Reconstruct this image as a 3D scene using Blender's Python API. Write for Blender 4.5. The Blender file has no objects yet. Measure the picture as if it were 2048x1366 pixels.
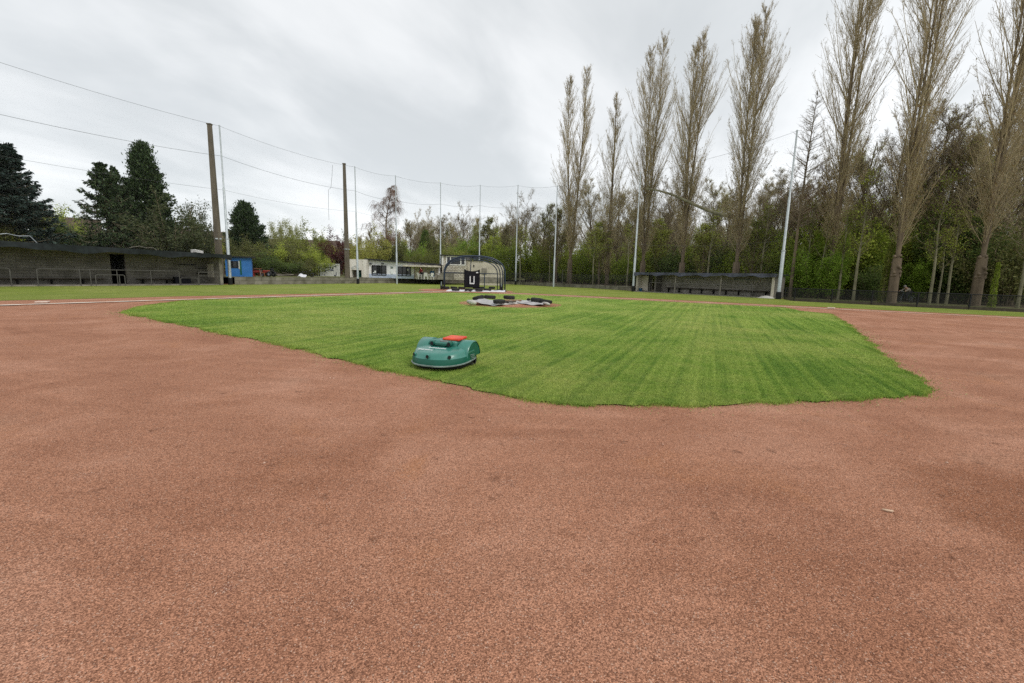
import bpy, math, random
import numpy as np
from mathutils import Vector, Matrix

random.seed(7)
RG = np.random.default_rng(7)
S = bpy.context.scene
COL = S.collection
R = math.radians

# ---------------------------------------------------------------- camera
F_PX, PITCH, ROLL, CH = 885.4, 0.150, 0.0248, 1.57
fw = np.array([0, math.cos(PITCH), -math.sin(PITCH)])
rt = np.array([1.0, 0, 0])
up_ = np.array([0, math.sin(PITCH), math.cos(PITCH)])
CR = rt * math.cos(ROLL) + up_ * math.sin(ROLL)
CU = -rt * math.sin(ROLL) + up_ * math.cos(ROLL)
cam_d = bpy.data.cameras.new('camera')
cam = bpy.data.objects.new('camera', cam_d)
COL.objects.link(cam)
cam_d.sensor_width = 36
cam_d.lens = 36 * F_PX / 2048
cam_d.clip_start = 0.05
cam_d.clip_end = 3000
cam.matrix_world = Matrix(((CR[0], CU[0], -fw[0], 0), (CR[1], CU[1], -fw[1], 0), (CR[2], CU[2], -fw[2], CH), (0, 0, 0, 1)))
S.camera = cam

# ---------------------------------------------------------------- world, sun, exposure
SUN_AZ, SUN_EL = 135.0, 48.0        # degrees right of the viewing direction, elevation
S.view_settings.view_transform = 'Standard'
S.view_settings.look = 'None'
S.view_settings.exposure = 0.12
S.view_settings.gamma = 1
S.render.engine = 'CYCLES'
S.cycles.max_bounces = 6
S.cycles.diffuse_bounces = 3
S.cycles.glossy_bounces = 2
S.cycles.transparent_max_bounces = 16
S.cycles.use_denoising = False
W = bpy.data.worlds.new('World')
S.world = W
W.use_nodes = True
nt = W.node_tree
nt.nodes.clear()
def N(t, typ, **kw):
    n = t.nodes.new(typ)
    for k, v in kw.items():
        if hasattr(n, k):
            setattr(n, k, v)
    return n
out = N(nt, 'ShaderNodeOutputWorld')
bg = N(nt, 'ShaderNodeBackground')
bg2 = N(nt, 'ShaderNodeBackground')
addS = N(nt, 'ShaderNodeAddShader')
sky = N(nt, 'ShaderNodeTexSky', sky_type='NISHITA')
sky.sun_disc = False
sky.sun_elevation = R(SUN_EL)
sky.sun_rotation = R(SUN_AZ)
bg2.inputs['Strength'].default_value = 0.012
nt.links.new(sky.outputs[0], bg2.inputs['Color'])
tc = N(nt, 'ShaderNodeTexCoord')
sep = N(nt, 'ShaderNodeSeparateXYZ')
nt.links.new(tc.outputs['Generated'], sep.inputs[0])
def M(t, op, a, b=None, c=None, clamp=False):
    n = t.nodes.new('ShaderNodeMath')
    n.operation = op
    n.use_clamp = clamp
    for i, x in enumerate((a, b, c)):
        if x is None:
            continue
        if isinstance(x, (int, float)):
            n.inputs[i].default_value = x
        else:
            t.links.new(x, n.inputs[i])
    return n.outputs[0]
zc = M(nt, 'MAXIMUM', sep.outputs['Z'], 0.0)
den = M(nt, 'ADD', zc, 0.26)
ux = M(nt, 'DIVIDE', sep.outputs['X'], den)
uy = M(nt, 'DIVIDE', sep.outputs['Y'], den)
# the cloud sheet runs from lower right to upper left: stretch it along that line
ca, sa = math.cos(R(62)), math.sin(R(62))
vx = M(nt, 'ADD', M(nt, 'MULTIPLY', ux, ca), M(nt, 'MULTIPLY', uy, sa))
vy = M(nt, 'ADD', M(nt, 'MULTIPLY', ux, -sa), M(nt, 'MULTIPLY', uy, ca))
cmb = N(nt, 'ShaderNodeCombineXYZ')
nt.links.new(M(nt, 'MULTIPLY', vx, 0.55), cmb.inputs[0])
nt.links.new(vy, cmb.inputs[1])
n1 = N(nt, 'ShaderNodeTexNoise')
n1.inputs['Scale'].default_value = 1.15
n1.inputs['Detail'].default_value = 6
n1.inputs['Roughness'].default_value = 0.5
n1.inputs['Distortion'].default_value = 0.35
nt.links.new(cmb.outputs[0], n1.inputs['Vector'])
rp = N(nt, 'ShaderNodeValToRGB')
rp.color_ramp.interpolation = 'EASE'
e = rp.color_ramp.elements
e[0].position = 0.37; e[0].color = (0.60, 0.625, 0.635, 1)
e[1].position = 0.61; e[1].color = (0.85, 0.862, 0.866, 1)
n1b = N(nt, 'ShaderNodeTexNoise')
n1b.inputs['Scale'].default_value = 3.1
n1b.inputs['Detail'].default_value = 5
n1b.inputs['Roughness'].default_value = 0.5
n1b.inputs['Distortion'].default_value = 0.5
nt.links.new(cmb.outputs[0], n1b.inputs['Vector'])
nt.links.new(M(nt, 'ADD', M(nt, 'MULTIPLY', n1.outputs['Fac'], 0.70), M(nt, 'MULTIPLY', n1b.outputs['Fac'], 0.30)), rp.inputs['Fac'])
# brighter towards the horizon and round the veiled sun
hz = M(nt, 'POWER', M(nt, 'SUBTRACT', 1.0, zc, clamp=True), 5.0)
sd = (math.sin(R(42)) * math.cos(R(24)), math.cos(R(42)) * math.cos(R(24)), math.sin(R(24)))   # thin cloud that glows at the right
dt = N(nt, 'ShaderNodeVectorMath', operation='DOT_PRODUCT')
nt.links.new(tc.outputs['Generated'], dt.inputs[0])
dt.inputs[1].default_value = sd
gl = M(nt, 'POWER', M(nt, 'MAXIMUM', dt.outputs['Value'], 0.0), 14.0)
stg = M(nt, 'ADD', M(nt, 'ADD', 0.97, M(nt, 'MULTIPLY', hz, 0.20)), M(nt, 'MULTIPLY', gl, 0.10))
nt.links.new(rp.outputs[0], bg.inputs['Color'])
nt.links.new(stg, bg.inputs['Strength'])
nt.links.new(bg.outputs[0], addS.inputs[0])
nt.links.new(bg2.outputs[0], addS.inputs[1])
nt.links.new(addS.outputs[0], out.inputs['Surface'])
sl = bpy.data.lights.new('sun', 'SUN')
sl.energy = 1.5
sl.angle = R(25)
sl.color = (1.0, 0.96, 0.90)
so = bpy.data.objects.new('sun', sl)
COL.objects.link(so)
_d = Vector((math.sin(R(SUN_AZ)) * math.cos(R(SUN_EL)), math.cos(R(SUN_AZ)) * math.cos(R(SUN_EL)), math.sin(R(SUN_EL))))
so.rotation_euler = _d.to_track_quat('Z', 'Y').to_euler()
so.location = (0, 0, 60)

# ---------------------------------------------------------------- surveying: photo ray -> place on the ground or at a depth
def ray(x, y): return fw * F_PX + CR * (x - 1024) + CU * (683 - y)
def G(x, y, z=0.0):
    d = ray(x, y); t = (z - CH) / d[2]
    return (d[0] * t, d[1] * t)
def At(x, y, Y):
    d = ray(x, y); t = Y / d[1]
    return (d[0] * t, Y, CH + d[2] * t)
def hx(px):
    lo, hi = 300.0, 900.0
    for _ in range(40):
        m = (lo + hi) / 2
        if ray(px, m)[2] > 0: lo = m
        else: hi = m
    d = ray(px, lo)
    return d[0] / d[1]
def XY(px, Y): return (hx(px) * Y, Y)
def zat(px, py, Y): return At(px, py, Y)[2]
def along(px, O, d):
    h = hx(px)
    return (h * O[1] - O[0]) / (d[0] - h * d[1])

# ---------------------------------------------------------------- object helpers
def tag(o, label=None, cat=None, group=None, kind=None):
    if label: o['label'] = label
    if cat: o['category'] = cat
    if group: o['group'] = group
    if kind: o['kind'] = kind
    return o
def empty(name, loc=(0, 0, 0), rz=0.0, label=None, cat=None, group=None):
    o = bpy.data.objects.new(name, None)
    o.empty_display_size = 0.2
    COL.objects.link(o)
    o.location = loc if len(loc) == 3 else (loc[0], loc[1], 0)
    o.rotation_euler = (0, 0, rz)
    return tag(o, label, cat, group)
def kids(o): return [c for c in bpy.data.objects if c.parent == o]
def copy_tree(o, parent=None, top=True):
    c = o.copy()
    COL.objects.link(c)
    c.parent = parent
    for k in [k for k in bpy.data.objects if k.parent == o]:
        copy_tree(k, c, False)
    return c

class MB:
    def __init__(s): s.v = []; s.f = []; s.mi = []; s.m = 0
    def add(s, vs, fs):
        b = len(s.v); s.v += [tuple(map(float, p)) for p in vs]
        for q in fs: s.f.append(tuple(b + i for i in q)); s.mi.append(s.m)
        return s
    def box(s, c, size, rz=0.0, ry=0.0, rx=0.0):
        x, y, z = size[0] / 2, size[1] / 2, size[2] / 2
        rot = Matrix.Rotation(rz, 3, 'Z') @ Matrix.Rotation(ry, 3, 'Y') @ Matrix.Rotation(rx, 3, 'X')
        vs = [rot @ Vector(p) + Vector(c) for p in ((-x, -y, -z), (x, -y, -z), (x, y, -z), (-x, y, -z), (-x, -y, z), (x, -y, z), (x, y, z), (-x, y, z))]
        return s.add(vs, [(0, 3, 2, 1), (4, 5, 6, 7), (0, 1, 5, 4), (1, 2, 6, 5), (2, 3, 7, 6), (3, 0, 4, 7)])
    def bar(s, p0, p1, w, h):
        p0, p1 = Vector(p0), Vector(p1); d = (p1 - p0).normalized()
        ref = Vector((0, 0, 1)) if abs(d.z) < 0.9 else Vector((0, 1, 0))
        a = d.cross(ref).normalized() * w / 2; b = a.cross(d).normalized() * h / 2
        vs = [p0 - a - b, p0 + a - b, p0 + a + b, p0 - a + b, p1 - a - b, p1 + a - b, p1 + a + b, p1 - a + b]
        return s.add(vs, [(0, 3, 2, 1), (4, 5, 6, 7), (0, 1, 5, 4), (1, 2, 6, 5), (2, 3, 7, 6), (3, 0, 4, 7)])
    def tube(s, pts, r, n=8, closed=False):
        pts = [Vector(p) for p in pts]; k = len(pts)
        rs = r if isinstance(r, (list, tuple)) else [r] * k
        vs = []; prev = None
        for i, p in enumerate(pts):
            if closed: t = (pts[(i + 1) % k] - pts[i - 1]).normalized()
            else: t = (pts[min(i + 1, k - 1)] - pts[max(i - 1, 0)]).normalized()
            if prev is None:
                ref = Vector((0, 0, 1)) if abs(t.z) < 0.9 else Vector((1, 0, 0))
                a = t.cross(ref).normalized()
            else:
                a = (prev - t * prev.dot(t)).normalized()
            prev = a; b = t.cross(a)
            for j in range(n):
                th = 2 * math.pi * j / n
                vs.append(p + (a * math.cos(th) + b * math.sin(th)) * rs[i])
        fs = []
        for i in range(k if closed else k - 1):
            for j in range(n):
                i2 = (i + 1) % k
                fs.append((i * n + j, i * n + (j + 1) % n, i2 * n + (j + 1) % n, i2 * n + j))
        if not closed:
            fs.append(tuple(range(n))[::-1]); fs.append(tuple((k - 1) * n + j for j in range(n)))
        return s.add(vs, fs)
    def prism(s, poly, z0, z1):
        n = len(poly)
        vs = [(p[0], p[1], z0) for p in poly] + [(p[0], p[1], z1) for p in poly]
        fs = [tuple(range(n))[::-1], tuple(range(n, 2 * n))] + [(i, (i + 1) % n, n + (i + 1) % n, n + i) for i in range(n)]
        return s.add(vs, fs)
    def lathe(s, prof, c=(0, 0, 0), n=20, axis='Z', cap=True):
        vs = []; k = len(prof)
        for r, h in prof:
            for j in range(n):
                th = 2 * math.pi * j / n
                p = (r * math.cos(th), r * math.sin(th), h)
                if axis == 'X': p = (p[2], p[0], p[1])
                if axis == 'Y': p = (p[0], p[2], p[1])
                vs.append((p[0] + c[0], p[1] + c[1], p[2] + c[2]))
        fs = [(i * n + j, i * n + (j + 1) % n, (i + 1) * n + (j + 1) % n, (i + 1) * n + j) for i in range(k - 1) for j in range(n)]
        if cap:
            fs.append(tuple(range(n))[::-1]); fs.append(tuple((k - 1) * n + j for j in range(n)))
        return s.add(vs, fs)
    def ball(s, c, r, n=12, m=8):
        if not isinstance(r, (list, tuple)): r = (r, r, r)
        vs = [(c[0], c[1], c[2] - r[2])]
        for i in range(1, m):
            ph = -math.pi / 2 + math.pi * i / m
            for j in range(n):
                th = 2 * math.pi * j / n
                vs.append((c[0] + r[0] * math.cos(ph) * math.cos(th), c[1] + r[1] * math.cos(ph) * math.sin(th), c[2] + r[2] * math.sin(ph)))
        vs.append((c[0], c[1], c[2] + r[2])); L = len(vs) - 1
        fs = [(0, 1 + (j + 1) % n, 1 + j) for j in range(n)]
        for i in range(m - 2):
            for j in range(n):
                a = 1 + i * n
                fs.append((a + j, a + (j + 1) % n, a + n + (j + 1) % n, a + n + j))
        a = 1 + (m - 2) * n
        fs += [(a + j, a + (j + 1) % n, L) for j in range(n)]
        return s.add(vs, fs)
    def grid(s, fn, nu, nv):
        vs = [fn(i / nu, j / nv) for i in range(nu + 1) for j in range(nv + 1)]
        fs = [(i * (nv + 1) + j, (i + 1) * (nv + 1) + j, (i + 1) * (nv + 1) + j + 1, i * (nv + 1) + j + 1) for i in range(nu) for j in range(nv)]
        return s.add(vs, fs)
    def build(s, name, mat, parent=None, smooth=False, bevel=0.0, solid=0.0, seg=2):
        me = bpy.data.meshes.new(name)
        me.from_pydata(s.v, [], s.f)
        for m in (mat if isinstance(mat, (list, tuple)) else [mat]): me.materials.append(m)
        if any(s.mi): me.polygons.foreach_set('material_index', s.mi)
        if smooth:
            me.polygons.foreach_set('use_smooth', [True] * len(s.f))
            try: me.set_sharp_from_angle(angle=R(smooth if smooth > 1 else 40))
            except Exception: pass
        me.update()
        o = bpy.data.objects.new(name, me)
        COL.objects.link(o)
        if parent: o.parent = parent
        if solid:
            q = o.modifiers.new('solid', 'SOLIDIFY'); q.thickness = solid
        if bevel:
            q = o.modifiers.new('bevel', 'BEVEL'); q.width = bevel; q.segments = seg; q.limit_method = 'ANGLE'
        return o

# ---------------------------------------------------------------- materials
def mat(name, col, rough=0.8, noise=None, col2=None, bump=0.0, bscale=None, metal=0.0, detail=5, coord='Object', spec=0.3, stretch=(1, 1, 1), coat=0.0):
    m = bpy.data.materials.new(name); m.use_nodes = True
    t = m.node_tree; b = t.nodes['Principled BSDF']
    b.inputs['Roughness'].default_value = rough
    b.inputs['Metallic'].default_value = metal
    b.inputs['Specular IOR Level'].default_value = spec
    b.inputs['Coat Weight'].default_value = coat
    c2 = col2 or tuple(x * 0.6 for x in col)
    tcn = N(t, 'ShaderNodeTexCoord'); mp = N(t, 'ShaderNodeMapping')
    mp.inputs['Scale'].default_value = stretch
    t.links.new(tcn.outputs[coord], mp.inputs[0])
    nz = N(t, 'ShaderNodeTexNoise'); nz.inputs['Scale'].default_value = noise or 3.0
    nz.inputs['Detail'].default_value = detail; nz.inputs['Roughness'].default_value = 0.6
    t.links.new(mp.outputs[0], nz.inputs['Vector'])
    r = N(t, 'ShaderNodeValToRGB')
    r.color_ramp.elements[0].position = 0.34; r.color_ramp.elements[1].position = 0.66
    r.color_ramp.elements[0].color = (*c2, 1); r.color_ramp.elements[1].color = (*col, 1)
    t.links.new(nz.outputs['Fac'], r.inputs['Fac'])
    t.links.new(r.outputs[0], b.inputs['Base Color'])
    if bump:
        n2 = N(t, 'ShaderNodeTexNoise'); n2.inputs['Scale'].default_value = bscale or (noise or 3) * 5
        n2.inputs['Detail'].default_value = 4
        t.links.new(mp.outputs[0], n2.inputs['Vector'])
        bp = N(t, 'ShaderNodeBump'); bp.inputs['Strength'].default_value = bump; bp.inputs['Distance'].default_value = 0.02
        t.links.new(n2.outputs['Fac'], bp.inputs['Height']); t.links.new(bp.outputs[0], b.inputs['Normal'])
    return m

def blockmat(name, col, col2, mortar, bw=0.4, bh=0.2, mort=0.012, dirt=0.5, vdir='xz'):
    """block or brick masonry; courses run along the object's local X, up local Z"""
    m = bpy.data.materials.new(name); m.use_nodes = True
    t = m.node_tree; b = t.nodes['Principled BSDF']; b.inputs['Roughness'].default_value = 0.9
    b.inputs['Specular IOR Level'].default_value = 0.2
    tcn = N(t, 'ShaderNodeTexCoord'); sp = N(t, 'ShaderNodeSeparateXYZ'); cb = N(t, 'ShaderNodeCombineXYZ')
    t.links.new(tcn.outputs['Object'], sp.inputs[0])
    t.links.new(M(t, 'ADD', sp.outputs['X'], sp.outputs['Y']), cb.inputs[0]); t.links.new(sp.outputs['Z'], cb.inputs[1])
    br = N(t, 'ShaderNodeTexBrick')
    br.inputs['Scale'].default_value = 1.0
    br.inputs['Brick Width'].default_value = bw; br.inputs['Row Height'].default_value = bh
    br.inputs['Mortar Size'].default_value = mort
    br.inputs['Color1'].default_value = (*col, 1); br.inputs['Color2'].default_value = (*col2, 1); br.inputs['Mortar'].default_value = (*mortar, 1)
    t.links.new(cb.outputs[0], br.inputs['Vector'])
    nz = N(t, 'ShaderNodeTexNoise'); nz.inputs['Scale'].default_value = 1.3; nz.inputs['Detail'].default_value = 6
    t.links.new(tcn.outputs['Object'], nz.inputs['Vector'])
    mx = N(t, 'ShaderNodeMix', data_type='RGBA', blend_type='MULTIPLY')
    r = N(t, 'ShaderNodeValToRGB'); r.color_ramp.elements[0].position = 0.35; r.color_ramp.elements[1].position = 0.62
    r.color_ramp.elements[0].color = (0.45, 0.45, 0.38, 1); r.color_ramp.elements[1].color = (1, 1, 1, 1)
    t.links.new(nz.outputs['Fac'], r.inputs['Fac'])
    mx.inputs['Factor'].default_value = dirt
    t.links.new(br.outputs['Color'], mx.inputs['A']); t.links.new(r.outputs[0], mx.inputs['B'])
    t.links.new(mx.outputs['Result'], b.inputs['Base Color'])
    bp = N(t, 'ShaderNodeBump'); bp.inputs['Strength'].default_value = 0.5; bp.inputs['Distance'].default_value = 0.01; bp.invert = True
    t.links.new(br.outputs['Fac'], bp.inputs['Height']); t.links.new(bp.outputs[0], b.inputs['Normal'])
    return m

def leafmat(name, cols, rough=0.6, trans=0.38):
    """colour picked leaf by leaf from the face attribute rnd"""
    m = bpy.data.materials.new(name); m.use_nodes = True
    t = m.node_tree; b = t.nodes['Principled BSDF']; b.inputs['Roughness'].default_value = rough
    b.inputs['Specular IOR Level'].default_value = 0.25
    at = N(t, 'ShaderNodeAttribute'); at.attribute_name = 'rnd'
    oi = N(t, 'ShaderNodeObjectInfo')
    fac = M(t, 'ADD', M(t, 'MULTIPLY', at.outputs['Fac'], 0.85), M(t, 'MULTIPLY', oi.outputs['Random'], 0.15))
    r = N(t, 'ShaderNodeValToRGB')
    els = r.color_ramp.elements
    while len(els) < len(cols): els.new(0.5)
    for i, c in enumerate(cols):
        els[i].position = i / (len(cols) - 1); els[i].color = (*c, 1)
    t.links.new(fac, r.inputs['Fac']); t.links.new(r.outputs[0], b.inputs['Base Color'])
    if trans:
        tr = N(t, 'ShaderNodeBsdfTranslucent'); ms = N(t, 'ShaderNodeMixShader'); ms.inputs[0].default_value = trans
        t.links.new(r.outputs[0], tr.inputs['Color'])
        t.links.new(b.outputs[0], ms.inputs[1]); t.links.new(tr.outputs[0], ms.inputs[2])
        t.links.new(ms.outputs[0], t.nodes['Material Output'].inputs['Surface'])
    return m

# clay: crushed brick with pale grains, broad damp patches
def claymat():
    m = bpy.data.materials.new('crushed_clay'); m.use_nodes = True
    t = m.node_tree; b = t.nodes['Principled BSDF']; b.inputs['Roughness'].default_value = 0.95
    b.inputs['Specular IOR Level'].default_value = 0.15
    tcn = N(t, 'ShaderNodeTexCoord'); ob = tcn.outputs['Object']
    def noise(sc, det=4, ro=0.55, vec=None, dist=0.0):
        n = N(t, 'ShaderNodeTexNoise'); n.inputs['Scale'].default_value = sc; n.inputs['Detail'].default_value = det
        n.inputs['Roughness'].default_value = ro; n.inputs['Distortion'].default_value = dist
        t.links.new(vec or ob, n.inputs['Vector']); return n.outputs['Fac']
    def ramp(f, stops):
        r = N(t, 'ShaderNodeValToRGB'); els = r.color_ramp.elements
        while len(els) < len(stops): els.new(0.5)
        for i, (p, c) in enumerate(stops): els[i].position = p; els[i].color = (*c, 1)
        t.links.new(f, r.inputs['Fac']); return r.outputs[0]
    def mix(f, a, c, mode='MIX'):
        mx = N(t, 'ShaderNodeMix', data_type='RGBA', blend_type=mode)
        if isinstance(f, (int, float)): mx.inputs['Factor'].default_value = f
        else: t.links.new(f, mx.inputs['Factor'])
        for k, x in (('A', a), ('B', c)):
            if isinstance(x, tuple): mx.inputs[k].default_value = (*x, 1)
            else: t.links.new(x, mx.inputs[k])
        return mx.outputs['Result']
    base = ramp(noise(0.55, 5, 0.6, dist=0.6), [(0.33, (0.335, 0.155, 0.094)), (0.5, (0.400, 0.195, 0.122)), (0.68, (0.475, 0.250, 0.168))])
    # raked streaks running across the camera side
    mp = N(t, 'ShaderNodeMapping'); mp.inputs['Scale'].default_value = (0.25, 2.2, 1); mp.inputs['Rotation'].default_value = (0, 0, 0.12)
    t.links.new(ob, mp.inputs[0])
    streak = ramp(noise(1.6, 5, 0.65, vec=mp.outputs[0], dist=0.4), [(0.34, (0.86, 0.83, 0.80)), (0.60, (1.05, 1.05, 1.05))])
    base = mix(0.45, base, streak, 'MULTIPLY')
    orange = ramp(noise(0.9, 3, 0.5, dist=1.0), [(0.60, (0, 0, 0)), (0.78, (1, 1, 1))])
    base = mix(M(t, 'MULTIPLY', orange, 0.6), base, (0.42, 0.19, 0.095))
    grn = ramp(noise(0.42, 4, 0.6), [(0.60, (0, 0, 0)), (0.75, (1, 1, 1))])
    base = mix(M(t, 'MULTIPLY', grn, 0.25), base, (0.33, 0.25, 0.18))
    # damp patch with its own rim at the right, and arcs left by the drag mat round the mound
    def dist_to(cx, cy):
        sp = N(t, 'ShaderNodeSeparateXYZ'); t.links.new(ob, sp.inputs[0])
        dx = M(t, 'SUBTRACT', sp.outputs['X'], cx); dy = M(t, 'SUBTRACT', sp.outputs['Y'], cy)
        return M(t, 'SQRT', M(t, 'ADD', M(t, 'MULTIPLY', dx, dx), M(t, 'MULTIPLY', dy, dy)))
    wob = noise(1.3, 4, 0.6)
    for (px_, py_, rr_, st_) in ((4.0, 2.75, 1.2, 0.85), (-1.6, 3.3, 0.55, 0.30), (-2.9, 1.9, 0.45, 0.25), (1.5, 2.0, 0.6, 0.28)):
        dd = M(t, 'ADD', M(t, 'DIVIDE', dist_to(px_, py_), rr_), M(t, 'MULTIPLY', M(t, 'SUBTRACT', wob, 0.5), 1.6))
        pm = ramp(dd, [(0.55, (1, 1, 1)), (1.0, (0, 0, 0))])
        base = mix(M(t, 'MULTIPLY', pm, st_), base, (0.27, 0.115, 0.062))
    arc = M(t, 'SINE', M(t, 'ADD', M(t, 'MULTIPLY', dist_to(-.17, 25.2), 15.0), M(t, 'MULTIPLY', noise(0.7, 3), 9.0)))
    arcm = ramp(noise(0.35, 3), [(0.42, (0, 0, 0)), (0.62, (1, 1, 1))])
    arcc = ramp(arc, [(0.0, (0.90, 0.88, 0.86)), (1.0, (1.06, 1.06, 1.06))])
    base = mix(M(t, 'MULTIPLY', arcm, 0.6), base, arcc, 'MULTIPLY')
    # scuffs and small pits
    pit = ramp(noise(6.0, 4, 0.6), [(0.28, (0.45, 0.42, 0.40)), (0.38, (1, 1, 1))])
    base = mix(0.7, base, pit, 'MULTIPLY')
    # grains: cell noise of several sizes
    def vor(sc, feat='F1'):
        v = N(t, 'ShaderNodeTexVoronoi', feature=feat); v.inputs['Scale'].default_value = sc
        t.links.new(ob, v.inputs['Vector']); return v
    v1 = vor(190); v2 = vor(105)
    s1 = N(t, 'ShaderNodeSeparateColor'); t.links.new(v1.outputs['Color'], s1.inputs[0])
    s2 = N(t, 'ShaderNodeSeparateColor'); t.links.new(v2.outputs['Color'], s2.inputs[0])
    g1 = ramp(s1.outputs[0], [(0.0, (0.40, 0.35, 0.32)), (0.5, (0.92, 0.90, 0.88)), (1.0, (1.62, 1.66, 1.66))])
    base = mix(0.95, base, g1, 'MULTIPLY')
    pale = M(t, 'MULTIPLY', M(t, 'GREATER_THAN', s2.outputs[1], 0.90), M(t, 'LESS_THAN', v2.outputs['Distance'], 0.42))
    base = mix(M(t, 'MULTIPLY', pale, 0.75), base, (0.60, 0.40, 0.30))
    dark = M(t, 'MULTIPLY', M(t, 'GREATER_THAN', s2.outputs[2], 0.93), M(t, 'LESS_THAN', v2.outputs['Distance'], 0.40))
    base = mix(M(t, 'MULTIPLY', dark, 0.5), base, (0.10, 0.05, 0.04))
    t.links.new(base, b.inputs['Base Color'])
    h = M(t, 'ADD', M(t, 'MULTIPLY', M(t, 'SUBTRACT', 0.7, v1.outputs['Distance']), 0.35), M(t, 'MULTIPLY', M(t, 'SUBTRACT', 0.7, v2.outputs['Distance']), 0.5))
    h = M(t, 'ADD', h, M(t, 'MULTIPLY', noise(14, 4, 0.6), 1.6))
    h = M(t, 'ADD', h, M(t, 'MULTIPLY', noise(2.4, 4, 0.6), 3.5))
    bp = N(t, 'ShaderNodeBump'); bp.inputs['Strength'].default_value = 1.0; bp.inputs['Distance'].default_value = 0.010
    t.links.new(h, bp.inputs['Height']); t.links.new(bp.outputs[0], b.inputs['Normal'])
    return m

def turfmat(name, stripes):
    m = bpy.data.materials.new(name); m.use_nodes = True
    t = m.node_tree; b = t.nodes['Principled BSDF']; b.inputs['Roughness'].default_value = 0.85
    b.inputs['Specular IOR Level'].default_value = 0.15
    tcn = N(t, 'ShaderNodeTexCoord'); ob = tcn.outputs['Object']
    return m, t, b, ob
def turf_colour(t, ob, lo, mid, hi, worn, stripe, ang):
    def noise(sc, det=4, ro=0.6, vec=None):
        n = N(t, 'ShaderNodeTexNoise'); n.inputs['Scale'].default_value = sc; n.inputs['Detail'].default_value = det
        n.inputs['Roughness'].default_value = ro
        t.links.new(vec or ob, n.inputs['Vector']); return n.outputs['Fac']
    r = N(t, 'ShaderNodeValToRGB'); els = r.color_ramp.elements; els.new(0.5)
    for i, (p, c) in enumerate([(0.32, lo), (0.5, mid), (0.7, hi)]): els[i].position = p; els[i].color = (*c, 1)
    f = M(t, 'ADD', M(t, 'MULTIPLY', noise(0.45, 5), 0.6), M(t, 'MULTIPLY', noise(6, 5), 0.4))
    mp = N(t, 'ShaderNodeMapping'); mp.vector_type = 'TEXTURE'; mp.inputs['Rotation'].default_value = (0, 0, -ang); mp.inputs['Scale'].default_value = (0.13, 12.0, 1)
    t.links.new(ob, mp.inputs[0])
    st = M(t, 'MULTIPLY', M(t, 'SUBTRACT', noise(1.0, 3, 0.5, mp.outputs[0]), 0.5), stripe)
    f = M(t, 'ADD', f, st)
    t.links.new(f, r.inputs['Fac'])
    mx = N(t, 'ShaderNodeMix', data_type='RGBA')
    w = N(t, 'ShaderNodeValToRGB'); w.color_ramp.elements[0].position = 0.45; w.color_ramp.elements[1].position = 0.66
    t.links.new(M(t, 'ADD', M(t, 'MULTIPLY', noise(0.22, 3), 0.6), M(t, 'MULTIPLY', noise(1.6, 6, 0.7), 0.4)), w.inputs['Fac'])
    t.links.new(M(t, 'MULTIPLY', w.outputs[0], worn[1]), mx.inputs['Factor'])
    t.links.new(r.outputs[0], mx.inputs['A']); mx.inputs['B'].default_value = (*worn[0], 1)
    return mx.outputs['Result'], noise
def make_turf(name, lo, mid, hi, worn, stripe=0.5, ang=0.0, blades=False):
    m, t, b, ob = turfmat(name, stripe)
    if blades:
        g = N(t, 'ShaderNodeNewGeometry'); ob = g.outputs['Position']
    c, noise = turf_colour(t, ob, lo, mid, hi, worn, stripe, ang)
    if blades:
        at = N(t, 'ShaderNodeAttribute'); at.attribute_name = 'rnd'
        r = N(t, 'ShaderNodeValToRGB'); els = r.color_ramp.elements; els.new(0.5)
        for i, (p, cc) in enumerate([(0.0, (0.55, 0.58, 0.5)), (0.6, (1.05, 1.05, 1.0)), (1.0, (1.75, 1.55, 1.7))]): els[i].position = p; els[i].color = (*cc, 1)
        t.links.new(at.outputs['Fac'], r.inputs['Fac'])
        mx = N(t, 'ShaderNodeMix', data_type='RGBA', blend_type='MULTIPLY'); mx.inputs['Factor'].default_value = 1
        t.links.new(c, mx.inputs['A']); t.links.new(r.outputs[0], mx.inputs['B']); c = mx.outputs['Result']
        tr = N(t, 'ShaderNodeBsdfTranslucent'); ms = N(t, 'ShaderNodeMixShader'); ms.inputs[0].default_value = 0.42
        t.links.new(c, tr.inputs['Color']); t.links.new(b.outputs[0], ms.inputs[1]); t.links.new(tr.outputs[0], ms.inputs[2])
        t.links.new(ms.outputs[0], t.nodes['Material Output'].inputs['Surface'])
        b.inputs['Roughness'].default_value = 0.5
    else:
        n = M(t, 'ADD', noise(45, 3), noise(160, 2))
        bp = N(t, 'ShaderNodeBump'); bp.inputs['Strength'].default_value = 0.9; bp.inputs['Distance'].default_value = 0.03
        t.links.new(n, bp.inputs['Height']); t.links.new(bp.outputs[0], b.inputs['Normal'])
    t.links.new(c, b.inputs['Base Color'])
    return m

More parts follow.
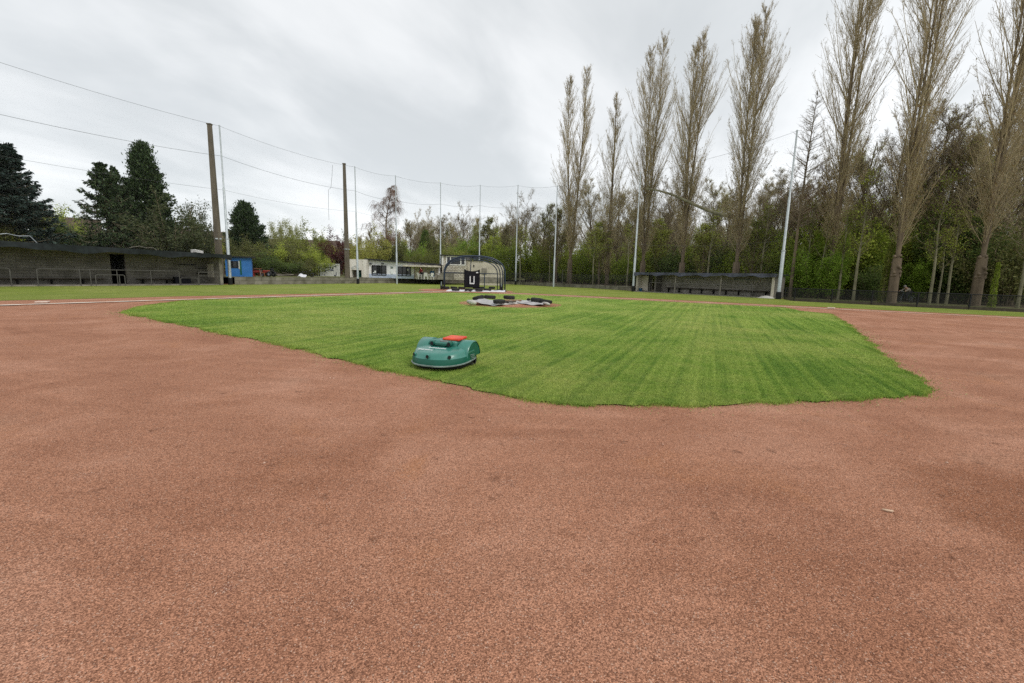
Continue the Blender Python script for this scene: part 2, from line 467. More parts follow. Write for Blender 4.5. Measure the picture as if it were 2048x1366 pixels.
MT = {}
MT['clay'] = claymat()
STRIPE_ANG = 0.42
IN = dict(lo=(0.155, 0.275, 0.045), mid=(0.235, 0.358, 0.062), hi=(0.325, 0.440, 0.092), worn=((0.45, 0.48, 0.15), 0.75))
MT['turf'] = make_turf('infield_turf', stripe=1.0, ang=STRIPE_ANG, **IN)
MT['blades'] = make_turf('grass_blades', stripe=1.0, ang=STRIPE_ANG, blades=True, **IN)
MT['turf_out'] = make_turf('outer_turf', (0.15, 0.205, 0.030), (0.205, 0.26, 0.040), (0.27, 0.31, 0.060), ((0.34, 0.33, 0.11), 0.5), stripe=0.2, ang=0.6)
MT['litter'] = mat('leaf_litter', (0.105, 0.075, 0.045), 0.95, 0.8, (0.05, 0.045, 0.022), 0.8, 20)
MT['bank'] = mat('rough_grass', (0.15, 0.17, 0.05), 0.95, 1.5, (0.10, 0.085, 0.045), 0.9, 25)
MT['base'] = mat('dusty_canvas_base', (0.66, 0.53, 0.45), 0.8, 9, (0.55, 0.40, 0.32), 0.3)
MT['chalk'] = mat('chalk', (0.78, 0.74, 0.66), 0.9, 8, (0.62, 0.48, 0.38), 0.2)
MT['galv'] = mat('galvanised_steel', (0.52, 0.56, 0.58), 0.45, 6, (0.40, 0.44, 0.46), 0.05, metal=0.35)
MT['black'] = mat('black_rubber', (0.016, 0.016, 0.017), 0.75, 14, (0.010, 0.010, 0.010), 0.3)
MT['tyre'] = mat('tyre_rubber', (0.040, 0.040, 0.040), 0.8, 30, (0.022, 0.022, 0.022), 0.5, 60)
MT['concrete'] = mat('old_concrete', (0.30, 0.275, 0.235), 0.9, 1.7, (0.15, 0.14, 0.115), 0.4, 20)
MT['conc_pole'] = mat('weathered_pole', (0.175, 0.148, 0.112), 0.9, 3.0, (0.105, 0.09, 0.068), 0.3, stretch=(1, 1, 0.2))
MT['slab'] = blockmat('kerb_slabs', (0.27, 0.25, 0.205), (0.19, 0.175, 0.145), (0.07, 0.065, 0.05), 1.9, 0.36, 0.015, 0.85)
MT['block'] = blockmat('grey_block', (0.255, 0.235, 0.21), (0.21, 0.195, 0.175), (0.13, 0.122, 0.11), 0.6, 0.2, 0.012, 0.6)
MT['block_light'] = blockmat('light_grey_block', (0.42, 0.39, 0.35), (0.35, 0.325, 0.29), (0.22, 0.205, 0.18), 0.4, 0.2, 0.012, 0.5)
MT['block_pale'] = blockmat('pale_block', (0.68, 0.64, 0.55), (0.56, 0.51, 0.42), (0.13, 0.11, 0.085), 0.42, 0.21, 0.024, 0.35)
MT['render'] = mat('beige_render', (0.60, 0.55, 0.46), 0.9, 0.9, (0.45, 0.41, 0.34), 0.2, 12)
MT['white_wall'] = mat('white_paint_wall', (0.88, 0.88, 0.90), 0.8, 0.8, (0.74, 0.74, 0.75), 0.1, 12)
MT['white_dirty'] = mat('dirty_white_render', (0.82, 0.79, 0.72), 0.85, 1.1, (0.60, 0.56, 0.48), 0.2, 12, stretch=(1, 1, 0.4))
MT['blue_band'] = mat('pale_blue_plinth', (0.56, 0.63, 0.76), 0.8, 1.6, (0.38, 0.45, 0.57), 0.1)
MT['blue'] = mat('blue_paint', (0.045, 0.20, 0.52), 0.6, 1.3, (0.030, 0.145, 0.41), 0.1, 8)
MT['glass'] = mat('dark_glass', (0.012, 0.013, 0.016), 0.08, 1, (0.010, 0.011, 0.013), spec=0.6)
MT['frame_black'] = mat('black_frame', (0.012, 0.012, 0.014), 0.5, 5)
MT['frame_white'] = mat('white_frame', (0.86, 0.85, 0.82), 0.5, 3, (0.64, 0.63, 0.6))
MT['felt'] = mat('roofing_felt', (0.040, 0.043, 0.044), 0.9, 2, (0.022, 0.023, 0.023), 0.3)
MT['tarp_dark'] = mat('dark_tarpaulin', (0.022, 0.029, 0.031), 0.8, 2.5, (0.009, 0.011, 0.012), 0.3, 6)
MT['tarp_blue'] = mat('faded_blue_tarpaulin', (0.10, 0.11, 0.15), 0.6, 2.0, (0.035, 0.037, 0.055), 0.3, 6)
MT['pipe'] = mat('dull_galvanised_pipe', (0.115, 0.11, 0.10), 0.7, 6, (0.075, 0.072, 0.066), 0.05)
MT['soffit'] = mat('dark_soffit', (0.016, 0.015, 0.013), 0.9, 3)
MT['wood_dark'] = mat('weathered_timber', (0.10, 0.08, 0.06), 0.85, 5, (0.055, 0.045, 0.033), 0.3)
MT['wood'] = mat('pale_timber', (0.33, 0.24, 0.15), 0.8, 6, (0.22, 0.15, 0.09), 0.3)
MT['chip'] = mat('pale_chip', (0.62, 0.46, 0.33), 0.8, 30, (0.52, 0.37, 0.25))
MT['wood_grey'] = mat('grey_timber', (0.32, 0.29, 0.25), 0.85, 6, (0.20, 0.18, 0.15), 0.3)
MT['beige_sheet'] = mat('beige_fascia', (0.66, 0.61, 0.52), 0.7, 3, (0.38, 0.34, 0.28))
MT['container'] = mat('grey_container_paint', (0.60, 0.61, 0.57), 0.6, 2.2, (0.44, 0.45, 0.41), 0.1)
MT['container_dark'] = mat('dark_container_paint', (0.045, 0.055, 0.055), 0.6, 3, (0.02, 0.026, 0.026), 0.2)
MT['paint_navy'] = mat('graffiti_blue', (0.02, 0.035, 0.085), 0.6, 8)
MT['paint_white'] = mat('graffiti_white', (0.72, 0.74, 0.76), 0.6, 8, (0.62, 0.64, 0.66))
MT['navy'] = mat('navy_enamel', (0.022, 0.042, 0.075), 0.35, 4, (0.014, 0.026, 0.05), coat=0.3)
MT['cloth_black'] = mat('black_canvas', (0.010, 0.010, 0.016), 0.7, 5, (0.006, 0.006, 0.009), 0.4)
MT['cloth_white'] = mat('white_vinyl', (0.70, 0.70, 0.74), 0.6, 3, (0.58, 0.58, 0.62), 0.2)
MT['tarp_grey'] = mat('grey_tarpaulin', (0.46, 0.45, 0.45), 0.6, 2.5, (0.31, 0.30, 0.30), 0.5, 8)
MT['tarp_pale'] = mat('pale_tarpaulin', (0.56, 0.54, 0.50), 0.6, 2.5, (0.40, 0.38, 0.34), 0.5, 8)
MT['red'] = mat('red_plastic', (0.80, 0.115, 0.045), 0.5, 4, (0.52, 0.035, 0.022))
MT['red_dull'] = mat('dull_red_paint', (0.35, 0.045, 0.030), 0.6, 5, (0.22, 0.03, 0.02))
MT['rust'] = mat('rust_orange', (0.30, 0.12, 0.055), 0.8, 5, (0.16, 0.07, 0.035), 0.3)
MT['teal'] = mat('teal_shell_plastic', (0.038, 0.195, 0.152), 0.34, 5, (0.034, 0.178, 0.138), spec=0.5, coat=0.35)
MT['green_dark'] = mat('dark_green_plastic', (0.006, 0.105, 0.070), 0.38, 5, (0.005, 0.090, 0.060), spec=0.4)
MT['trim_grey'] = mat('grey_trim', (0.25, 0.31, 0.29), 0.5, 5)
MT['plastic_white'] = mat('white_plastic', (0.75, 0.74, 0.72), 0.5, 5, (0.64, 0.63, 0.6))
MT['lettering'] = mat('white_lettering', (0.80, 0.84, 0.84), 0.5, 5, (0.76, 0.80, 0.80))
MT['skin'] = mat('skin', (0.50, 0.31, 0.23), 0.6, 8, (0.45, 0.27, 0.20))
MT['hair_grey'] = mat('grey_hair', (0.30, 0.28, 0.26), 0.9, 20)
MT['hair_brown'] = mat('brown_hair', (0.06, 0.04, 0.03), 0.9, 20)
MT['jacket_grey'] = mat('grey_beige_cloth', (0.26, 0.235, 0.19), 0.9, 8, (0.19, 0.17, 0.135))
MT['jacket_red'] = mat('dark_red_cloth', (0.17, 0.02, 0.022), 0.9, 8)
MT['trouser'] = mat('dark_trouser_cloth', (0.022, 0.024, 0.032), 0.9, 8)
MT['blue_bin'] = mat('blue_plastic', (0.02, 0.10, 0.22), 0.5, 5)
MT['roof_tile'] = mat('brown_roof_tiles', (0.115, 0.080, 0.060), 0.85, 2, (0.065, 0.048, 0.038), 0.5, 14, stretch=(1, 1, 3))
MT['brick_house'] = blockmat('red_brick', (0.22, 0.10, 0.07), (0.16, 0.075, 0.05), (0.2, 0.18, 0.15), 0.22, 0.07, 0.008, 0.4)
MT['cable'] = mat('steel_cable', (0.12, 0.13, 0.13), 0.6, 5)
MT['bark'] = mat('bark_brown', (0.22, 0.17, 0.11), 0.95, 2.2, (0.11, 0.086, 0.060), 0.9, 9, stretch=(1, 1, 0.25))
MT['bark_warm'] = mat('bark_warm', (0.20, 0.155, 0.105), 0.95, 2.2, (0.095, 0.072, 0.05), 0.9, 9, stretch=(1, 1, 0.25))
MT['bark_pale'] = mat('bark_pale_green', (0.27, 0.25, 0.16), 0.9, 3, (0.13, 0.125, 0.075), 0.5, stretch=(1, 1, 0.3))
MT['twig'] = mat('twig_brown', (0.47, 0.40, 0.26), 0.9, 1.0, (0.33, 0.275, 0.18))
MT['twig_pop'] = mat('twig_poplar', (0.48, 0.40, 0.25), 0.9, 1.0, (0.34, 0.28, 0.17))
MT['twig_red'] = mat('twig_reddish', (0.30, 0.18, 0.13), 0.9, 1.0, (0.12, 0.070, 0.052))
MT['twig_olive'] = mat('twig_olive', (0.22, 0.175, 0.075), 0.9, 1.0, (0.088, 0.070, 0.032))
MT['twig_dark'] = mat('twig_dark', (0.30, 0.245, 0.165), 0.9, 1.0, (0.18, 0.145, 0.10))
MT['l_bud'] = leafmat('buds_olive_brown', [(0.16, 0.10, 0.055), (0.25, 0.18, 0.075), (0.32, 0.27, 0.09), (0.28, 0.15, 0.09)], trans=0.35)
MT['l_olive'] = leafmat('leaf_olive', [(0.185, 0.222, 0.037), (0.330, 0.395, 0.061), (0.503, 0.609, 0.094), (0.383, 0.362, 0.088)])
MT['l_brown'] = leafmat('leaf_brownish', [(0.232, 0.206, 0.064), (0.386, 0.359, 0.099), (0.515, 0.518, 0.127), (0.425, 0.534, 0.104)])
MT['l_dark'] = leafmat('leaf_dark_green', [(0.053, 0.085, 0.026), (0.105, 0.160, 0.040), (0.194, 0.261, 0.059)])
MT['l_green'] = leafmat('leaf_green', [(0.112, 0.161, 0.020), (0.225, 0.302, 0.035), (0.375, 0.444, 0.066)])
MT['l_bright'] = leafmat('leaf_bright_green', [(0.115, 0.201, 0.020), (0.218, 0.345, 0.035), (0.356, 0.471, 0.077)])
MT['l_yellow'] = leafmat('leaf_yellow_green', [(0.16, 0.19, 0.035), (0.26, 0.30, 0.060), (0.36, 0.38, 0.10)], trans=0.35)
MT['l_pale'] = leafmat('leaf_pale_green', [(0.20, 0.22, 0.075), (0.30, 0.32, 0.11), (0.36, 0.37, 0.15)], trans=0.35)
MT['l_ivy'] = leafmat('leaf_ivy_yellow', [(0.05, 0.065, 0.014), (0.18, 0.21, 0.035), (0.30, 0.33, 0.075)])
MT['l_maroon'] = leafmat('leaf_maroon', [(0.06, 0.018, 0.022), (0.12, 0.034, 0.038), (0.19, 0.07, 0.055)])
MT['l_spruce'] = leafmat('needle_blue_green', [(0.014, 0.028, 0.024), (0.030, 0.054, 0.044), (0.062, 0.092, 0.072)], trans=0.0)
MT['l_conifer'] = leafmat('needle_dark_green', [(0.014, 0.028, 0.013), (0.034, 0.062, 0.022), (0.085, 0.125, 0.042)], trans=0.0)
MT['l_greygreen'] = leafmat('leaf_grey_green', [(0.045, 0.060, 0.024), (0.085, 0.105, 0.042), (0.14, 0.155, 0.070)])
MT['l_hedge'] = leafmat('leaf_hedge', [(0.058, 0.072, 0.024), (0.126, 0.142, 0.044), (0.210, 0.222, 0.068), (0.158, 0.130, 0.055)])

# net: cords drawn as a fine grid, the holes really open
def netmat(name, col, cell=0.05, cord=0.0022, usez=True):
    m = bpy.data.materials.new(name); m.use_nodes = True
    t = m.node_tree; b = t.nodes['Principled BSDF']; b.inputs['Base Color'].default_value = (*col, 1); b.inputs['Roughness'].default_value = 0.8
    uv = N(t, 'ShaderNodeUVMap'); sp = N(t, 'ShaderNodeSeparateXYZ'); t.links.new(uv.outputs[0], sp.inputs[0])
    a = M(t, 'LESS_THAN', M(t, 'FRACT', M(t, 'DIVIDE', sp.outputs[0], cell)), cord / cell)
    c = M(t, 'LESS_THAN', M(t, 'FRACT', M(t, 'DIVIDE', sp.outputs[1], cell)), cord / cell)
    f = M(t, 'MAXIMUM', a, c)
    tr = N(t, 'ShaderNodeBsdfTransparent'); ms = N(t, 'ShaderNodeMixShader')
    t.links.new(f, ms.inputs[0]); t.links.new(tr.outputs[0], ms.inputs[1]); t.links.new(b.outputs[0], ms.inputs[2])
    t.links.new(ms.outputs[0], t.nodes['Material Output'].inputs['Surface'])
    return m
MT['net'] = netmat('grey_netting', (0.25, 0.26, 0.26), 0.05, 0.0005)
MT['cage_net'] = netmat('black_netting', (0.015, 0.015, 0.02), 0.045, 0.0026)
MT['chain'] = netmat('dark_wire_mesh', (0.025, 0.027, 0.026), 0.05, 0.009)
def net_obj(name, quads, material, parent=None):
    """quads: lists of four points; uv in metres"""
    vs = []; fs = []; uvs = []
    for q in quads:
        b = len(vs); q = [Vector(p) for p in q]
        vs += [tuple(p) for p in q]; fs.append((b, b + 1, b + 2, b + 3))
        w0 = (q[1] - q[0]).length; h0 = (q[3] - q[0]).length; w1 = (q[2] - q[3]).length
        uvs += [(0, 0), (w0, 0), (w1, h0), (0, h0)]
    me = bpy.data.meshes.new(name); me.from_pydata(vs, [], fs); me.materials.append(material)
    ul = me.uv_layers.new(name='uv')
    for i, u in enumerate(uvs): ul.data[i].uv = u
    o = bpy.data.objects.new(name, me); COL.objects.link(o)
    if parent: o.parent = parent
    return o

# ---------------------------------------------------------------- ground
def sheet(name, poly, z, m, kind='structure'):
    o = MB().add([(p[0], p[1], z) for p in poly], [tuple(range(len(poly)))]).build(name, m)
    return tag(o, kind=kind)
def area(poly): return sum(poly[i][0] * poly[(i + 1) % len(poly)][1] - poly[(i + 1) % len(poly)][0] * poly[i][1] for i in range(len(poly))) / 2
def ccw(poly): return poly if area(poly) > 0 else poly[::-1]
def rough_edge(poly, step, amp, rng):
    outp = []
    for i in range(len(poly)):
        a = np.array(poly[i]); b = np.array(poly[(i + 1) % len(poly)])
        L = np.linalg.norm(b - a); k = max(1, int(L / step)); nrm = np.array([-(b - a)[1], (b - a)[0]]) / (L + 1e-9)
        for j in range(k):
            outp.append(tuple(a + (b - a) * j / k + nrm * (rng.normal() * amp if j else 0)))
    return outp
sheet('terrain', ccw([(-1500, -400), (1500, -400), (1500, 1500), (-1500, 1500)]), -0.03, MT['litter'])
HOME = G(926, 582); FIRST = G(85, 607.5); THIRD = G(1662, 618.5)
def seg(a, b, t): return (a[0] + (b[0] - a[0]) * t, a[1] + (b[1] - a[1]) * t)
sheet('clay_ground', ccw([(-60, -6), (60, -6), (60, 60), (-60, 60)]), 0.0, MT['clay'])
sheet('outfield_lawn', ccw([(-60, -80), (60, -80), (60, -5.5), (-60, -5.5)]), 0.008, MT['turf_out'])
fl = seg(HOME, G(0, 611), 1.9); fr = seg(HOME, G(2047, 637), 1.9)
def off(a, b, d):
    v = np.array(b) - np.array(a); v /= np.linalg.norm(v); return np.array([-v[1], v[0]]) * d
gl_ = [G(0, 601.5), G(180, 597.5), G(370, 592.5), G(600, 588), G(840, 583.5)]
gr_ = [G(1030, 585.5), G(1300, 597.5), G(1560, 610), G(1700, 617), G(2047, 634)]
lo_far = seg(gl_[1], gl_[0], 4.0); ro_far = seg(gr_[3], gr_[4], 3.0)
outer = [lo_far] + gl_ + [(HOME[0] - 2.5, HOME[1] + 1), (HOME[0] + 2.5, HOME[1] + 1)] + gr_ + [ro_far, (58, 8), (46, 22), (31.6, 29.5), (24.2, 40.0), (24.4, 41.5), (14.5, 51.6), G(1180, 576.2), G(1107, 573), G(1031, 568.6), G(958, 565.8), (-9, 66), G(800, 565.6), G(716, 566.6), G(640, 567.8), G(470, 569), (-27.2, 41), (-36, 26), (-50, 2)]
sheet('foul_lawn', ccw(rough_edge(ccw(outer), 0.5, 0.03, RG)), 0.008, MT['turf_out'])
infield_px = [(370, 601.5), (600, 594.5), (840, 587), (905, 585.3), (1040, 589), (1300, 602), (1572, 615.5), (1600, 622), (1662, 629), (1682, 641), (1700, 656), (1750, 697), (1800, 738), (1846, 768), (1851, 776), (1849, 785), (1832, 792), (1790, 796), (1700, 800), (1500, 808), (1380, 812), (1260, 813), (1160, 809), (1080, 806), (1020, 794), (960, 783), (900, 768), (840, 756), (700, 724), (580, 694), (430, 664), (330, 643), (243, 626), (275, 614)]
INF = [G(*p) for p in infield_px]
inf_r = rough_edge(ccw(INF), 0.10, 0.026, RG)
inf_r = [(x + 0.03 * math.sin(2.9 * x + 1.7 * y) + 0.035 * math.sin(7.3 * x - 5.1 * y), y + 0.03 * math.sin(3.7 * x - 1.1 * y + 1) + 0.035 * math.sin(8.9 * x + 4.3 * y)) for x, y in inf_r]
sheet('infield_lawn', inf_r, 0.016, MT['turf'])
# pitcher's mound and home circle: clay discs, the mound a low dome
MOUND = G(1020, 608.0)
def dome(name, c, r, h, z0, m):
    b = MB(); n = 64; ks = 9; vs = [(c[0], c[1], z0 + h)]
    for k in range(1, ks + 1):
        q = k / ks
        for j in range(n):
            a = 2 * math.pi * j / n; rr = r * q * (1 + (0.012 * math.sin(9 * a + 1) + 0.01 * math.sin(23 * a) if k == ks else 0))
            vs.append((c[0] + rr * math.cos(a), c[1] + rr * math.sin(a), z0 + h * (0.5 + 0.5 * math.cos(math.pi * q))))
    fs = [(0, 1 + j, 1 + (j + 1) % n) for j in range(n)]
    for k in range(ks - 1):
        a = 1 + k * n
        fs += [(a + j, a + n + j, a + n + (j + 1) % n, a + (j + 1) % n) for j in range(n)]
    return tag(b.add(vs, fs).build(name, m, smooth=180), kind='structure')
dome('mound', MOUND, 2.75, 0.16, 0.020, MT['clay'])
dome('home_circle', (HOME[0] + 0.2, HOME[1] + 0.6), 4.3, 0.0, 0.020, MT['clay'])
# chalk lines
def strip(name, pts, w, z, m):
    b = MB(); vs = []
    for i, p in enumerate(pts):
        q = pts[min(i + 1, len(pts) - 1)]; o = pts[max(i - 1, 0)]
        d = off(o, q, w / 2 * (1 + 0.25 * RG.normal()))
        vs += [(p[0] + d[0], p[1] + d[1], z), (p[0] - d[0], p[1] - d[1], z)]
    b.add(vs, [(2 * i, 2 * i + 1, 2 * i + 3, 2 * i + 2) for i in range(len(pts) - 1)])
    return tag(b.build(name, m), kind='structure')
LF = G(0, 611.5); RF = G(2047, 637.3)
strip('chalk_line', [seg(HOME, LF, t) for t in np.linspace(0.02, 1.9, 160)], 0.30, 0.026, MT['chalk'])
strip('chalk_line', [seg(HOME, RF, t) for t in np.linspace(0.02, 1.9, 160)], 0.20, 0.026, MT['chalk'])
# raised ground behind the kerb wall, and the wall itself
WALL = [(-26.0, 42.9), G(470, 569.3), G(560, 568.9), G(640, 567.8), G(716, 566.9), G(800, 566.3), G(880, 566.5), G(958, 566.6)]
WALLR = [G(958, 566.6), G(1031, 569.2), G(1107, 573.2), G(1180, 576.4), G(1262, 581.6)]
bankL = [(p[0] - 0.02, p[1] + 0.12) for p in WALL]
sheet('terrace_ground', ccw(bankL + [(2, 75), (4, 220), (-260, 220), (-150, 30), (-40, 30), (-30.5, 42)]), 0.66, MT['bank'])
sheet('wood_floor', ccw([(p[0], p[1] + 0.1) for p in WALLR] + [(15.5, 53.5), (18, 60), (60, 150), (4, 150), (2.1, 75)]), 0.40, MT['litter'])
sheet('forest_floor', ccw([(24.2, 40.9), (31.6, 30.6), (39.3, 19.4), (62, -10), (400, -10), (400, 300), (60, 150), (18, 60), (14.6, 52.2)]), 0.010, MT['litter'])
sheet('wood_path', ccw([(24.6, 40.8), (31.8, 30.5), (39.6, 19.3), (47, 21), (36, 37), (27, 46)]), 0.020, MT['bank'])
def wall_run(name, pts, h, th, m, z0=0.0, wob=0.02):
    """one slab wall along a line: built run by run in its own local frame so courses follow it"""
    b = MB()
    vs = []
    for i, p in enumerate(pts):
        o = off(pts[max(i - 1, 0)], pts[min(i + 1, len(pts) - 1)], th / 2)
        hh = h + RG.normal() * wob
        vs += [(p[0] + o[0], p[1] + o[1], z0), (p[0] - o[0], p[1] - o[1], z0), (p[0] - o[0], p[1] - o[1], hh), (p[0] + o[0], p[1] + o[1], hh)]
    fs = []
    for i in range(len(pts) - 1):
        a = 4 * i
        for j in range(4): fs.append((a + j, a + 4 + j, a + 4 + (j + 1) % 4, a + (j + 1) % 4))
    fs += [(0, 1, 2, 3), (4 * len(pts) - 4, 4 * len(pts) - 1, 4 * len(pts) - 2, 4 * len(pts) - 3)]
    b.add(vs, fs)
    return b
def dens(pts, st):
    o = []
    for i in range(len(pts) - 1):
        L = math.dist(pts[i], pts[i + 1]); k = max(1, int(L / st))
        o += [seg(pts[i], pts[i + 1], j / k) for j in range(k)]
    return o + [pts[-1]]
w1 = wall_run('kerb_wall', dens(WALL, 1.9), 0.72, 0.22, None, wob=0.025).build('kerb_wall', MT['slab'])
tag(w1, 'low stained concrete slab wall along the back edge of the lawn, left of the batting cage', 'wall')
w2 = wall_run('kerb_wall', dens(WALLR, 1.6), 0.50, 0.22, None, wob=0.05).build('kerb_wall', MT['slab'])
tag(w2, 'crumbling low kerb wall at the foot of the wood, right of the batting cage', 'wall')

# ---------------------------------------------------------------- bulk meshes (blades, leaves, twigs) with numpy
def inside(P, poly):
    x, y = P[:, 0], P[:, 1]; c = np.zeros(len(P), bool); n = len(poly)
    for i in range(n):
        x1, y1 = poly[i]; x2, y2 = poly[(i + 1) % n]
        hit = ((y1 > y) != (y2 > y)) & (x < (x2 - x1) * (y - y1) / (y2 - y1 + 1e-12) + x1)
        c ^= hit
    return c
def bulk(name, V, Fc, k, mats, mi=None, rnd=None, parent=None, smooth=False):
    """V (n,3), Fc (f,k) faces of k corners"""
    me = bpy.data.meshes.new(name)
    nf = len(Fc)
    me.vertices.add(len(V)); me.vertices.foreach_set('co', V.astype(np.float32).ravel())
    me.loops.add(nf * k); me.loops.foreach_set('vertex_index', Fc.astype(np.int32).ravel())
    me.polygons.add(nf); me.polygons.foreach_set('loop_start', np.arange(0, nf * k, k, dtype=np.int32))
    for m in (mats if isinstance(mats, (list, tuple)) else [mats]): me.materials.append(m)
    if mi is not None: me.polygons.foreach_set('material_index', mi.astype(np.int32))
    if rnd is not None:
        a = me.attributes.new('rnd', 'FLOAT', 'FACE'); a.data.foreach_set('value', rnd.astype(np.float32))
    if smooth: me.polygons.foreach_set('use_smooth', np.ones(nf, bool))
    me.update(calc_edges=True)
    o = bpy.data.objects.new(name, me); COL.objects.link(o)
    if parent: o.parent = parent
    return o
def blades(poly, n, y0, y1, hgt, rng):
    xs = [p[0] for p in poly]
    # density falls with distance, as does the need for single blades
    a = 1.35; u = rng.random(n * 3)
    Y = (y0 ** (1 - a) + u * (y1 ** (1 - a) - y0 ** (1 - a))) ** (1 / (1 - a))
    X = rng.uniform(-1.15, 1.15, n * 3) * Y
    P = np.stack([X, Y], 1); P = P[inside(P, poly)][:n]; n = len(P)
    D = np.linalg.norm(P, axis=1)
    w = (0.0028 + 0.00075 * D) * rng.uniform(0.7, 1.3, n)
    h = hgt * rng.uniform(0.5, 1.35, n) * (1 + 0.01 * D)
    th = rng.uniform(0, 2 * np.pi, n); ln = rng.uniform(0.3, 1.6, n) * h; la = rng.uniform(0, 2 * np.pi, n)
    c, s = np.cos(th) * w / 2, np.sin(th) * w / 2
    V = np.zeros((n, 3, 3)); V[:, :, :2] = P[:, None]; V[:, :, 2] = 0.012
    V[:, 0, 0] -= c; V[:, 0, 1] -= s; V[:, 1, 0] += c; V[:, 1, 1] += s
    V[:, 2, 0] += np.cos(la) * ln; V[:, 2, 1] += np.sin(la) * ln; V[:, 2, 2] = 0.012 + h
    return V.reshape(-1, 3), np.arange(3 * n).reshape(-1, 3), rng.random(n)
V_, F_, R_ = blades(inf_r, 700000, 4.9, 42, 0.019, RG)
tag(bulk('grass', V_, F_, 3, MT['blades'], rnd=R_), 'short mown green grass of the infield lawn', 'grass', kind='stuff')
# longer ragged tufts along the near lawn edge
edge = [G(*p) for p in infield_px]
edge = inf_r
ep = []
for i in range(0, len(edge)):
    a, b_ = np.array(edge[i]), np.array(edge[(i + 1) % len(edge)]); L = np.linalg.norm(b_ - a)
    if min(a[1], b_[1]) > 24: continue
    nn = int(L * (1000 + 900 * math.sin(a[0] * 4.1 + a[1] * 2.3)) / (1 + 0.06 * min(a[1], b_[1]) ** 1.3))
    t_ = RG.random(nn); q = a + (b_ - a) * t_[:, None]
    cl = 0.05 * np.sin(q[:, 0] * 9) + 0.04 * np.sin(q[:, 1] * 13 + q[:, 0] * 23)
    ep.append(q + RG.normal(size=(nn, 2)) * 0.035 + (np.abs(cl))[:, None] * RG.normal(size=(nn, 2)) * 0.7)
ep = np.concatenate(ep); n = len(ep)
D = np.linalg.norm(ep, axis=1); w = (0.003 + 0.0008 * D); h = RG.uniform(0.02, 0.05, n); th = RG.uniform(0, 6.28, n); la = RG.uniform(0, 6.28, n); ln = RG.uniform(0.3, 1.2, n) * h
V = np.zeros((n, 3, 3)); V[:, :, :2] = ep[:, None]; V[:, :, 2] = 0.004
V[:, 0, 0] -= np.cos(th) * w / 2; V[:, 0, 1] -= np.sin(th) * w / 2; V[:, 1, 0] += np.cos(th) * w / 2; V[:, 1, 1] += np.sin(th) * w / 2
V[:, 2, 0] += np.cos(la) * ln; V[:, 2, 1] += np.sin(la) * ln; V[:, 2, 2] += h
tag(bulk('edge_grass', V.reshape(-1, 3), np.arange(3 * n).reshape(-1, 3), 3, MT['blades'], rnd=RG.random(n)), 'ragged longer grass along the lawn edge', 'grass', kind='stuff')
# loose grains on the clay close by: real little stones
ng = 26000
gy = 1.0 + 7.5 * RG.random(ng) ** 1.5; gx = RG.uniform(-1.3, 1.3, ng) * gy
gp = np.stack([gx, gy], 1); gp = gp[~inside(gp, inf_r)]; ng = len(gp)
sz = (0.0013 + 0.0022 * RG.random(ng) ** 3) * (0.8 + 0.16 * gp[:, 1]); sz = np.where(RG.random(ng) < .006, sz * 2.6, sz)
for k in range(16):
    cy_ = RG.uniform(1.3, 4.8); cx_ = RG.uniform(-1.1, 1.1) * cy_; m_ = int(RG.integers(20, 70)); q_ = np.array([cx_, cy_]) + RG.normal(size=(m_, 2)) * RG.uniform(.02, .07)
    gp = np.concatenate([gp, q_]); sz = np.concatenate([sz, RG.uniform(.002, .0055, m_)])
gp_ok = ~inside(gp, inf_r); gp = gp[gp_ok]; sz = sz[gp_ok]; ng = len(gp)
oct_ = np.array([(1, 0, 0), (0, 1, 0), (-1, 0, 0), (0, -1, 0), (0, 0, .7), (0, 0, -.7)], float)
of = np.array([(0, 1, 4), (1, 2, 4), (2, 3, 4), (3, 0, 4), (1, 0, 5), (2, 1, 5), (3, 2, 5), (0, 3, 5)])
rot = RG.uniform(0, 6.28, ng); sc = sz[:, None, None] * (1 + 0.5 * RG.random((ng, 6, 1))) * oct_[None]
x_ = sc[:, :, 0] * np.cos(rot)[:, None] - sc[:, :, 1] * np.sin(rot)[:, None]; y_ = sc[:, :, 0] * np.sin(rot)[:, None] + sc[:, :, 1] * np.cos(rot)[:, None]
V = np.stack([x_ + gp[:, :1], y_ + gp[:, 1:], sc[:, :, 2] + sz[:, None] * 0.3], 2).reshape(-1, 3)
Fc = (of[None] + 6 * np.arange(ng)[:, None, None]).reshape(-1, 3)
MT['grain'] = leafmat('brick_grain', [(0.16, 0.07, 0.05), (0.32, 0.155, 0.105), (0.48, 0.29, 0.21), (0.60, 0.42, 0.32)], 0.9, 0)
tag(bulk('loose_grit', V, Fc, 3, MT['grain'], rnd=np.repeat(RG.random(ng), 8)), 'loose crushed brick grains scattered on the clay', 'grit', kind='stuff')

# clippings and dry bits lying on the clay along the lawn edge
nc = 5200
near_e = [k for k in range(len(edge) - 1) if edge[k][1] < 16]
ii = np.array(near_e)[RG.integers(0, len(near_e), nc)]; tt = RG.random(nc)[:, None]
E0 = np.array(edge)[ii]; E1 = np.array(edge)[ii + 1]; cp = E0 + (E1 - E0) * tt; cp = cp + RG.normal(size=(nc, 2)) * 0.22
cp = cp[~inside(cp, inf_r)]; n = len(cp); D = np.linalg.norm(cp, axis=1)
L_ = RG.uniform(.006, .028, n) * (1 + .05 * D); w = .0022 + .0006 * D; th = RG.uniform(0, 6.28, n)
V = np.zeros((n, 3, 3)); V[:, :, :2] = cp[:, None]; V[:, :, 2] = 0.004
V[:, 0, 0] -= np.sin(th) * w; V[:, 0, 1] += np.cos(th) * w; V[:, 1, 0] += np.sin(th) * w; V[:, 1, 1] -= np.cos(th) * w
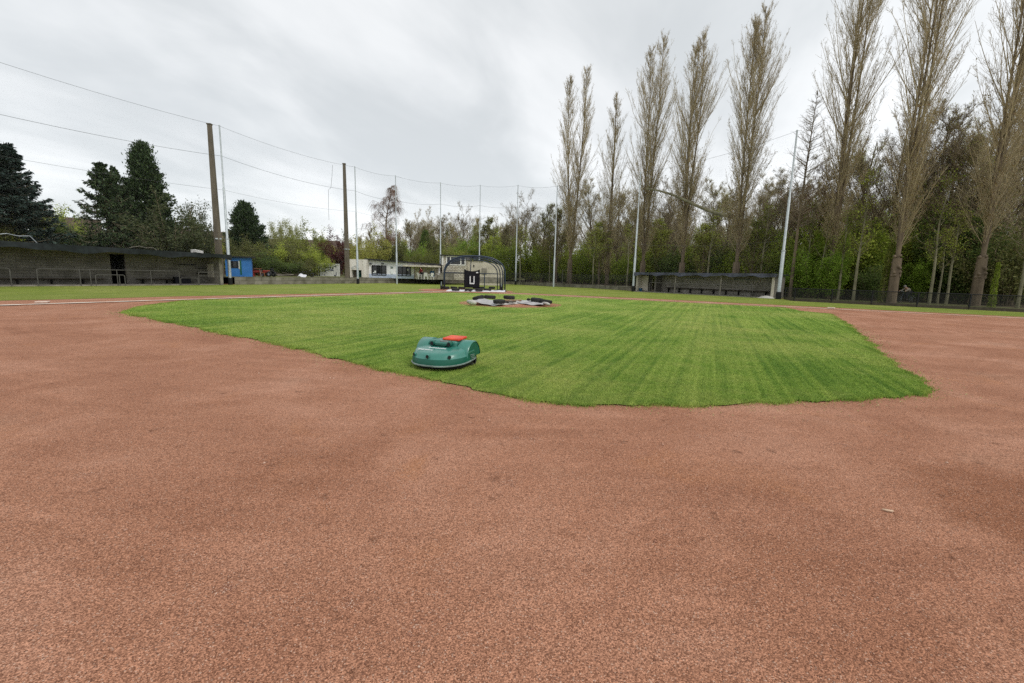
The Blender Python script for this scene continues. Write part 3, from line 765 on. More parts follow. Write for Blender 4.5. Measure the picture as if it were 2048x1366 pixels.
V[:, 2, 0] += np.cos(th) * L_; V[:, 2, 1] += np.sin(th) * L_; V[:, 2, 2] += L_ * .3
MT['clip'] = leafmat('dry_clippings', [(0.16, 0.20, 0.05), (0.30, 0.30, 0.10), (0.42, 0.36, 0.18), (0.10, 0.07, 0.04)], 0.9, 0)
tag(bulk('grass_clippings', V.reshape(-1, 3), np.arange(3 * n).reshape(-1, 3), 3, MT['clip'], rnd=RG.random(n)), 'dry grass clippings scattered on the clay beside the lawn', 'clippings', kind='stuff')

# ---------------------------------------------------------------- bases, stones
def bag(name, c, rz, label):
    o = MB().box((0, 0, 0.03), (0.38, 0.38, 0.06)).build(name, MT['base'], bevel=0.025, seg=3)
    o.location = (c[0], c[1], 0.012); o.rotation_euler = (0, 0, rz)
    return tag(o, label, 'base', 'bases on the foul lines')
bag('base', G(85, 606), 0.6, 'white square base on the clay before the left dugout')
bag('base', G(1662, 617), 0.8, 'white square base on the clay line before the black rail fence')
sp_ = G(1776, 1024)
st = MB().lathe([(0.0001, -0.034), (0.008, -0.03), (0.0095, -0.01), (0.0085, 0.012), (0.009, 0.026), (0.0001, 0.036)], (0, 0, 0.010), 10, 'X', cap=False)
st.v = [(x, y + 4.5 * x * x, z * 0.8 + 0.001) for x, y, z in st.v]
st = st.build('wood_chip', MT['chip'], smooth=180)
st.location = (*sp_, 0.002); st.rotation_euler = (0, 0, -0.35)
tag(st, 'small pale curved wood chip lying on the clay at the right', 'wood chip')

# ---------------------------------------------------------------- poles and ball net
POLES = [  # base px, ground X,Y, top py/px, radius, sleeve
    (461, G(461, 569.6), (437, 252), 0.13, True), (716, G(716, 568.0), (709, 334), 0.12, True),
    (794, G(794, 567.8), (790, 352), 0.11, False), (881, G(881, 568.2), (881, 366), 0.11, True),
    (958, G(958, 568.4), (957, 371), 0.11, True), (1031, G(1031, 569.9), (1035, 371), 0.11, True),
    (1107, G(1107, 574.0), (1113, 372), 0.12, False), (1266, G(1266, 583.2), (1280, 345), 0.13, True),
    (1556, G(1556, 598.5), (1597, 262), 0.145, True)]
PL = ['steel net pole nearest the blue shed', 'steel net pole beside the white doorway of the clubhouse', 'steel net pole between the two clubhouse windows',
      'steel net pole at the left edge of the batting cage', 'steel net pole rising behind the middle of the batting cage', 'steel net pole just right of the batting cage',
      'steel net pole left of the double poplar trunk', 'steel net pole at the left end of the right dugout', 'thick steel net pole at the right end of the right dugout']
tops = []
for i, (px, g, tp, r, sl_) in enumerate(POLES):
    zt = zat(tp[0], tp[1], g[1]); tops.append((g[0], g[1], zt))
    e_ = empty('net_pole', (*g, 0), label='tall grey ' + PL[i], cat='pole', group='steel poles of the ball net')
    z1, z2 = zt * 0.30, zt * 0.62
    MB().lathe([(r, 0), (r, z1), (r * 0.74, z1 + 0.06), (r * 0.72, z2), (r * 0.5, z2 + 0.06), (r * 0.46, zt)], (0, 0, 0), 12).build('shaft', MT['galv'], e_, smooth=40)
    MB().lathe([(r * 1.12, -0.05), (r * 1.12, 0.05), (r, 0.05), (r, -0.05)], (0, 0, z1), 12, cap=False).build('collar', MT['galv'], e_)
    MB().lathe([(r * 0.5, 0), (r * 0.6, 0.02), (r * 0.3, 0.1), (0.001, 0.12)], (0, 0, zt), 10, cap=False).build('cap', MT['galv'], e_)
    if sl_: MB().lathe([(r * 1.45, 0), (r * 1.45, 0.62), (r * 1.05, 0.64)], (0, 0, 0), 12).build('sleeve', MT['black'], e_, smooth=40)
p0 = (-38.6, 19.1)
chain = [(p0[0], p0[1], 15.2)] + tops
fr0 = [(1.0, 0.79, 0.59)] * 4 + [(1.0, 0.79, None)] * 3 + [(1.0, None, 0.38)] * 3
net_e = empty('ball_net', (-20, 50, 0), label='thin grey ball stop net with sagging cables strung between the steel poles', cat='net')
inv = Vector((-20, 50, 0))
mid_px = {0: 14.9 * .0, }
midz = [None, zat(441, 312, tops[0][1]), zat(712, 382, tops[1][1]), zat(791, 401, tops[2][1]), zat(881, 408, tops[3][1]), zat(957, 411, tops[4][1]), zat(1034, 414, tops[5][1]), zat(1112, 412, tops[6][1]), None, None]
midz[0] = midz[1] + 0.2
lowz = [8.9, zat(445, 380, tops[0][1]), zat(713, 423, tops[1][1]), zat(791, 436, tops[2][1]), None, None, None, zat(1109, 493, tops[6][1]), zat(1270, 489, tops[7][1]), zat(1575, 481, tops[8][1])]
def cable(name, a, b, sag, r):
    pts = []
    for k in range(13):
        t = k / 12
        pts.append((a[0] + (b[0] - a[0]) * t - inv[0], a[1] + (b[1] - a[1]) * t - inv[1], a[2] + (b[2] - a[2]) * t - sag * 4 * t * (1 - t)))
    MB().tube(pts, r, 5).build(name, MT['cable'], net_e)
    return pts
nq = []
for i in range(len(chain) - 1):
    a, b = chain[i], chain[i + 1]; L = math.dist(a[:2], b[:2])
    top = cable('cable', a, b, L * 0.020 + 0.1, 0.010)
    midc = None
    if midz[i] and midz[i + 1]: midc = cable('cable', (a[0], a[1], midz[i]), (b[0], b[1], midz[i + 1]), L * 0.022 + 0.1, 0.012)
    if lowz[i] and lowz[i + 1]: cable('cable', (a[0], a[1], lowz[i]), (b[0], b[1], lowz[i + 1]), L * 0.014 + 0.1, 0.008)
    for k in range(12):
        p, q = top[k], top[k + 1]
        nq.append([(p[0], p[1], 1.2), (q[0], q[1], 1.2), q, p])
net_obj('netting', nq, MT['net'], net_e)
# loose rope hanging in the second span
ra = [At(665, 330, 51.5), At(664, 352, 51.5), At(662, 375, 51.5), At(657, 380, 51.6), At(657, 410, 51.7), At(658, 440, 51.8)]
ro = MB().tube([tuple(Vector(p) - inv) for p in ra], 0.016, 5).build('rope', MT['cable'], net_e)

# old concrete masts
for (bp, Y, tpx, tpy, w0, w1_, lab, z0) in ((445, 42.6, 415, 249, 0.27, 0.17, 'old brown concrete mast standing behind the right end of the left dugout', 0.66), (699, 54.6, 686, 328, 0.26, 0.15, 'old brown concrete mast before the white doorway of the clubhouse', 0.66)):
    g = XY(bp - (449 - bp) * 0, Y); zt = zat(tpx, tpy, Y)
    if bp == 445: g = (At(430, 400, Y)[0], Y)
    else: g = (At(692, 450, Y)[0], Y)
    e_ = empty('concrete_mast', (*g, z0), label=lab, cat='mast', group='old concrete masts')
    b = MB(); H = zt - z0
    prof = []
    for k in range(9):
        t = k / 8; w = w0 + (w1_ - w0) * t
        prof.append([(-w, -w * .8, H * t), (w, -w * .8, H * t), (w, w * .8, H * t), (-w, w * .8, H * t)])
    vs = [p for q in prof for p in q]; fs = [(4 * k + j, 4 * k + (j + 1) % 4, 4 * k + 4 + (j + 1) % 4, 4 * k + 4 + j) for k in range(8) for j in range(4)] + [(32, 33, 34, 35)]
    b.add(vs, fs).build('shaft', MT['conc_pole'], e_, bevel=0.04)
    MB().lathe([(w0 * 1.32, -0.06), (w0 * 1.32, 0.06), (w0 * 1.1, 0.06), (w0 * 1.1, -0.06)], (0, 0, H * 0.26), 4, cap=False).build('collar', MT['galv'], e_)
    MB().box((0, 0, H + 0.03), (w1_ * 2.3, w1_ * 2, 0.1)).build('cap', MT['conc_pole'], e_)

# ---------------------------------------------------------------- left dugout
def frame_empty(name, O, u, n, label, cat, group=None):
    """local +x runs along u, local +y runs to the back"""
    e_ = empty(name, (O[0], O[1], 0), math.atan2(u[1], u[0]), label, cat, group)
    return e_
A = Vector((-26.3, 40.2)); u = Vector((-0.512, -0.859)); nb = Vector((-0.859, 0.512))   # back direction
# use a frame whose x runs from the far-left (off frame) end to the right end
Lt = 21.5
O = A + u * Lt; ux_ = -u
DL = frame_empty('dugout', O, ux_, nb, 'long low grey block dugout with sagging black roof edge at the left', 'dugout')
def lx(px, dep=0.0):   # local x of a photo column on the plane 'dep' behind the front
    P = A + nb * dep
    return Lt - along(px, (P.x, P.y), (u.x, u.y))
D2 = 2.3
hf = lambda x: 2.92 + (2.60 - 2.92) * x / Lt
x1, x2 = lx(221, D2), lx(251, D2)
b = MB(); b.box(((x1 - 0.0) / 2 - 0.0, D2 + 0.1, 1.35), (x1, 0.2, 2.7)); b.box(((x2 + Lt) / 2, D2 + 0.1, 1.35), (Lt - x2, 0.2, 2.7)); b.box(((x1 + x2) / 2, D2 + 0.1, 2.55), (x2 - x1, 0.2, 0.3))
b.build('back_wall', MT['block'], DL)
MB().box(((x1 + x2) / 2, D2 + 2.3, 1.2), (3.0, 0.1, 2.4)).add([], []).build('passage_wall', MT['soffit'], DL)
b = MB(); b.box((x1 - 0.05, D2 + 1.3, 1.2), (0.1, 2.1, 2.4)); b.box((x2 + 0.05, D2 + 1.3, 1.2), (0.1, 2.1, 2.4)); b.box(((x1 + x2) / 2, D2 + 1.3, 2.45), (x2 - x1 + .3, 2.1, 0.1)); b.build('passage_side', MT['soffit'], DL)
MB().box((Lt - 0.1, D2 / 2 + 0.05, 1.25), (0.2, D2 - 0.1, 2.5)).build('end_wall', MT['concrete'], DL)
MB().box((Lt - 0.08, -0.06, 1.28), (0.26, 0.24, 2.56)).build('pillar', MT['concrete'], DL, bevel=0.02)
MB().box((Lt / 2, D2 / 2, 0.03), (Lt, D2 + 0.5, 0.09)).build('floor', MT['concrete'], DL)
b = MB()
b.grid(lambda s, t: (s * (Lt + 0.8) - 0.2, -0.75 + t * 3.6, hf(s * Lt) + t * 0.16 + 0.03 * math.sin(s * 40 + t * 5) + 0.02 * math.sin(s * 90)), 60, 6)
b.build('roof', MT['felt'], DL, solid=0.10)
b = MB()
b.grid(lambda s, t: (s * (Lt + 0.8) - 0.2, -0.78 - 0.06 * math.sin(s * 31 + 1) * t, hf(s * Lt) + 0.10 - t * (0.50 + 0.07 * math.sin(s * 26) + 0.05 * math.sin(s * 57 + 1) - 0.12 * s)), 140, 4)
b.build('roof_edge', MT['tarp_dark'], DL, smooth=180)
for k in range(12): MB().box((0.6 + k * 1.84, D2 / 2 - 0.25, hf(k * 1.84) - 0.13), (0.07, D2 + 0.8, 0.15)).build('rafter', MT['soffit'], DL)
for (a_, c_) in ((0.4, x1 - 0.5), (lx(268, D2), lx(356, D2))):
    bn = MB().box(((a_ + c_) / 2, D2 - 0.28, 0.47), (c_ - a_, 0.38, 0.06)).build('bench', MT['wood_dark'], DL)
    k = a_ + 0.4
    while k < c_:
        MB().box((k, D2 - 0.24, 0.22), (0.07, 0.3, 0.43)).build('bench_leg', MT['soffit'], bn); k += 1.7
for (pa, pb, z_, d_) in ((357, 391, 1.72, 0.16), (391, 415, 1.45, 0.2), (391, 420, 0.98, 0.3)):
    a_, c_ = lx(pa, D2), lx(pb, D2); MB().box(((a_ + c_) / 2, D2 - d_ / 2, z_), (c_ - a_, d_, 0.06)).build('shelf', MT['soffit'], DL)
a_, c_ = lx(412, D2), lx(424, D2)
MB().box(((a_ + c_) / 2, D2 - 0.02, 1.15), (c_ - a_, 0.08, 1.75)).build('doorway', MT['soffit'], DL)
MB().box((Lt - 0.22, D2 - 0.9, 1.25), (0.04, 1.0, 1.2)).build('notice_board', MT['render'], DL)
a_, c_ = lx(357, 0.8), lx(388, 0.8)
MB().box(((a_ + c_) / 2, D2 - 0.5, 0.36), (c_ - a_, 0.5, 0.6)).build('locker', MT['cloth_black'], DL)
# railings before the left dugout
def hoop(parent, xa, xb, y, z, r=0.028, legs=(), corner=0.12, low=None, name='rail'):
    pts = [(xa, y, 0)] + [(xa + corner * (1 - math.cos(q)), y, z - corner + corner * math.sin(q)) for q in (0, .5, 1.05, 1.57)] + [(xb - corner * (1 - math.cos(q)), y, z - corner + corner * math.sin(q)) for q in (1.57, 1.05, .5, 0)] + [(xb, y, 0)]
    MB().tube(pts, r, 6).build(name, MT['pipe'], parent)
    for l_ in legs: MB().tube([(l_, y, 0), (l_, y, z)], r, 6).build('upright', MT['pipe'], parent)
    if low: MB().tube([(xa, y, low), (xb, y, low)], r * 0.8, 6).build('lower_rail', MT['pipe'], parent)
FD = -0.45
def rail_set(spec, label, dep=FD):
    e_ = empty('railing', (O.x + nb.x * dep, O.y + nb.y * dep, 0), math.atan2(ux_.y, ux_.x), label, 'railing', 'pipe railings before the left dugout')
    for (pa, pb, z_, legs, low) in spec:
        hoop(e_, lx(pa, dep), lx(pb, dep), 0, z_, legs=[lx(p, dep) for p in legs], low=low)
    return e_
rail_set([(-60, 17, 1.18, (-25,), None)], 'galvanised pipe railing end at the left edge of the photo')
rail_set([(71, 357, 1.18, (157, 178, 232, 300), None)], 'long galvanised pipe railing across the middle of the left dugout')
rail_set([(188, 247, 0.82, (236,), None)], 'short lower pipe frame standing at the dugout passage', FD - 0.35)
rail_set([(359, 394, 0.62, (), 0.06), (396, 438, 1.12, (), 0.80)], 'galvanised railing with low gate frame at the right end of the left dugout')
# things on that roof
for (pa, pb, y_, zz, lab, n_) in ((-12, 80, 0.6, 3.28, 'bent grey pipe lying on the roof of the left dugout', 'pipe'), (262, 318, 0.9, 2.95, 'thin pale branch lying on the dugout roof', 'branch')):
    a_, c_ = lx(pa, y_), lx(pb, y_)
    pts = [(a_, 0, zz - 0.05), (a_ + (c_ - a_) * .35, 0, zz + 0.12), (a_ + (c_ - a_) * .6, 0, zz), (a_ + (c_ - a_) * .85, 0, zz + 0.05), (c_, 0, hf(c_) + 0.10)]
    o = MB().tube(pts, 0.022 if n_ == 'pipe' else 0.016, 6).build(n_, MT['galv' if n_ == 'pipe' else 'wood_grey'])
    o.location = (O.x + nb.x * y_, O.y + nb.y * y_, 0.02); o.rotation_euler = (0, 0, math.atan2(ux_.y, ux_.x)); tag(o, lab, n_)
a_, c_ = lx(338, 0.2), lx(412, 0.2)
o = MB().box(((a_ + c_) / 2, 0, 0.035), (c_ - a_, 0.10, 0.07)).build('plank', MT['frame_white'], bevel=0.01)
o.location = (O.x + nb.x * 0.2, O.y + nb.y * 0.2, hf((a_ + c_) / 2) + 0.19); o.rotation_euler = (0, -math.atan2(-0.32, Lt) * 0 + 0.0149, math.atan2(ux_.y, ux_.x)); tag(o, 'long white plank lying along the dugout roof edge', 'plank')
a_ = lx(397, 1.2); b = MB()
for k in range(3): b.tube([(a_ - .5, 0, k * .09), (a_ - .1, .1, k * .09 + .05), (a_ + .5, .05, k * .07 - .02)], 0.03, 6)
o = b.build('scrap_pipes', MT['frame_white']); o.location = (O.x + nb.x * 1.2, O.y + nb.y * 1.2, hf(a_) + 0.2); o.rotation_euler = (0, 0, math.atan2(ux_.y, ux_.x)); tag(o, 'small tangle of white pipes on the dugout roof near the concrete mast', 'pipes')

# ---------------------------------------------------------------- blue shed
SY = 47.0
xa, xb = XY(455, SY)[0], XY(500, SY)[0]
SH = empty('blue_shed', ((xa + xb) / 2, SY, 0.62), 0.50, 'bright blue flat roofed shed with dark window right of the left dugout', 'shed')
w_ = (xb - xa) * 1.0; hS = zat(480, 515, SY) - 0.62
MB().box((0, 1.4, hS / 2 - 0.12), (w_, 2.8, hS + 0.24)).build('wall', MT['blue'], SH)
MB().box((0.1, 1.3, hS + 0.07), (w_ + 0.45, 3.2, 0.12)).build('roof', MT['felt'], SH)
MB().box((-w_ / 2 + 0.2, -0.03, hS - 0.12), (0.42, 0.06, 0.22)).build('fascia', MT['frame_white'], SH)
wx = lambda px: XY(px, SY)[0] - (xa + xb) / 2
win = MB().box(((wx(461) + wx(477)) / 2, -0.02, zat(470, 529, SY) - 0.62), (wx(477) - wx(461), 0.05, 0.72)).build('window', MT['frame_black'], SH)
MB().box(((wx(461) + wx(477)) / 2, -0.05, zat(470, 529, SY) - 0.62), (wx(477) - wx(461) - 0.12, 0.02, 0.6)).build('pane', MT['glass'], win)
MB().box((wx(478.5), -0.03, 1.25), (0.10, 0.04, 0.85)).build('batten', MT['container'], SH)
dr = MB().box((wx(481), -0.02, 1.0), (0.16, 0.04, 1.5)).build('vent', MT['green_dark'], SH)

# ---------------------------------------------------------------- objects on the rough ground behind the wall
def put(o, px, Y, z=0.66, rz=0.0, label=None, cat=None, group=None):
    p = XY(px, Y); o.location = (p[0], p[1], z); o.rotation_euler = (0, 0, rz)
    return tag(o, label, cat, group)
dr = MB().lathe([(0.27, 0), (0.29, 0.02), (0.29, 0.3), (0.30, 0.32), (0.29, 0.34), (0.29, 0.6), (0.27, 0.62)], n=16).build('barrel', MT['red_dull'], smooth=30)
put(dr, 504, 50, label='dull red drum standing beside the blue shed', cat='barrel')
tb = empty('work_table'); put(tb, 513, 50, rz=0.2, label='rusty orange topped work table with splayed legs by the blue shed', cat='table')
MB().box((0, 0, 0.88), (0.95, 0.6, 0.07)).build('tabletop', MT['rust'], tb); MB().box((0, 0.05, 0.6), (0.75, 0.4, 0.3)).build('drawer', MT['red_dull'], tb)
for sx in (-1, 1):
    for sy in (-1, 1): MB().bar((sx * 0.38, sy * 0.22, 0.85), (sx * 0.52, sy * 0.28, 0), 0.05, 0.05).build('leg', MT['wood_grey'], tb)
cr = MB().box((0, 0, 0.25), (0.75, 0.5, 0.4)); cr = cr.build('crate', MT['rust'], bevel=0.02)
put(cr, 524, 50.5, label='rusty brown box between the work table and the garden tractor', cat='box')
tr = empty('garden_tractor'); put(tr, 536, 50.5, rz=-0.25, label='small black and red garden tractor parked behind the low wall', cat='tractor')
MB().box((-0.25, 0, 0.55), (0.75, 0.42, 0.32)).build('bonnet', MT['red_dull'], tr, bevel=0.08, seg=3)
MB().box((0.1, 0, 0.36), (1.3, 0.4, 0.14)).build('chassis', MT['black'], tr)
MB().box((0.38, 0, 0.58), (0.38, 0.4, 0.1)).build('seat', MT['black'], tr, bevel=0.03); MB().box((0.58, 0, 0.75), (0.08, 0.4, 0.35)).build('backrest', MT['black'], tr, bevel=0.03)
MB().tube([(0.18 + 0.15 * math.cos(a) * 0.4, 0.15 * math.sin(a), 0.86 + 0.15 * math.cos(a) * 0.3) for a in np.linspace(0, 5.9, 14)], 0.014, 5).build('steering_wheel', MT['black'], tr)
for (wx_, wr) in ((-0.45, 0.2), (0.42, 0.3)):
    for sy in (-1, 1):
        wh = MB().lathe([(wr * 0.55, -0.09), (wr * .95, -0.09), (wr, -0.05), (wr, 0.05), (wr * .95, 0.09), (wr * 0.55, 0.09)], (wx_, sy * 0.34, wr), 18, 'Y', cap=False).build('wheel', MT['tyre'], tr, smooth=40)
        MB().lathe([(0.001, -0.05), (wr * .56, -0.05), (wr * .56, 0.05), (0.001, 0.05)], (wx_, sy * 0.34, wr), 14, 'Y', cap=False).build('rim', MT['galv'], wh)
for i, (px, Y, L_, rz_, ry_, m_) in enumerate(((553, 52, 1.6, 0.2, 0.10, 'wood_grey'), (562, 52.6, 2.0, -0.2, 0.16, 'wood_dark'), (571, 52.2, 1.7, 0.35, -0.08, 'wood_grey'), (580, 53, 1.8, 0.1, 0.18, 'wood_dark'), (588, 52.5, 1.4, -0.3, -0.15, 'wood_dark'))):
    o = MB().box((0, 0, 0.14 + abs(ry_)), (L_, 0.16, 0.08), rz_, ry_).build('beam', MT[m_], bevel=0.01)
    put(o, px, Y, label=['pale grey beam nearest the garden tractor', 'dark tilted beam leaning over the pale beam', 'grey beam in the middle of the timber heap', 'dark beam raised on the timber heap', 'short dark beam at the right end of the heap'][i], cat='beam', group='timber heap behind the low wall')
sh = MB().grid(lambda s, t: (s * 0.95 - 0.45, t * 0.5, 0.42 - 0.35 * (abs(s - 0.35)) + 0.05 * math.sin(9 * s) - 0.3 * (1 - t)), 10, 4).build('white_sheet', MT['cloth_white'], solid=0.02)
put(sh, 601, 53, label='crumpled white sheet on the ground left of the container', cat='sheet')
mp_ = empty('moped'); put(mp_, 613, 54, rz=0.1, label='dark moped lying by the container end', cat='moped')
MB().tube([(-.5, 0, .3), (-.2, 0, .35), (.1, 0, .3), (.35, 0, .6), (.42, 0, .75)], 0.05, 6).build('frame', MT['black'], mp_)
MB().box((-.25, 0, .62), (.6, .2, .12), ry=0.1).build('seat', MT['black'], mp_, bevel=.04)
for q in (-.55, .6): MB().lathe([(.16, -.05), (.24, -.04), (.26, 0), (.24, .04), (.16, .05)], (q, 0, .26), 16, 'Y', cap=False).build('wheel', MT['tyre'], mp_, smooth=60)
MB().tube([(.4, -.3, .85), (.42, 0, .8), (.4, .3, .85)], .018, 5).build('handlebar', MT['galv'], mp_)

# container with graffiti
CY = 67.0
CC = empty('shipping_container', (*XY(660, CY), 0.64), 0.42, 'grey shipping container end with dark blue graffiti behind the low wall', 'container')
cw = XY(678, CY)[0] - XY(641.5, CY)[0]; chh = zat(660, 527.5, CY) - 0.64
b = MB()
b.box((0, 3.1, chh / 2), (cw, 6.0, chh)); b.build('body', MT['container_dark'], CC)
b = MB(); n_ = 9
for k in range(n_): b.box((-cw / 2 + cw * (k + .5) / n_, 0.05, chh / 2), (cw / n_ * 0.62, 0.09, chh * 0.93)); 
b.box((0, 0.07, chh / 2), (cw, 0.04, chh)); b.build('end_panel', MT['container'], CC)
for s_ in (-1, 1): MB().box((s_ * (cw / 2 - 0.05), 0.03, chh / 2), (0.13, 0.16, chh + 0.02)).build('corner_post', MT['container'], CC)
for z_ in (0.06, chh - 0.06): MB().box((0, 0.035, z_), (cw + 0.01, 0.15, 0.12)).build('rail', MT['container'], CC)
b = MB()
for k in range(13): b.box((-cw / 2 - 0.04, 0.3 + k * 0.45, chh / 2), (0.07, 0.22, chh * 0.92))
b.build('side_ribs', MT['container_dark'], CC)
gq = lambda px, py: ((px - 659.5) / 37.5 * cw, -0.015, chh * (553 - py) / 26.0)
def stroke(b, pts, w):
    P_ = [gq(*p) for p in pts]
    for i in range(len(P_) - 1): b.bar(P_[i], P_[i + 1], 0.02, w)
bw_ = MB(); stroke(bw_, [(650, 540), (653, 538.5), (658, 537.2), (664, 537)], 0.22); stroke(bw_, [(652, 543.5), (656, 541.5), (661, 540.5)], 0.16); stroke(bw_, [(648, 531), (656, 533.5), (665, 533.5)], 0.16)
bw_.build('graffiti', MT['paint_white'], CC)
bn_ = MB()
stroke(bn_, [(652, 531), (649.5, 530.3), (648.3, 532), (649.3, 535), (651.3, 535.6), (651.6, 533.4)], 0.11)
stroke(bn_, [(653.3, 536.5), (655, 533.8), (655.6, 536.8)], 0.10); stroke(bn_, [(656.5, 536.8), (656.6, 534), (657.8, 536), (659, 534), (659.3, 537)], 0.09)
stroke(bn_, [(662.2, 534), (660.3, 534.2), (660.3, 537), (662.3, 536.8)], 0.09); stroke(bn_, [(660.3, 535.6), (661.8, 535.5)], 0.07)
stroke(bn_, [(663.6, 534), (666, 537.4)], 0.09); stroke(bn_, [(666.2, 533.8), (663.8, 537.4)], 0.08)
stroke(bn_, [(649.5, 543.5), (651.5, 541.5), (655, 540.3), (660, 539.8), (663.5, 539.9), (666, 540.4)], 0.14)
stroke(bn_, [(668.8, 531), (670, 532.8)], 0.2); stroke(bn_, [(671.5, 530), (673, 534), (673.2, 540)], 0.06); stroke(bn_, [(670, 549), (671.5, 543.5), (671.8, 548), (670.4, 550.5)], 0.09)
stroke(bn_, [(667, 550), (668.5, 552), (671, 552)], 0.14); stroke(bn_, [(643.5, 549), (644, 551.5)], 0.12); stroke(bn_, [(648, 549), (649, 551), (650, 550)], 0.08)
bn_.v = [(x, y - 0.022, z) for x, y, z in bn_.v]
bn_.build('graffiti', MT['paint_navy'], CC)
bx = MB()
for z_ in np.linspace(0, 1.7, 5): bx.tube([(-1.3, 0, z_), (1.0, 0, z_)], 0.02, 5)
for x_ in np.linspace(-1.3, 1.0, 7): bx.tube([(x_, 0, 0), (x_, 0, 1.75)], 0.02, 5)
o = bx.build('mesh_gate', MT['galv']); put(o, 629, 66, 0.66, -0.1, 'dark mesh gate panel standing left of the container', 'gate')

# ---------------------------------------------------------------- clubhouse
BY = 61.0
def X_(px, Y=BY): return XY(px, Y)[0]
CL = empty('clubhouse', (X_(733), BY, 0.66), 0, 'low white clubhouse with black windows and pale blue plinth behind the wall', 'building')
ox = X_(733)
def cbox(b, pa, pb, z0, z1, y0, y1, Y=BY): b.box(((X_(pa, Y) + X_(pb, Y)) / 2 - ox, (y0 + y1) / 2, (z0 + z1) / 2), (X_(pb, Y) - X_(pa, Y), y1 - y0, z1 - z0)); return b
zt_l = zat(735, 520, BY) - 0.66; zt_r = zat(880, 531, BY) - 0.66
b = MB(); xl, xr = 0, X_(878) - ox
def wallz(x): return zt_l + (zt_r - zt_l) * x / xr
b.add([(xl, 0, 0), (xr, 0, 0), (xr, 0, wallz(xr)), (xl, 0, wallz(xl)), (xl, 7, 0), (xr, 7, 0), (xr, 7, wallz(xr)), (xl, 7, wallz(xl))], [(0, 1, 2, 3), (5, 4, 7, 6), (1, 5, 6, 2), (4, 0, 3, 7), (3, 2, 6, 7)])
b.build('wall', MT['white_wall'], CL)
b = MB(); b.add([(-0.1, -0.45, wallz(0) + 0.02), (xr + .2, -0.45, wallz(xr) + 0.02), (xr + .2, 7.2, wallz(xr) + 0.02), (-0.1, 7.2, wallz(0) + 0.02), (-0.1, -0.45, wallz(0) + 0.20), (xr + .2, -0.45, wallz(xr) + 0.20), (xr + .2, 7.2, wallz(xr) + 0.20), (-0.1, 7.2, wallz(0) + 0.20)], [(0, 3, 2, 1), (4, 5, 6, 7), (0, 1, 5, 4), (1, 2, 6, 5), (2, 3, 7, 6), (3, 0, 4, 7)])
b.build('roof', MT['felt'], CL)
cbox(MB(), 733.5, 829, 0.02, 0.55, -0.03, 0.0).build('plinth', MT['blue_band'], CL)
# left block with the doorway, standing proud
XB = lambda px: X_(px, BY - 1.2) - ox
zb = zat(712, 518.5, BY - 1.2) - 0.66
b = MB(); x0, x3 = XB(690), XB(732.5); d0, d1 = XB(703), XB(723); hd = zat(712, 540, BY - 1.2) - 0.66
b.box(((x0 + d0) / 2, 2.4, zb / 2), (d0 - x0, 7.2, zb)); b.box(((d1 + x3) / 2, 2.4, zb / 2), (x3 - d1, 7.2, zb)); b.box(((d0 + d1) / 2, 2.4, (zb + hd) / 2), (d1 - d0, 7.2, zb - hd)); b.build('porch_block', MT['white_dirty'], CL)
MB().box(((d0 + d1) / 2, 0.2, hd / 2), (d1 - d0, 0.1, hd)).build('recess', MT['soffit'], CL)
for (pa, pb, m_, nm) in ((705.5, 710, 'wood_dark', 'door'), (716, 718, 'green_dark', 'door_leaf')):
    MB().box(((XB(pa) + XB(pb)) / 2, -0.7, hd / 2), (XB(pb) - XB(pa), 0.06, hd - 0.05)).build(nm, MT[m_], CL)
b = MB(); gz = lambda px, py: (XB(px), -1.22, zat(px, py, BY - 1.22) - 0.66)
for pts, w in (([(703, 536), (707, 533.5), (711, 531), (713, 535)], 0.14), ([(704, 537.5), (709, 536.5)], 0.14), ([(716, 536.5), (719, 536)], 0.1), ([(726, 527), (727, 530)], 0.1), ([(724, 521), (726, 523)], 0.08)):
    q = [gz(*p) for p in pts]
    for i in range(len(q) - 1): b.bar(q[i], q[i + 1], 0.02, w)
b.build('graffiti', MT['container'], CL)
# windows
for (pa, pb, ya, yb) in ((744.5, 772.5, 531, 549.5), (795.5, 821, 533.5, 551.0)):
    zt_, zb_ = zat(pa, ya, BY) - 0.66, zat(pa, yb, BY) - 0.66; xa, xb = X_(pa) - ox, X_(pb) - ox
    f = MB()
    f.box(((xa + xb) / 2, -0.05, zt_), (xb - xa, 0.1, 0.1)); f.box(((xa + xb) / 2, -0.05, zb_), (xb - xa, 0.1, 0.1))
    for q in (0, .36, .68, 1): f.box((xa + (xb - xa) * q, -0.052, (zt_ + zb_) / 2), (0.09, 0.1, zt_ - zb_))
    f = f.build('window', MT['frame_black'], CL)
    MB().box(((xa + xb) / 2, -0.015, (zt_ + zb_) / 2), (xb - xa, 0.02, zt_ - zb_)).build('pane', MT['glass'], f)
    if pa < 760: MB().box((xa + 0.42, -0.03, zb_ + 0.42), (0.22, 0.01, 0.28)).build('notice', MT['lettering'], f); MB().box((xa + 0.2, -0.03, zb_ + 0.3), (0.18, 0.01, 0.12)).build('notice', MT['lettering'], f)
    else: MB().box((xb - 0.35, -0.03, zt_ - 0.38), (0.24, 0.01, 0.24)).build('notice', MT['container'], f)
sg = cbox(MB(), 781, 786.5, zat(783, 548, BY) - .66, zat(783, 540, BY) - .66, -0.05, -0.0).build('notice_board', MT['lettering'], CL)
cbox(MB(), 781.5, 786, zat(783, 537, BY) - .66, zat(783, 533, BY) - .66, -0.05, -0.0).build('sign_panel', MT['l_green'] if False else MT['trim_grey'], CL)
for px in (742, 766): MB().box((X_(px) - ox, -0.12, zat(px, 527.5, BY) - .66), (0.28, 0.2, 0.14)).build('wall_lamp', MT['black'], CL)
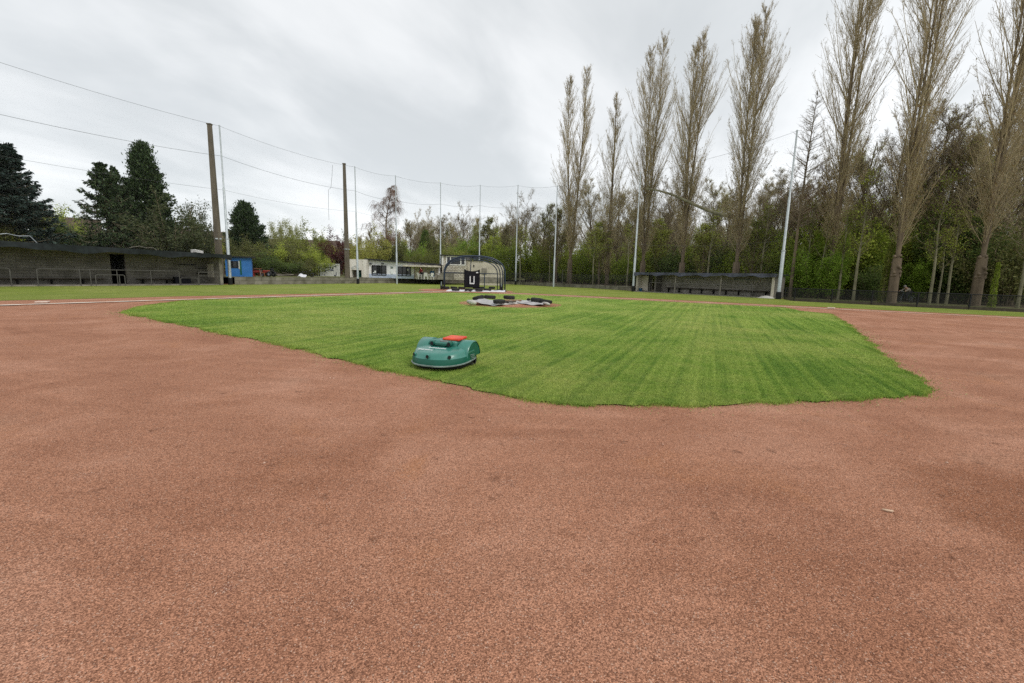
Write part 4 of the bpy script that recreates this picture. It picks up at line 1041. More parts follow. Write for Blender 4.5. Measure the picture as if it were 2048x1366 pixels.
# veranda
vr = cbox(MB(), 815, 882, zat(850, 534, BY - 2) - .66 - 0.0, zat(850, 530.8, BY - 2) - .66, -2.6, -0.02, BY).build('veranda_roof', MT['beige_sheet'], CL)
for px in (829, 851, 874): MB().box((X_(px, BY - 2.4) - ox, -2.4, 1.05), (0.09, 0.09, 2.1)).build('veranda_post', MT['wood_dark'], CL)
cbox(MB(), 829.5, 877, 0.02, 1.9, -0.04, 0.0).build('veranda_wall', MT['render'], CL)
cbox(MB(), 839, 845, 0.02, 1.28 + .3, -0.06, -0.03).build('door', MT['frame_black'], CL)
MB().bar((X_(858, BY - 1.8) - ox, -1.8, 0.55), (X_(872, BY - 1.8) - ox, -1.8, 1.7), 0.07, 0.07).build('brace', MT['render'], CL)

# plastic chairs and a person in dark red on the terrace
def plastic_chair():
    e_ = empty('plastic_chair')
    MB().box((0, 0, .42), (.46, .44, .04)).build('seat', MT['plastic_white'], e_, bevel=.015)
    MB().box((0, .22, .64), (.44, .04, .44), rx=-0.2).build('backrest', MT['plastic_white'], e_, bevel=.02)
    for sx in (-1, 1):
        MB().tube([(sx * .24, .26, .66), (sx * .27, 0, .66), (sx * .26, -.2, .62), (sx * .25, -.22, .42)], .02, 5).build('armrest', MT['plastic_white'], e_)
        for sy in (-1, 1): MB().bar((sx * .2, sy * .18, .42), (sx * .25, sy * .25, 0), .045, .03).build('leg', MT['plastic_white'], e_)
    return e_
pc = plastic_chair()
clab = ['white plastic chair left of the person in dark red', 'white plastic chair right of the person in dark red', 'white plastic chair in the middle of the terrace row', 'white plastic chair beside the concrete steps']
for i, (px, Y, rz) in enumerate(((838.5, 58.0, 2.2), (849.0, 58.2, -2.4), (853.5, 58.0, 2.8), (862, 58.0, -2.2))):
    o = pc if i == 0 else copy_tree(pc)
    put(o, px, Y, 0.665, rz, clab[i], 'chair', 'white plastic chairs on the clubhouse terrace')
def skin_mesh(name, joints, edges, m, parent, sub=1):
    me = bpy.data.meshes.new(name); me.from_pydata([j[0] for j in joints], edges, []); me.materials.append(m)
    o = bpy.data.objects.new(name, me); COL.objects.link(o); o.parent = parent
    sk = o.modifiers.new('skin', 'SKIN')
    if not me.skin_vertices: me.skin_vertices.new() if hasattr(me.skin_vertices, 'new') else None
    for v, j in zip(me.skin_vertices[0].data, joints):
        rr = j[1] if isinstance(j[1], tuple) else (j[1], j[1]); v.radius = rr
    me.skin_vertices[0].data[0].use_root = True
    sk.use_smooth_shade = True
    s2 = o.modifiers.new('sub', 'SUBSURF'); s2.levels = sub; s2.render_levels = sub
    return o
def person(J, mats, label):
    """J: pelvis, chest, neck, head, then arm (shoulder, elbow, wrist, hand) and leg (hip, knee, ankle, toe) left and right"""
    e_ = empty('person', label=label, cat='person')
    P, C_, K, Hd = J['pelvis'], J['chest'], J['neck'], J['head']
    jt = [(P, .13), (C_, (.17, .12)), (K, .055), (Hd, .10)]; ed = [(0, 1), (1, 2), (2, 3)]
    top = tuple(np.array(Hd) + np.array([0, 0, .11])); jt.append((top, .075)); ed.append((3, 4))
    for s_ in ('l', 'r'):
        b0 = len(jt); sh_, el, wr, ha = J['arm_' + s_]; jt += [(sh_, .06), (el, .045), (wr, .032), (ha, .035)]; ed += [(1, b0), (b0, b0 + 1), (b0 + 1, b0 + 2), (b0 + 2, b0 + 3)]
        b0 = len(jt); hp, kn, an, to = J['leg_' + s_]; jt += [(hp, .085), (kn, .06), (an, .042), (to, .04)]; ed += [(0, b0), (b0, b0 + 1), (b0 + 1, b0 + 2), (b0 + 2, b0 + 3)]
    skin_mesh('body', jt, ed, mats[0], e_)
    jk = [(tuple(np.array(P) + (0, 0, .02)), .15), (C_, (.20, .15))]; je = [(0, 1)]
    for s_ in ('l', 'r'):
        b0 = len(jk); sh_, el, wr, ha = J['arm_' + s_]; jk += [(sh_, .085), (el, .065), (wr, .05)]; je += [(1, b0), (b0, b0 + 1), (b0 + 1, b0 + 2)]
    skin_mesh('jacket', jk, je, mats[1], e_)
    tj = [(P, .145)]; te = []
    for s_ in ('l', 'r'):
        b0 = len(tj); hp, kn, an, to = J['leg_' + s_]; tj += [(hp, .105), (kn, .08), (an, .06)]; te += [(0, b0), (b0, b0 + 1), (b0 + 1, b0 + 2)]
    skin_mesh('trousers', tj, te, mats[2], e_)
    h = np.array(Hd)
    MB().ball((h[0], h[1] + J.get('hb', .02), h[2] + .05), (.105, .115, .105), 12, 8).build('hair', mats[3], e_, smooth=180)
    for s_ in ('l', 'r'):
        a_ = np.array(J['leg_' + s_][2]); t_ = np.array(J['leg_' + s_][3])
        MB().tube([tuple(a_ + (0, 0, -.03)), tuple((a_ + t_) / 2 + (0, 0, -.01)), tuple(t_)], [.055, .055, .045], 8).build('shoe', MT['black'], e_)
    fd = np.array(J.get('face', (0, -1, 0)), float)
    MB().ball(tuple(h + fd * .105 + (0, 0, .0)), .018, 6, 5).build('nose', mats[0], e_)
    return e_
J = dict(pelvis=(0, 0, .88), chest=(-.10, 0, 1.22), neck=(-.2, -.02, 1.40), head=(-.26, -.03, 1.52),
         arm_l=((-.12, -.17, 1.30), (-.22, -.24, 1.04), (-.38, -.22, .86), (-.44, -.2, .80)), arm_r=((-.12, .17, 1.30), (-.2, .24, 1.05), (-.34, .2, .86), (-.4, .18, .8)),
         leg_l=((.0, -.10, .82), (-.06, -.12, .46), (.04, -.12, .09), (-.10, -.13, .05)), leg_r=((.02, .10, .82), (.02, .12, .46), (.12, .12, .09), (-.02, .13, .05)), face=(-1, 0, -.2))
pr = person(J, (MT['skin'], MT['jacket_red'], MT['trouser'], MT['hair_brown']), 'person in a dark red jacket bending forward on the clubhouse terrace')
put(pr, 844.5, 58.6, 0.665, 0.1)
bl = MB().lathe([(.24, 0), (.28, .02), (.30, .7), (.31, .72), (.31, .76), (.001, .82)], n=14).build('blue_bin', MT['blue_bin'], smooth=30)
put(bl, 864.5, 59.4, 0.98, label='blue plastic bin standing behind the steps', cat='bin')
pd_ = MB().box((0, 0, 0.16), (.9, .7, .32)).build('plinth_block', MT['concrete']); put(pd_, 864.5, 59.4, 0.66, label='concrete block under the blue bin', cat='block')

# ---------------------------------------------------------------- grandstand steps and two-storey hut
TY = 59.5
stp = empty('grandstand_steps', (X_(866, TY), TY, 0.66), 0, 'weathered concrete grandstand steps left of the block hut', 'steps')
for k in range(5):
    xs_ = k * 0.30
    MB().box((xs_ + (2.6 - xs_) / 2, 0.5, 0.11 + k * 0.21), (2.6 - xs_, 1.6, 0.20)).build('step', MT['concrete'], stp, bevel=0.02)
for k, (xx, zz) in enumerate(((0.12, .27), (.55, .69), (.85, .9))): 
    o = MB().ball((0, 0, .09), (.16, .13, .09), 10, 6).build('stone', MT['plastic_white'], smooth=180); o.location = (X_(866, TY) + xx, TY - 0.15, 0.66 + zz - 0.05)
    tag(o, ['pale stone on the lowest grandstand step', 'pale stone on the middle grandstand step', 'pale stone on a high grandstand step'][k], 'stone', 'pale stones on the steps')
HY = 61.5
HT = empty('scorers_hut', (X_(884, HY), HY, 0.66), 0, 'pale block hut with white framed upper windows behind the batting cage', 'building')
hx0 = X_(884, HY); hw = X_(934, HY) - hx0; hh = zat(905, 512, HY) - 0.66; hsill = zat(905, 530.5, HY) - 0.66
MB().box((hw / 2, 2.0, hsill / 2), (hw, 4.0, hsill)).build('lower_wall', MT['block_pale'], HT)
xw = X_(892.5, HY) - hx0; xw2 = X_(931, HY) - hx0
b = MB(); b.box((xw / 2, 2.0, (hsill + hh) / 2), (xw, 4.0, hh - hsill)); b.build('upper_wall', MT['block_pale'], HT)
MB().box((0.08, -0.02, (hsill + hh) / 2), (0.24, 0.05, hh - hsill)).build('corner_board', MT['frame_white'], HT)
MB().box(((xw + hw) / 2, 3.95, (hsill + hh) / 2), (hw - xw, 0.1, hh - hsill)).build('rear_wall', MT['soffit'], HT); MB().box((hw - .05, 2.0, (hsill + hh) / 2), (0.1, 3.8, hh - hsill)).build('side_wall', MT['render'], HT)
f = MB()
for z_ in (hsill + 0.06, hh - 0.06): f.box(((xw + xw2) / 2, 0.0, z_), (xw2 - xw, 0.10, 0.14))
for px in (893.2, 901, 921.5, 930.2): f.box((X_(px, HY) - hx0, -0.005, (hsill + hh) / 2), (0.14, 0.11, hh - hsill))
f = f.build('window', MT['frame_white'], HT)
MB().box(((xw + xw2) / 2, 0.03, (hsill + hh) / 2), (xw2 - xw, 0.02, hh - hsill)).build('pane', MT['glass'], f)
MB().box((hw / 2, 2.0, hh + 0.07), (hw + 0.5, 4.5, 0.14)).build('roof', MT['felt'], HT)
# beige lean-to hall right of it
hh2a = zat(936, 521, HY) - 0.66; hh2b = zat(1000, 531, HY) - 0.66
xa, xb = X_(934, HY) - 0, X_(1006, HY)
LH = empty('beige_hall', (xa, HY + 0.4, 0), 0, 'beige rendered hall wall with blocked window seen through the batting cage', 'building')
w_ = xb - xa
b = MB(); b.add([(0.02, 0, 0), (w_, 0, 0), (w_, 0, hh2b + .66), (w_ * .45, 0, hh2a + .62), (0.02, 0, hh2a + .66), (0.02, 4, 0), (w_, 4, 0), (w_, 4, hh2b + .66), (w_ * .45, 4, hh2a + .62), (0.02, 4, hh2a + .66)],
                 [(0, 1, 2, 3, 4), (9, 8, 7, 6, 5), (1, 6, 7, 2), (2, 7, 8, 3), (3, 8, 9, 4), (0, 4, 9, 5)])
b.build('wall', MT['render'], LH)
LX = lambda px: X_(px, HY) - xa
MB().box(((LX(963) + LX(973)) / 2, -0.03, 1.9), (LX(973) - LX(963), 0.06, 0.85)).build('blocked_window', MT['concrete'], LH)
MB().box(((LX(940) + LX(1005)) / 2, -0.03, 0.75), (LX(1005) - LX(940), 0.05, 0.75)).build('plinth', MT['concrete'], LH)
MB().box((LX(947), -0.03, 2.6), (0.14, 0.05, 0.3)).build('vent', MT['soffit'], LH)
MB().bar((0, 0.0, hh2a + .72), (w_ * .45, 0.0, hh2a + .68), 0.3, 0.1).build('roof_edge', MT['felt'], LH)

# ---------------------------------------------------------------- right dugout
A2 = Vector((13.9, 50.7)); u2 = Vector((10, -10.3)).normalized(); n2 = Vector((-u2.y, u2.x))
if n2.y < 0: n2 = -n2
L2 = 14.1; D3 = 2.2
DR = frame_empty('dugout', A2, u2, n2, 'long low dark dugout with bench and wavy blue grey roof edge at the right', 'dugout')
def rx_(px, dep=0.0):
    P = A2 + n2 * dep
    return along(px, (P.x, P.y), (u2.x, u2.y))
h0, h1 = zat(1275, 546.5, 50.5), zat(1545, 549.5, 40.7)
hr = lambda x: h0 + (h1 - h0) * x / L2
xo0, xo1 = rx_(1304, D3), rx_(1321, D3)
b = MB(); b.box((xo0 / 2, D3 + .1, 1.06), (xo0, .2, 2.12)); b.box(((xo1 + L2) / 2, D3 + .1, 1.06), (L2 - xo1, .2, 2.12)); b.build('back_wall', MT['block_light'], DR)
MB().box((xo1 + 0.1, D3 - 0.65, 0.92), (0.2, 1.3, 1.84)).build('screen_wall', MT['block'], DR)
MB().box((0.1, D3 / 2, .98), (0.2, D3, 1.96)).build('end_wall', MT['render'], DR); MB().box((L2 + .1, D3 / 2, 1.0), (0.2, D3, 2.0)).build('end_wall', MT['block'], DR)
MB().box((L2 - 0.12, -0.08, 1.02), (0.2, 0.2, 2.02)).build('pillar', MT['render'], DR)
MB().box((L2 / 2, D3 / 2 - .2, 0.03), (L2, D3 + .6, 0.08)).build('floor', MT['concrete'], DR)
MB().box((rx_(1291, D3 - .2), D3 - 0.25, 0.95), (rx_(1296, D3) - rx_(1285, D3), 0.06, 1.75)).build('door', MT['frame_white'], DR)
MB().box((0.55, 1.0, 0.98), (0.8, 0.05, 1.7)).build('panel', MT['render'], DR)
b = MB().grid(lambda s, t: (s * (L2 + .5) - 0.1, -0.5 + t * 3.0, hr(s * L2) + 0.03 * math.sin(s * 30) + 0.10 * t), 50, 5); b.build('roof', MT['felt'], DR, solid=0.09)
b = MB().grid(lambda s, t: (s * (L2 + .3) - 0.1, -0.53 - 0.05 * math.sin(s * 37) * t, hr(s * L2) + 0.10 - t * (0.30 + 0.06 * math.sin(s * 34 + 1) + 0.035 * math.sin(s * 71))), 140, 4); b.build('roof_edge', MT['tarp_blue'], DR, smooth=180)
for px in (1352, 1443): MB().box((rx_(px, 0), -0.05, hr(5) / 2 - .05), (0.10, 0.10, hr(5))).build('post', MT['wood_grey'], DR)
xa, xb = rx_(1336, D3), rx_(1541, D3 - .3)
bn = MB().box(((xa + xb) / 2, D3 - 0.28, 0.56), (xb - xa, 0.36, 0.06)).build('bench', MT['wood_dark'], DR)
for k in np.linspace(xa + .3, xb - .3, 9): MB().box((k, D3 - .24, .27), (.08, .26, .52)).build('bench_leg', MT['soffit'], bn)
for (pa, pb) in ((1375, 1407), (1468, 1505)): MB().box(((rx_(pa, D3) + rx_(pb, D3)) / 2, D3 - 0.1, 1.62), (rx_(pb, D3) - rx_(pa, D3), 0.1, 0.07)).build('strip_light', MT['trim_grey'], DR)
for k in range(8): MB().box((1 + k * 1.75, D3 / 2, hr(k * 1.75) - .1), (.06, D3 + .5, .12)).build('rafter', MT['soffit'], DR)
RR = empty('railing', (A2.x - n2.x * .75, A2.y - n2.y * .75, 0), math.atan2(u2.y, u2.x), 'grey pipe railing before the right dugout', 'railing')
hoop(RR, rx_(1300, -.75), rx_(1507, -.75), 0, 1.08, r=.03, legs=[rx_(1352, -.75), rx_(1440, -.75)])
bk = MB().lathe([(.15, 0), (.19, .3), (.2, .32)], n=14).build('bucket', MT['blue_bin'], smooth=30)
p_ = A2 + u2 * rx_(1283, .3) + n2 * .3; bk.location = (p_.x, p_.y, 0.07); tag(bk, 'dark blue bucket at the left end of the right dugout', 'bucket')
hp_ = MB().grid(lambda s, t: (s * 1.3 - .65, t * .6 - .3, 0.22 * math.sin(math.pi * s) ** .7 * math.sin(math.pi * t) ** .6 + 0.03 * math.sin(s * 21) * math.sin(t * 13)), 18, 10).build('sandbag_heap', MT['tarp_pale'], smooth=180)
p_ = A2 + u2 * rx_(1537, -.2) - n2 * .35; hp_.location = (p_.x, p_.y, 0.01); hp_.rotation_euler = (0, 0, math.atan2(u2.y, u2.x)); tag(hp_, 'pale folded tarpaulin heap at the right end of the right dugout', 'tarpaulin')

# ---------------------------------------------------------------- black rail fence at the right
FA = Vector((23.95, 39.3)); 
FPX = [1588, 1662, 1742, 1833, 1937, 2060, 2230]
fg = [FA] + [Vector(G(p, y)) for p, y in ((1588, 602.2), (1662, 606), (1742, 610), (1833, 614.5), (1937, 619.5))]
fg.append(fg[-1] + (fg[-1] - fg[-2]) * 1.25); fg.append(fg[-1] + (fg[-1] - fg[-3]) * 0.7)
FE = empty('rail_fence', (*fg[2], 0), 0, 'black post and rail fence with dark wire mesh at the edge of the wood', 'fence')
fo = fg[2]
for g in fg: MB().bar((g.x - fo.x, g.y - fo.y, 0), (g.x - fo.x, g.y - fo.y, 1.02), 0.075, 0.075).build('post', MT['frame_black'], FE)
nq = []
for i in range(len(fg) - 1):
    a_, c_ = fg[i] - fo, fg[i + 1] - fo
    MB().tube([(a_.x, a_.y, 1.02), (c_.x, c_.y, 1.02)], 0.035, 6).build('rail', MT['frame_black'], FE)
    MB().box(((a_.x + c_.x) / 2, (a_.y + c_.y) / 2, 0.10), ((c_ - a_).length, 0.06, 0.2), math.atan2(c_.y - a_.y, c_.x - a_.x)).build('kick_board', MT['wood_dark'], FE)
    nq.append([(a_.x, a_.y, .2), (c_.x, c_.y, .2), (c_.x, c_.y, 1.0), (a_.x, a_.y, 1.0)])
net_obj('wire_mesh', nq, MT['chain'], FE)
# second, farther mesh fence behind the low kerb at the foot of the wood
BF = empty('mesh_fence', (3, 78, 0.4), 0, 'dark wire mesh fence behind the kerb wall at the foot of the wood', 'fence')
bp_ = [(-1.0, 68.5), (4.5, 67.5), (9.5, 62.8), (14.6, 56.0)]
for a_ in dens(bp_, 2.8): MB().tube([(a_[0] - 3, a_[1] - 78, 0), (a_[0] - 3, a_[1] - 78, 1.55)], 0.03, 6).build('post', MT['frame_black'], BF)
net_obj('wire_mesh', [[(bp_[i][0] - 3, bp_[i][1] - 78, 0), (bp_[i + 1][0] - 3, bp_[i + 1][1] - 78, 0), (bp_[i + 1][0] - 3, bp_[i + 1][1] - 78, 1.5), (bp_[i][0] - 3, bp_[i][1] - 78, 1.5)] for i in range(3)], MT['chain'], BF)
gf = MB().tube([(0, 0, 0), (0, 0, 1.95), (1.1, 0, 1.95), (1.1, 0, 0)], 0.035, 6).build('gate_frame', MT['pipe']); put(gf, 1125, 63, 0.4, -.4, 'grey pipe gate frame left of the double poplar trunk', 'gate frame')

# ---------------------------------------------------------------- batting cage
CG = empty('batting_cage', (-3.62, 41.75, 0.02), 0.10, 'navy tube batting cage with rounded arches and black netting on home plate', 'batting cage')
def arch(hw_, h, y, n=26, p=2.6, z0=0.0, cx=0.0):
    pts = [(cx - hw_, y, z0)]
    for k in range(n + 1):
        a = math.pi - math.pi * k / n
        c_, s_ = math.cos(a), math.sin(a)
        pts.append((cx + hw_ * math.copysign(abs(c_) ** (2 / p), c_), y, 1.35 + (h - 1.35) * abs(s_) ** (2 / p)))
    return pts + [(cx + hw_, y, z0)]
ribs = [(2.84, 3.17, 0.0, .068), (2.78, 3.12, 0.9, .05), (2.70, 3.02, 1.8, .05), (2.61, 2.88, 2.75, .05)]
AR = [arch(a, h, y, cx=-0.113 * y) for a, h, y, r in ribs]
for pts, (a, h, y, r) in zip(AR, ribs): MB().tube(pts, r, 10).build('arch', MT['navy'], CG, smooth=180)
MB().bar((-2.92, 2.75, 1.58), (2.30, 2.75, 1.58), .07, .09).build('mid_rail', MT['navy'], CG)
for s_ in (-1, 1):
    MB().bar((s_ * 2.84, 0, .06), (s_ * 2.61 - .31, 2.75, .06), .07, .07).build('ground_rail', MT['navy'], CG)
    MB().bar((s_ * 2.82, 0.04, 1.56), (s_ * 2.60 - .31, 2.75, 1.58), .05, .05).build('side_rail', MT['navy'], CG)
MB().bar((-0.2, 0, 3.16), (-0.2, 2.75, 2.86), .10, .10).build('ridge_beam', MT['navy'], CG)
MB().bar((-0.35, 2.72, 2.86), (-0.42, 2.72, 1.6), .08, .08).build('rear_post', MT['navy'], CG)
MB().bar((1.0, 2.76, 1.55), (1.0, 2.76, .05), .09, .09).build('rear_post', MT['navy'], CG)
MB().box((-0.05, .35, 3.0), (.34, .5, .22), .3).build('hinge_bracket', MT['navy'], CG)
nq = []
for k in range(len(ribs) - 1):
    for j in range(len(AR[0]) - 1): nq.append([AR[k][j], AR[k][j + 1], AR[k + 1][j + 1], AR[k + 1][j]])
back = AR[-1]
for j in range(len(back) // 2):
    a_, b_ = back[j], back[len(back) - 1 - j]; a2, b2 = back[j + 1], back[len(back) - 2 - j]
    if abs(a_[2] - a2[2]) > 0.01: nq.append([a_, b_, b2, a2])
net_obj('netting', nq, MT['cage_net'], CG)
for (wx_, wy_, lab) in ((-3.10, 0.35, 'l'), (2.52, 0.55, 'r')):
    w_ = MB().lathe([(.15, -.10), (.26, -.10), (.30, -.06), (.30, .06), (.26, .10), (.15, .10)], (wx_, wy_, .30), 20, 'X', cap=False).build('wheel', MT['tyre'], CG, smooth=40)
    MB().lathe([(.001, -.06), (.155, -.06), (.155, .06), (.001, .06)], (wx_, wy_, .30), 16, 'X', cap=False).build('rim', MT['galv'], w_)
    MB().tube([(wx_, wy_ + .40 * math.cos(a), .32 + .40 * math.sin(a)) for a in np.linspace(0.1, 3.0, 12)], .035, 6).build('mudguard', MT['trim_grey'], CG)
    MB().bar((wx_, wy_, .30), (math.copysign(2.75, wx_), wy_, .30), .05, .05).build('axle', MT['navy'], CG)
# canvas target curtain with its letter, hung from the rail of the cage
CT = empty('target_curtain', (-3.62, 41.75, 0.02), 0.10, 'black canvas curtain with white letter hanging inside the batting cage', 'curtain')
cx0, cx1 = -1.02, 0.52
def cur(s, t):
    sag = 0.20 * (1 - (2 * s - 1) ** 2) * (1 - t) 
    return (cx0 + (cx1 - cx0) * s + 0.05 * (1 - t) * (2 * s - 1) * 0.3, 2.62 + 0.05 * math.sin(s * 9) * (0.3 + t) + 0.03 * math.sin(s * 23 + t * 3), 1.98 - sag - t * (1.82 - sag))
MB().grid(cur, 24, 20).build('cloth', MT['cloth_black'], CT, smooth=180, solid=0.01)
b = MB(); b.box((-.42, 2.50, .92), (.10, .012, .76)); b.box((-.04, 2.50, .94), (.10, .012, .72)); b.box((-.24, 2.499, .58), (.46, .012, .12)); b.build('letter', MT['lettering'], CT)
MB().box((.26, 2.50, 1.66), (.20, .012, .12)).build('label', MT['lettering'], CT)

# tyres: one prototype, copied
def tyre():
    e_ = empty('tyre')
    prof = [(.19, .03), (.21, .0), (.30, .0), (.325, .03), (.33, .10), (.325, .17), (.30, .20), (.21, .20), (.19, .17)]
    b = MB().lathe(prof + [prof[0]], n=28, cap=False); b.build('carcass', MT['tyre'], e_, smooth=50)
    b = MB()
    for k in range(28):
        a = 2 * math.pi * k / 28; b.box((.33 * math.cos(a), .33 * math.sin(a), .10), (.018, .045, .13), a)
    b.build('tread', MT['tyre'], e_)
    return e_
ty0 = tyre(); ty_used = [False]
def put_tyre(p, rot, label, group, sc=1.0):
    o = ty0 if not ty_used[0] else copy_tree(ty0)
    ty_used[0] = True
    o.location = p; o.rotation_euler = rot; o.scale = (sc,) * 3
    tag(o, label, 'tyre', group)
fr_l = ['first black tyre from the left on the white sheet before the batting cage', 'second tyre on the white sheet, left of the black curtain', 'tyre on the white sheet just right of the black curtain', 'rightmost flat tyre on the white sheet before the batting cage']
for i, px in enumerate((910, 936.5, 957.5, 974.5)):
    g = G(px, 581.8, .1); put_tyre((g[0], g[1] + .35, .10), (0, 0, i), fr_l[i], 'tyres holding the white sheet')
rr_l = ['leftmost tyre of the row lying inside the batting cage', 'second tyre from the left inside the batting cage', 'tyre lying under the left side of the black curtain', 'tyre lying under the right side of the black curtain', 'tyre right of the rear post inside the batting cage', 'rightmost tyre lying inside the batting cage']
for i, (px, dy) in enumerate(((893, 0.6), (908, .8), (925, .2), (952, .9), (963, .5), (984, .7))):
    g = G(px, 577.5, .05); put_tyre((g[0], g[1] + dy - .9, .06), (0.05, 0, i * 1.3), rr_l[i], 'tyres lying inside the batting cage')
ws0, ws1 = G(892, 583.2), G(1010, 584.6)
ws = MB().grid(lambda s, t: (ws0[0] + (ws1[0] - ws0[0]) * s + .05 * math.sin(t * 7), ws0[1] + (ws1[1] - ws0[1]) * s + t * 2.2 + 0.08 * math.sin(s * 17), (0.03 if t < 0.02 else 0.115) + .018 * math.sin(s * 40) * math.sin(t * 9)), 50, 12).build('home_plate_cover', MT['cloth_white'], smooth=180, solid=0.02)
tag(ws, 'white vinyl sheet spread on the clay at the foot of the batting cage', 'sheet')
dk = MB().grid(lambda s, t: (ws0[0] + .2 + 4.9 * s, ws0[1] + 2.0 + t * 1.4, .10 + .05 * math.sin(s * 13) * math.sin(t * 5 + 1)), 30, 6).build('rubber_mat', MT['black'], solid=0.03); tag(dk, 'black rubber mat bunched at the back of the batting cage', 'mat')

# ---------------------------------------------------------------- covers and tyres on the mound
def Gm(px, py, z=.14): return G(px, py, z)
def sheetpoly(name, corners, m, label, seed, amp=.06, z0=.13, nu=22, nv=14):
    rg = np.random.default_rng(seed); ph = rg.uniform(0, 6, 6)
    c_ = [np.array(c) for c in corners]
    def fn(s, t):
        p = c_[0][:2] * (1 - s) * (1 - t) + c_[1][:2] * s * (1 - t) + c_[2][:2] * s * t + c_[3][:2] * (1 - s) * t
        z = c_[0][2] * (1 - s) * (1 - t) + c_[1][2] * s * (1 - t) + c_[2][2] * s * t + c_[3][2] * (1 - s) * t
        z += amp * (math.sin(5 * s + ph[0] + 3 * t) * math.sin(4 * t + ph[1]) * .6 + .3 * math.sin(13 * s + ph[2] - 6 * t) + .2 * abs(math.sin(9 * t + ph[3] + 4 * s)))
        e_ = .05 * math.sin(11 * s + ph[4]) * (1 if t < .5 else -1); f_ = .05 * math.sin(8 * t + ph[5])
        return (p[0] + f_, p[1] + e_, max(z, .05 + 0.02 * t))
    o = MB().grid(fn, nu, nv).build(name, m, smooth=180, solid=0.012)
    return tag(o, label, 'tarpaulin', 'mound covers')
def c3(px, py, z): g = G(px, py, z); return (g[0], g[1], z)
sheetpoly('mound_cover', [c3(939, 604, .17), c3(990, 610.2, .09), c3(1006, 602, .16), c3(958, 597.5, .28)], MT['tarp_grey'], 'crumpled grey tarpaulin on the left half of the mound', 3, .05)
sheetpoly('mound_cover', [c3(990, 610.2, .08), c3(1042, 607, .12), c3(1036, 602, .20), c3(1000, 601, .20)], MT['tarp_pale'], 'pale creased sheet in the middle of the mound behind the front tyre', 4, .04)
sheetpoly('mound_cover', [c3(1034, 607, .12), c3(1085, 609.3, .13), c3(1097, 602.8, .21), c3(1043, 600.5, .19)], MT['tarp_grey'], 'grey tarpaulin with lifted front edge on the right half of the mound', 5, .06)
def roll(pa, pb, r, z, m, label, name='rolled_sheet'):
    a_, b_ = G(*pa, z), G(*pb, z); L = math.dist(a_, b_)
    pts = [(0.5 * L * (2 * t - 1), .05 * math.sin(7 * t), r + .02 * math.sin(11 * t)) for t in np.linspace(0, 1, 12)]
    o = MB().tube(pts, [r * (1 + .18 * math.sin(5 * k)) for k in range(12)], 10).build(name, m, smooth=180)
    o.location = ((a_[0] + b_[0]) / 2, (a_[1] + b_[1]) / 2, z - r); o.rotation_euler = (0, 0, math.atan2(b_[1] - a_[1], b_[0] - a_[0])); return tag(o, label, 'rolled sheet')
roll((936, 603.5), (950, 605.5), .10, .20, MT['tarp_pale'], 'pale folded roll at the left tip of the mound covers')
roll((1086, 606), (1098, 608), .06, .18, MT['tarp_pale'], 'small pale fold under the right end of the mound covers')
for i, (pa, pb, lab) in enumerate((((1010, 599.5), (1043, 600.5), 'pale board lying across the mound behind the front tyre'), ((1010, 602), (1030, 603.5), 'brownish board lying on the mound beside the front tyre'))):
    a_, b_ = G(*pa, .22), G(*pb, .22); L = math.dist(a_, b_)
    o = MB().box((0, 0, 0), (L, .22, .06), ry=-.03).build('board', MT['wood' if i == 0 else 'wood_dark'], bevel=.01); o.location = ((a_[0] + b_[0]) / 2, (a_[1] + b_[1]) / 2, .21); o.rotation_euler = (0, 0, math.atan2(b_[1] - a_[1], b_[0] - a_[0])); tag(o, lab, 'board')
g = G(998, 607.5, .16); put_tyre((g[0], g[1] + .32, .16), (0.04, 0, 0), 'large black tyre lying flat at the front of the mound', 'tyres on the mound', 0.90)
g = G(957, 600.5, .2); put_tyre((g[0], g[1] + .1, .24), (-0.06, -0.24, .3), 'tyre tilted against the raised left cover of the mound', 'tyres on the mound', 0.90)
g = G(979, 598.5, .15); put_tyre((g[0], g[1] + .3, .16), (0.0, 0.05, 1), 'tyre lying behind the left cover of the mound', 'tyres on the mound')
g = G(1018, 598.5, .15); put_tyre((g[0], g[1] + .35, .14), (0.03, 0, 2), 'tyre lying at the back middle of the mound', 'tyres on the mound')
g = G(1074, 603.5, .2); put_tyre((g[0], g[1] + .2, .18), (0.03, 0.08, 0), 'tyre on the right cover of the mound, left of its neighbour', 'tyres on the mound')
g = G(1093, 607.0, .15); put_tyre((g[0], g[1] + .3, .15), (-0.02, 0.14, 0), 'rightmost tilted tyre on the mound', 'tyres on the mound', 0.90)
g = G(1057, 600.5, .28); o = MB().ball((0, 0, .05), (.10, .08, .07), 10, 6).build('stone', MT['black'], smooth=180); o.location = (g[0], g[1], .27); tag(o, 'small dark stone on the right mound cover', 'stone')

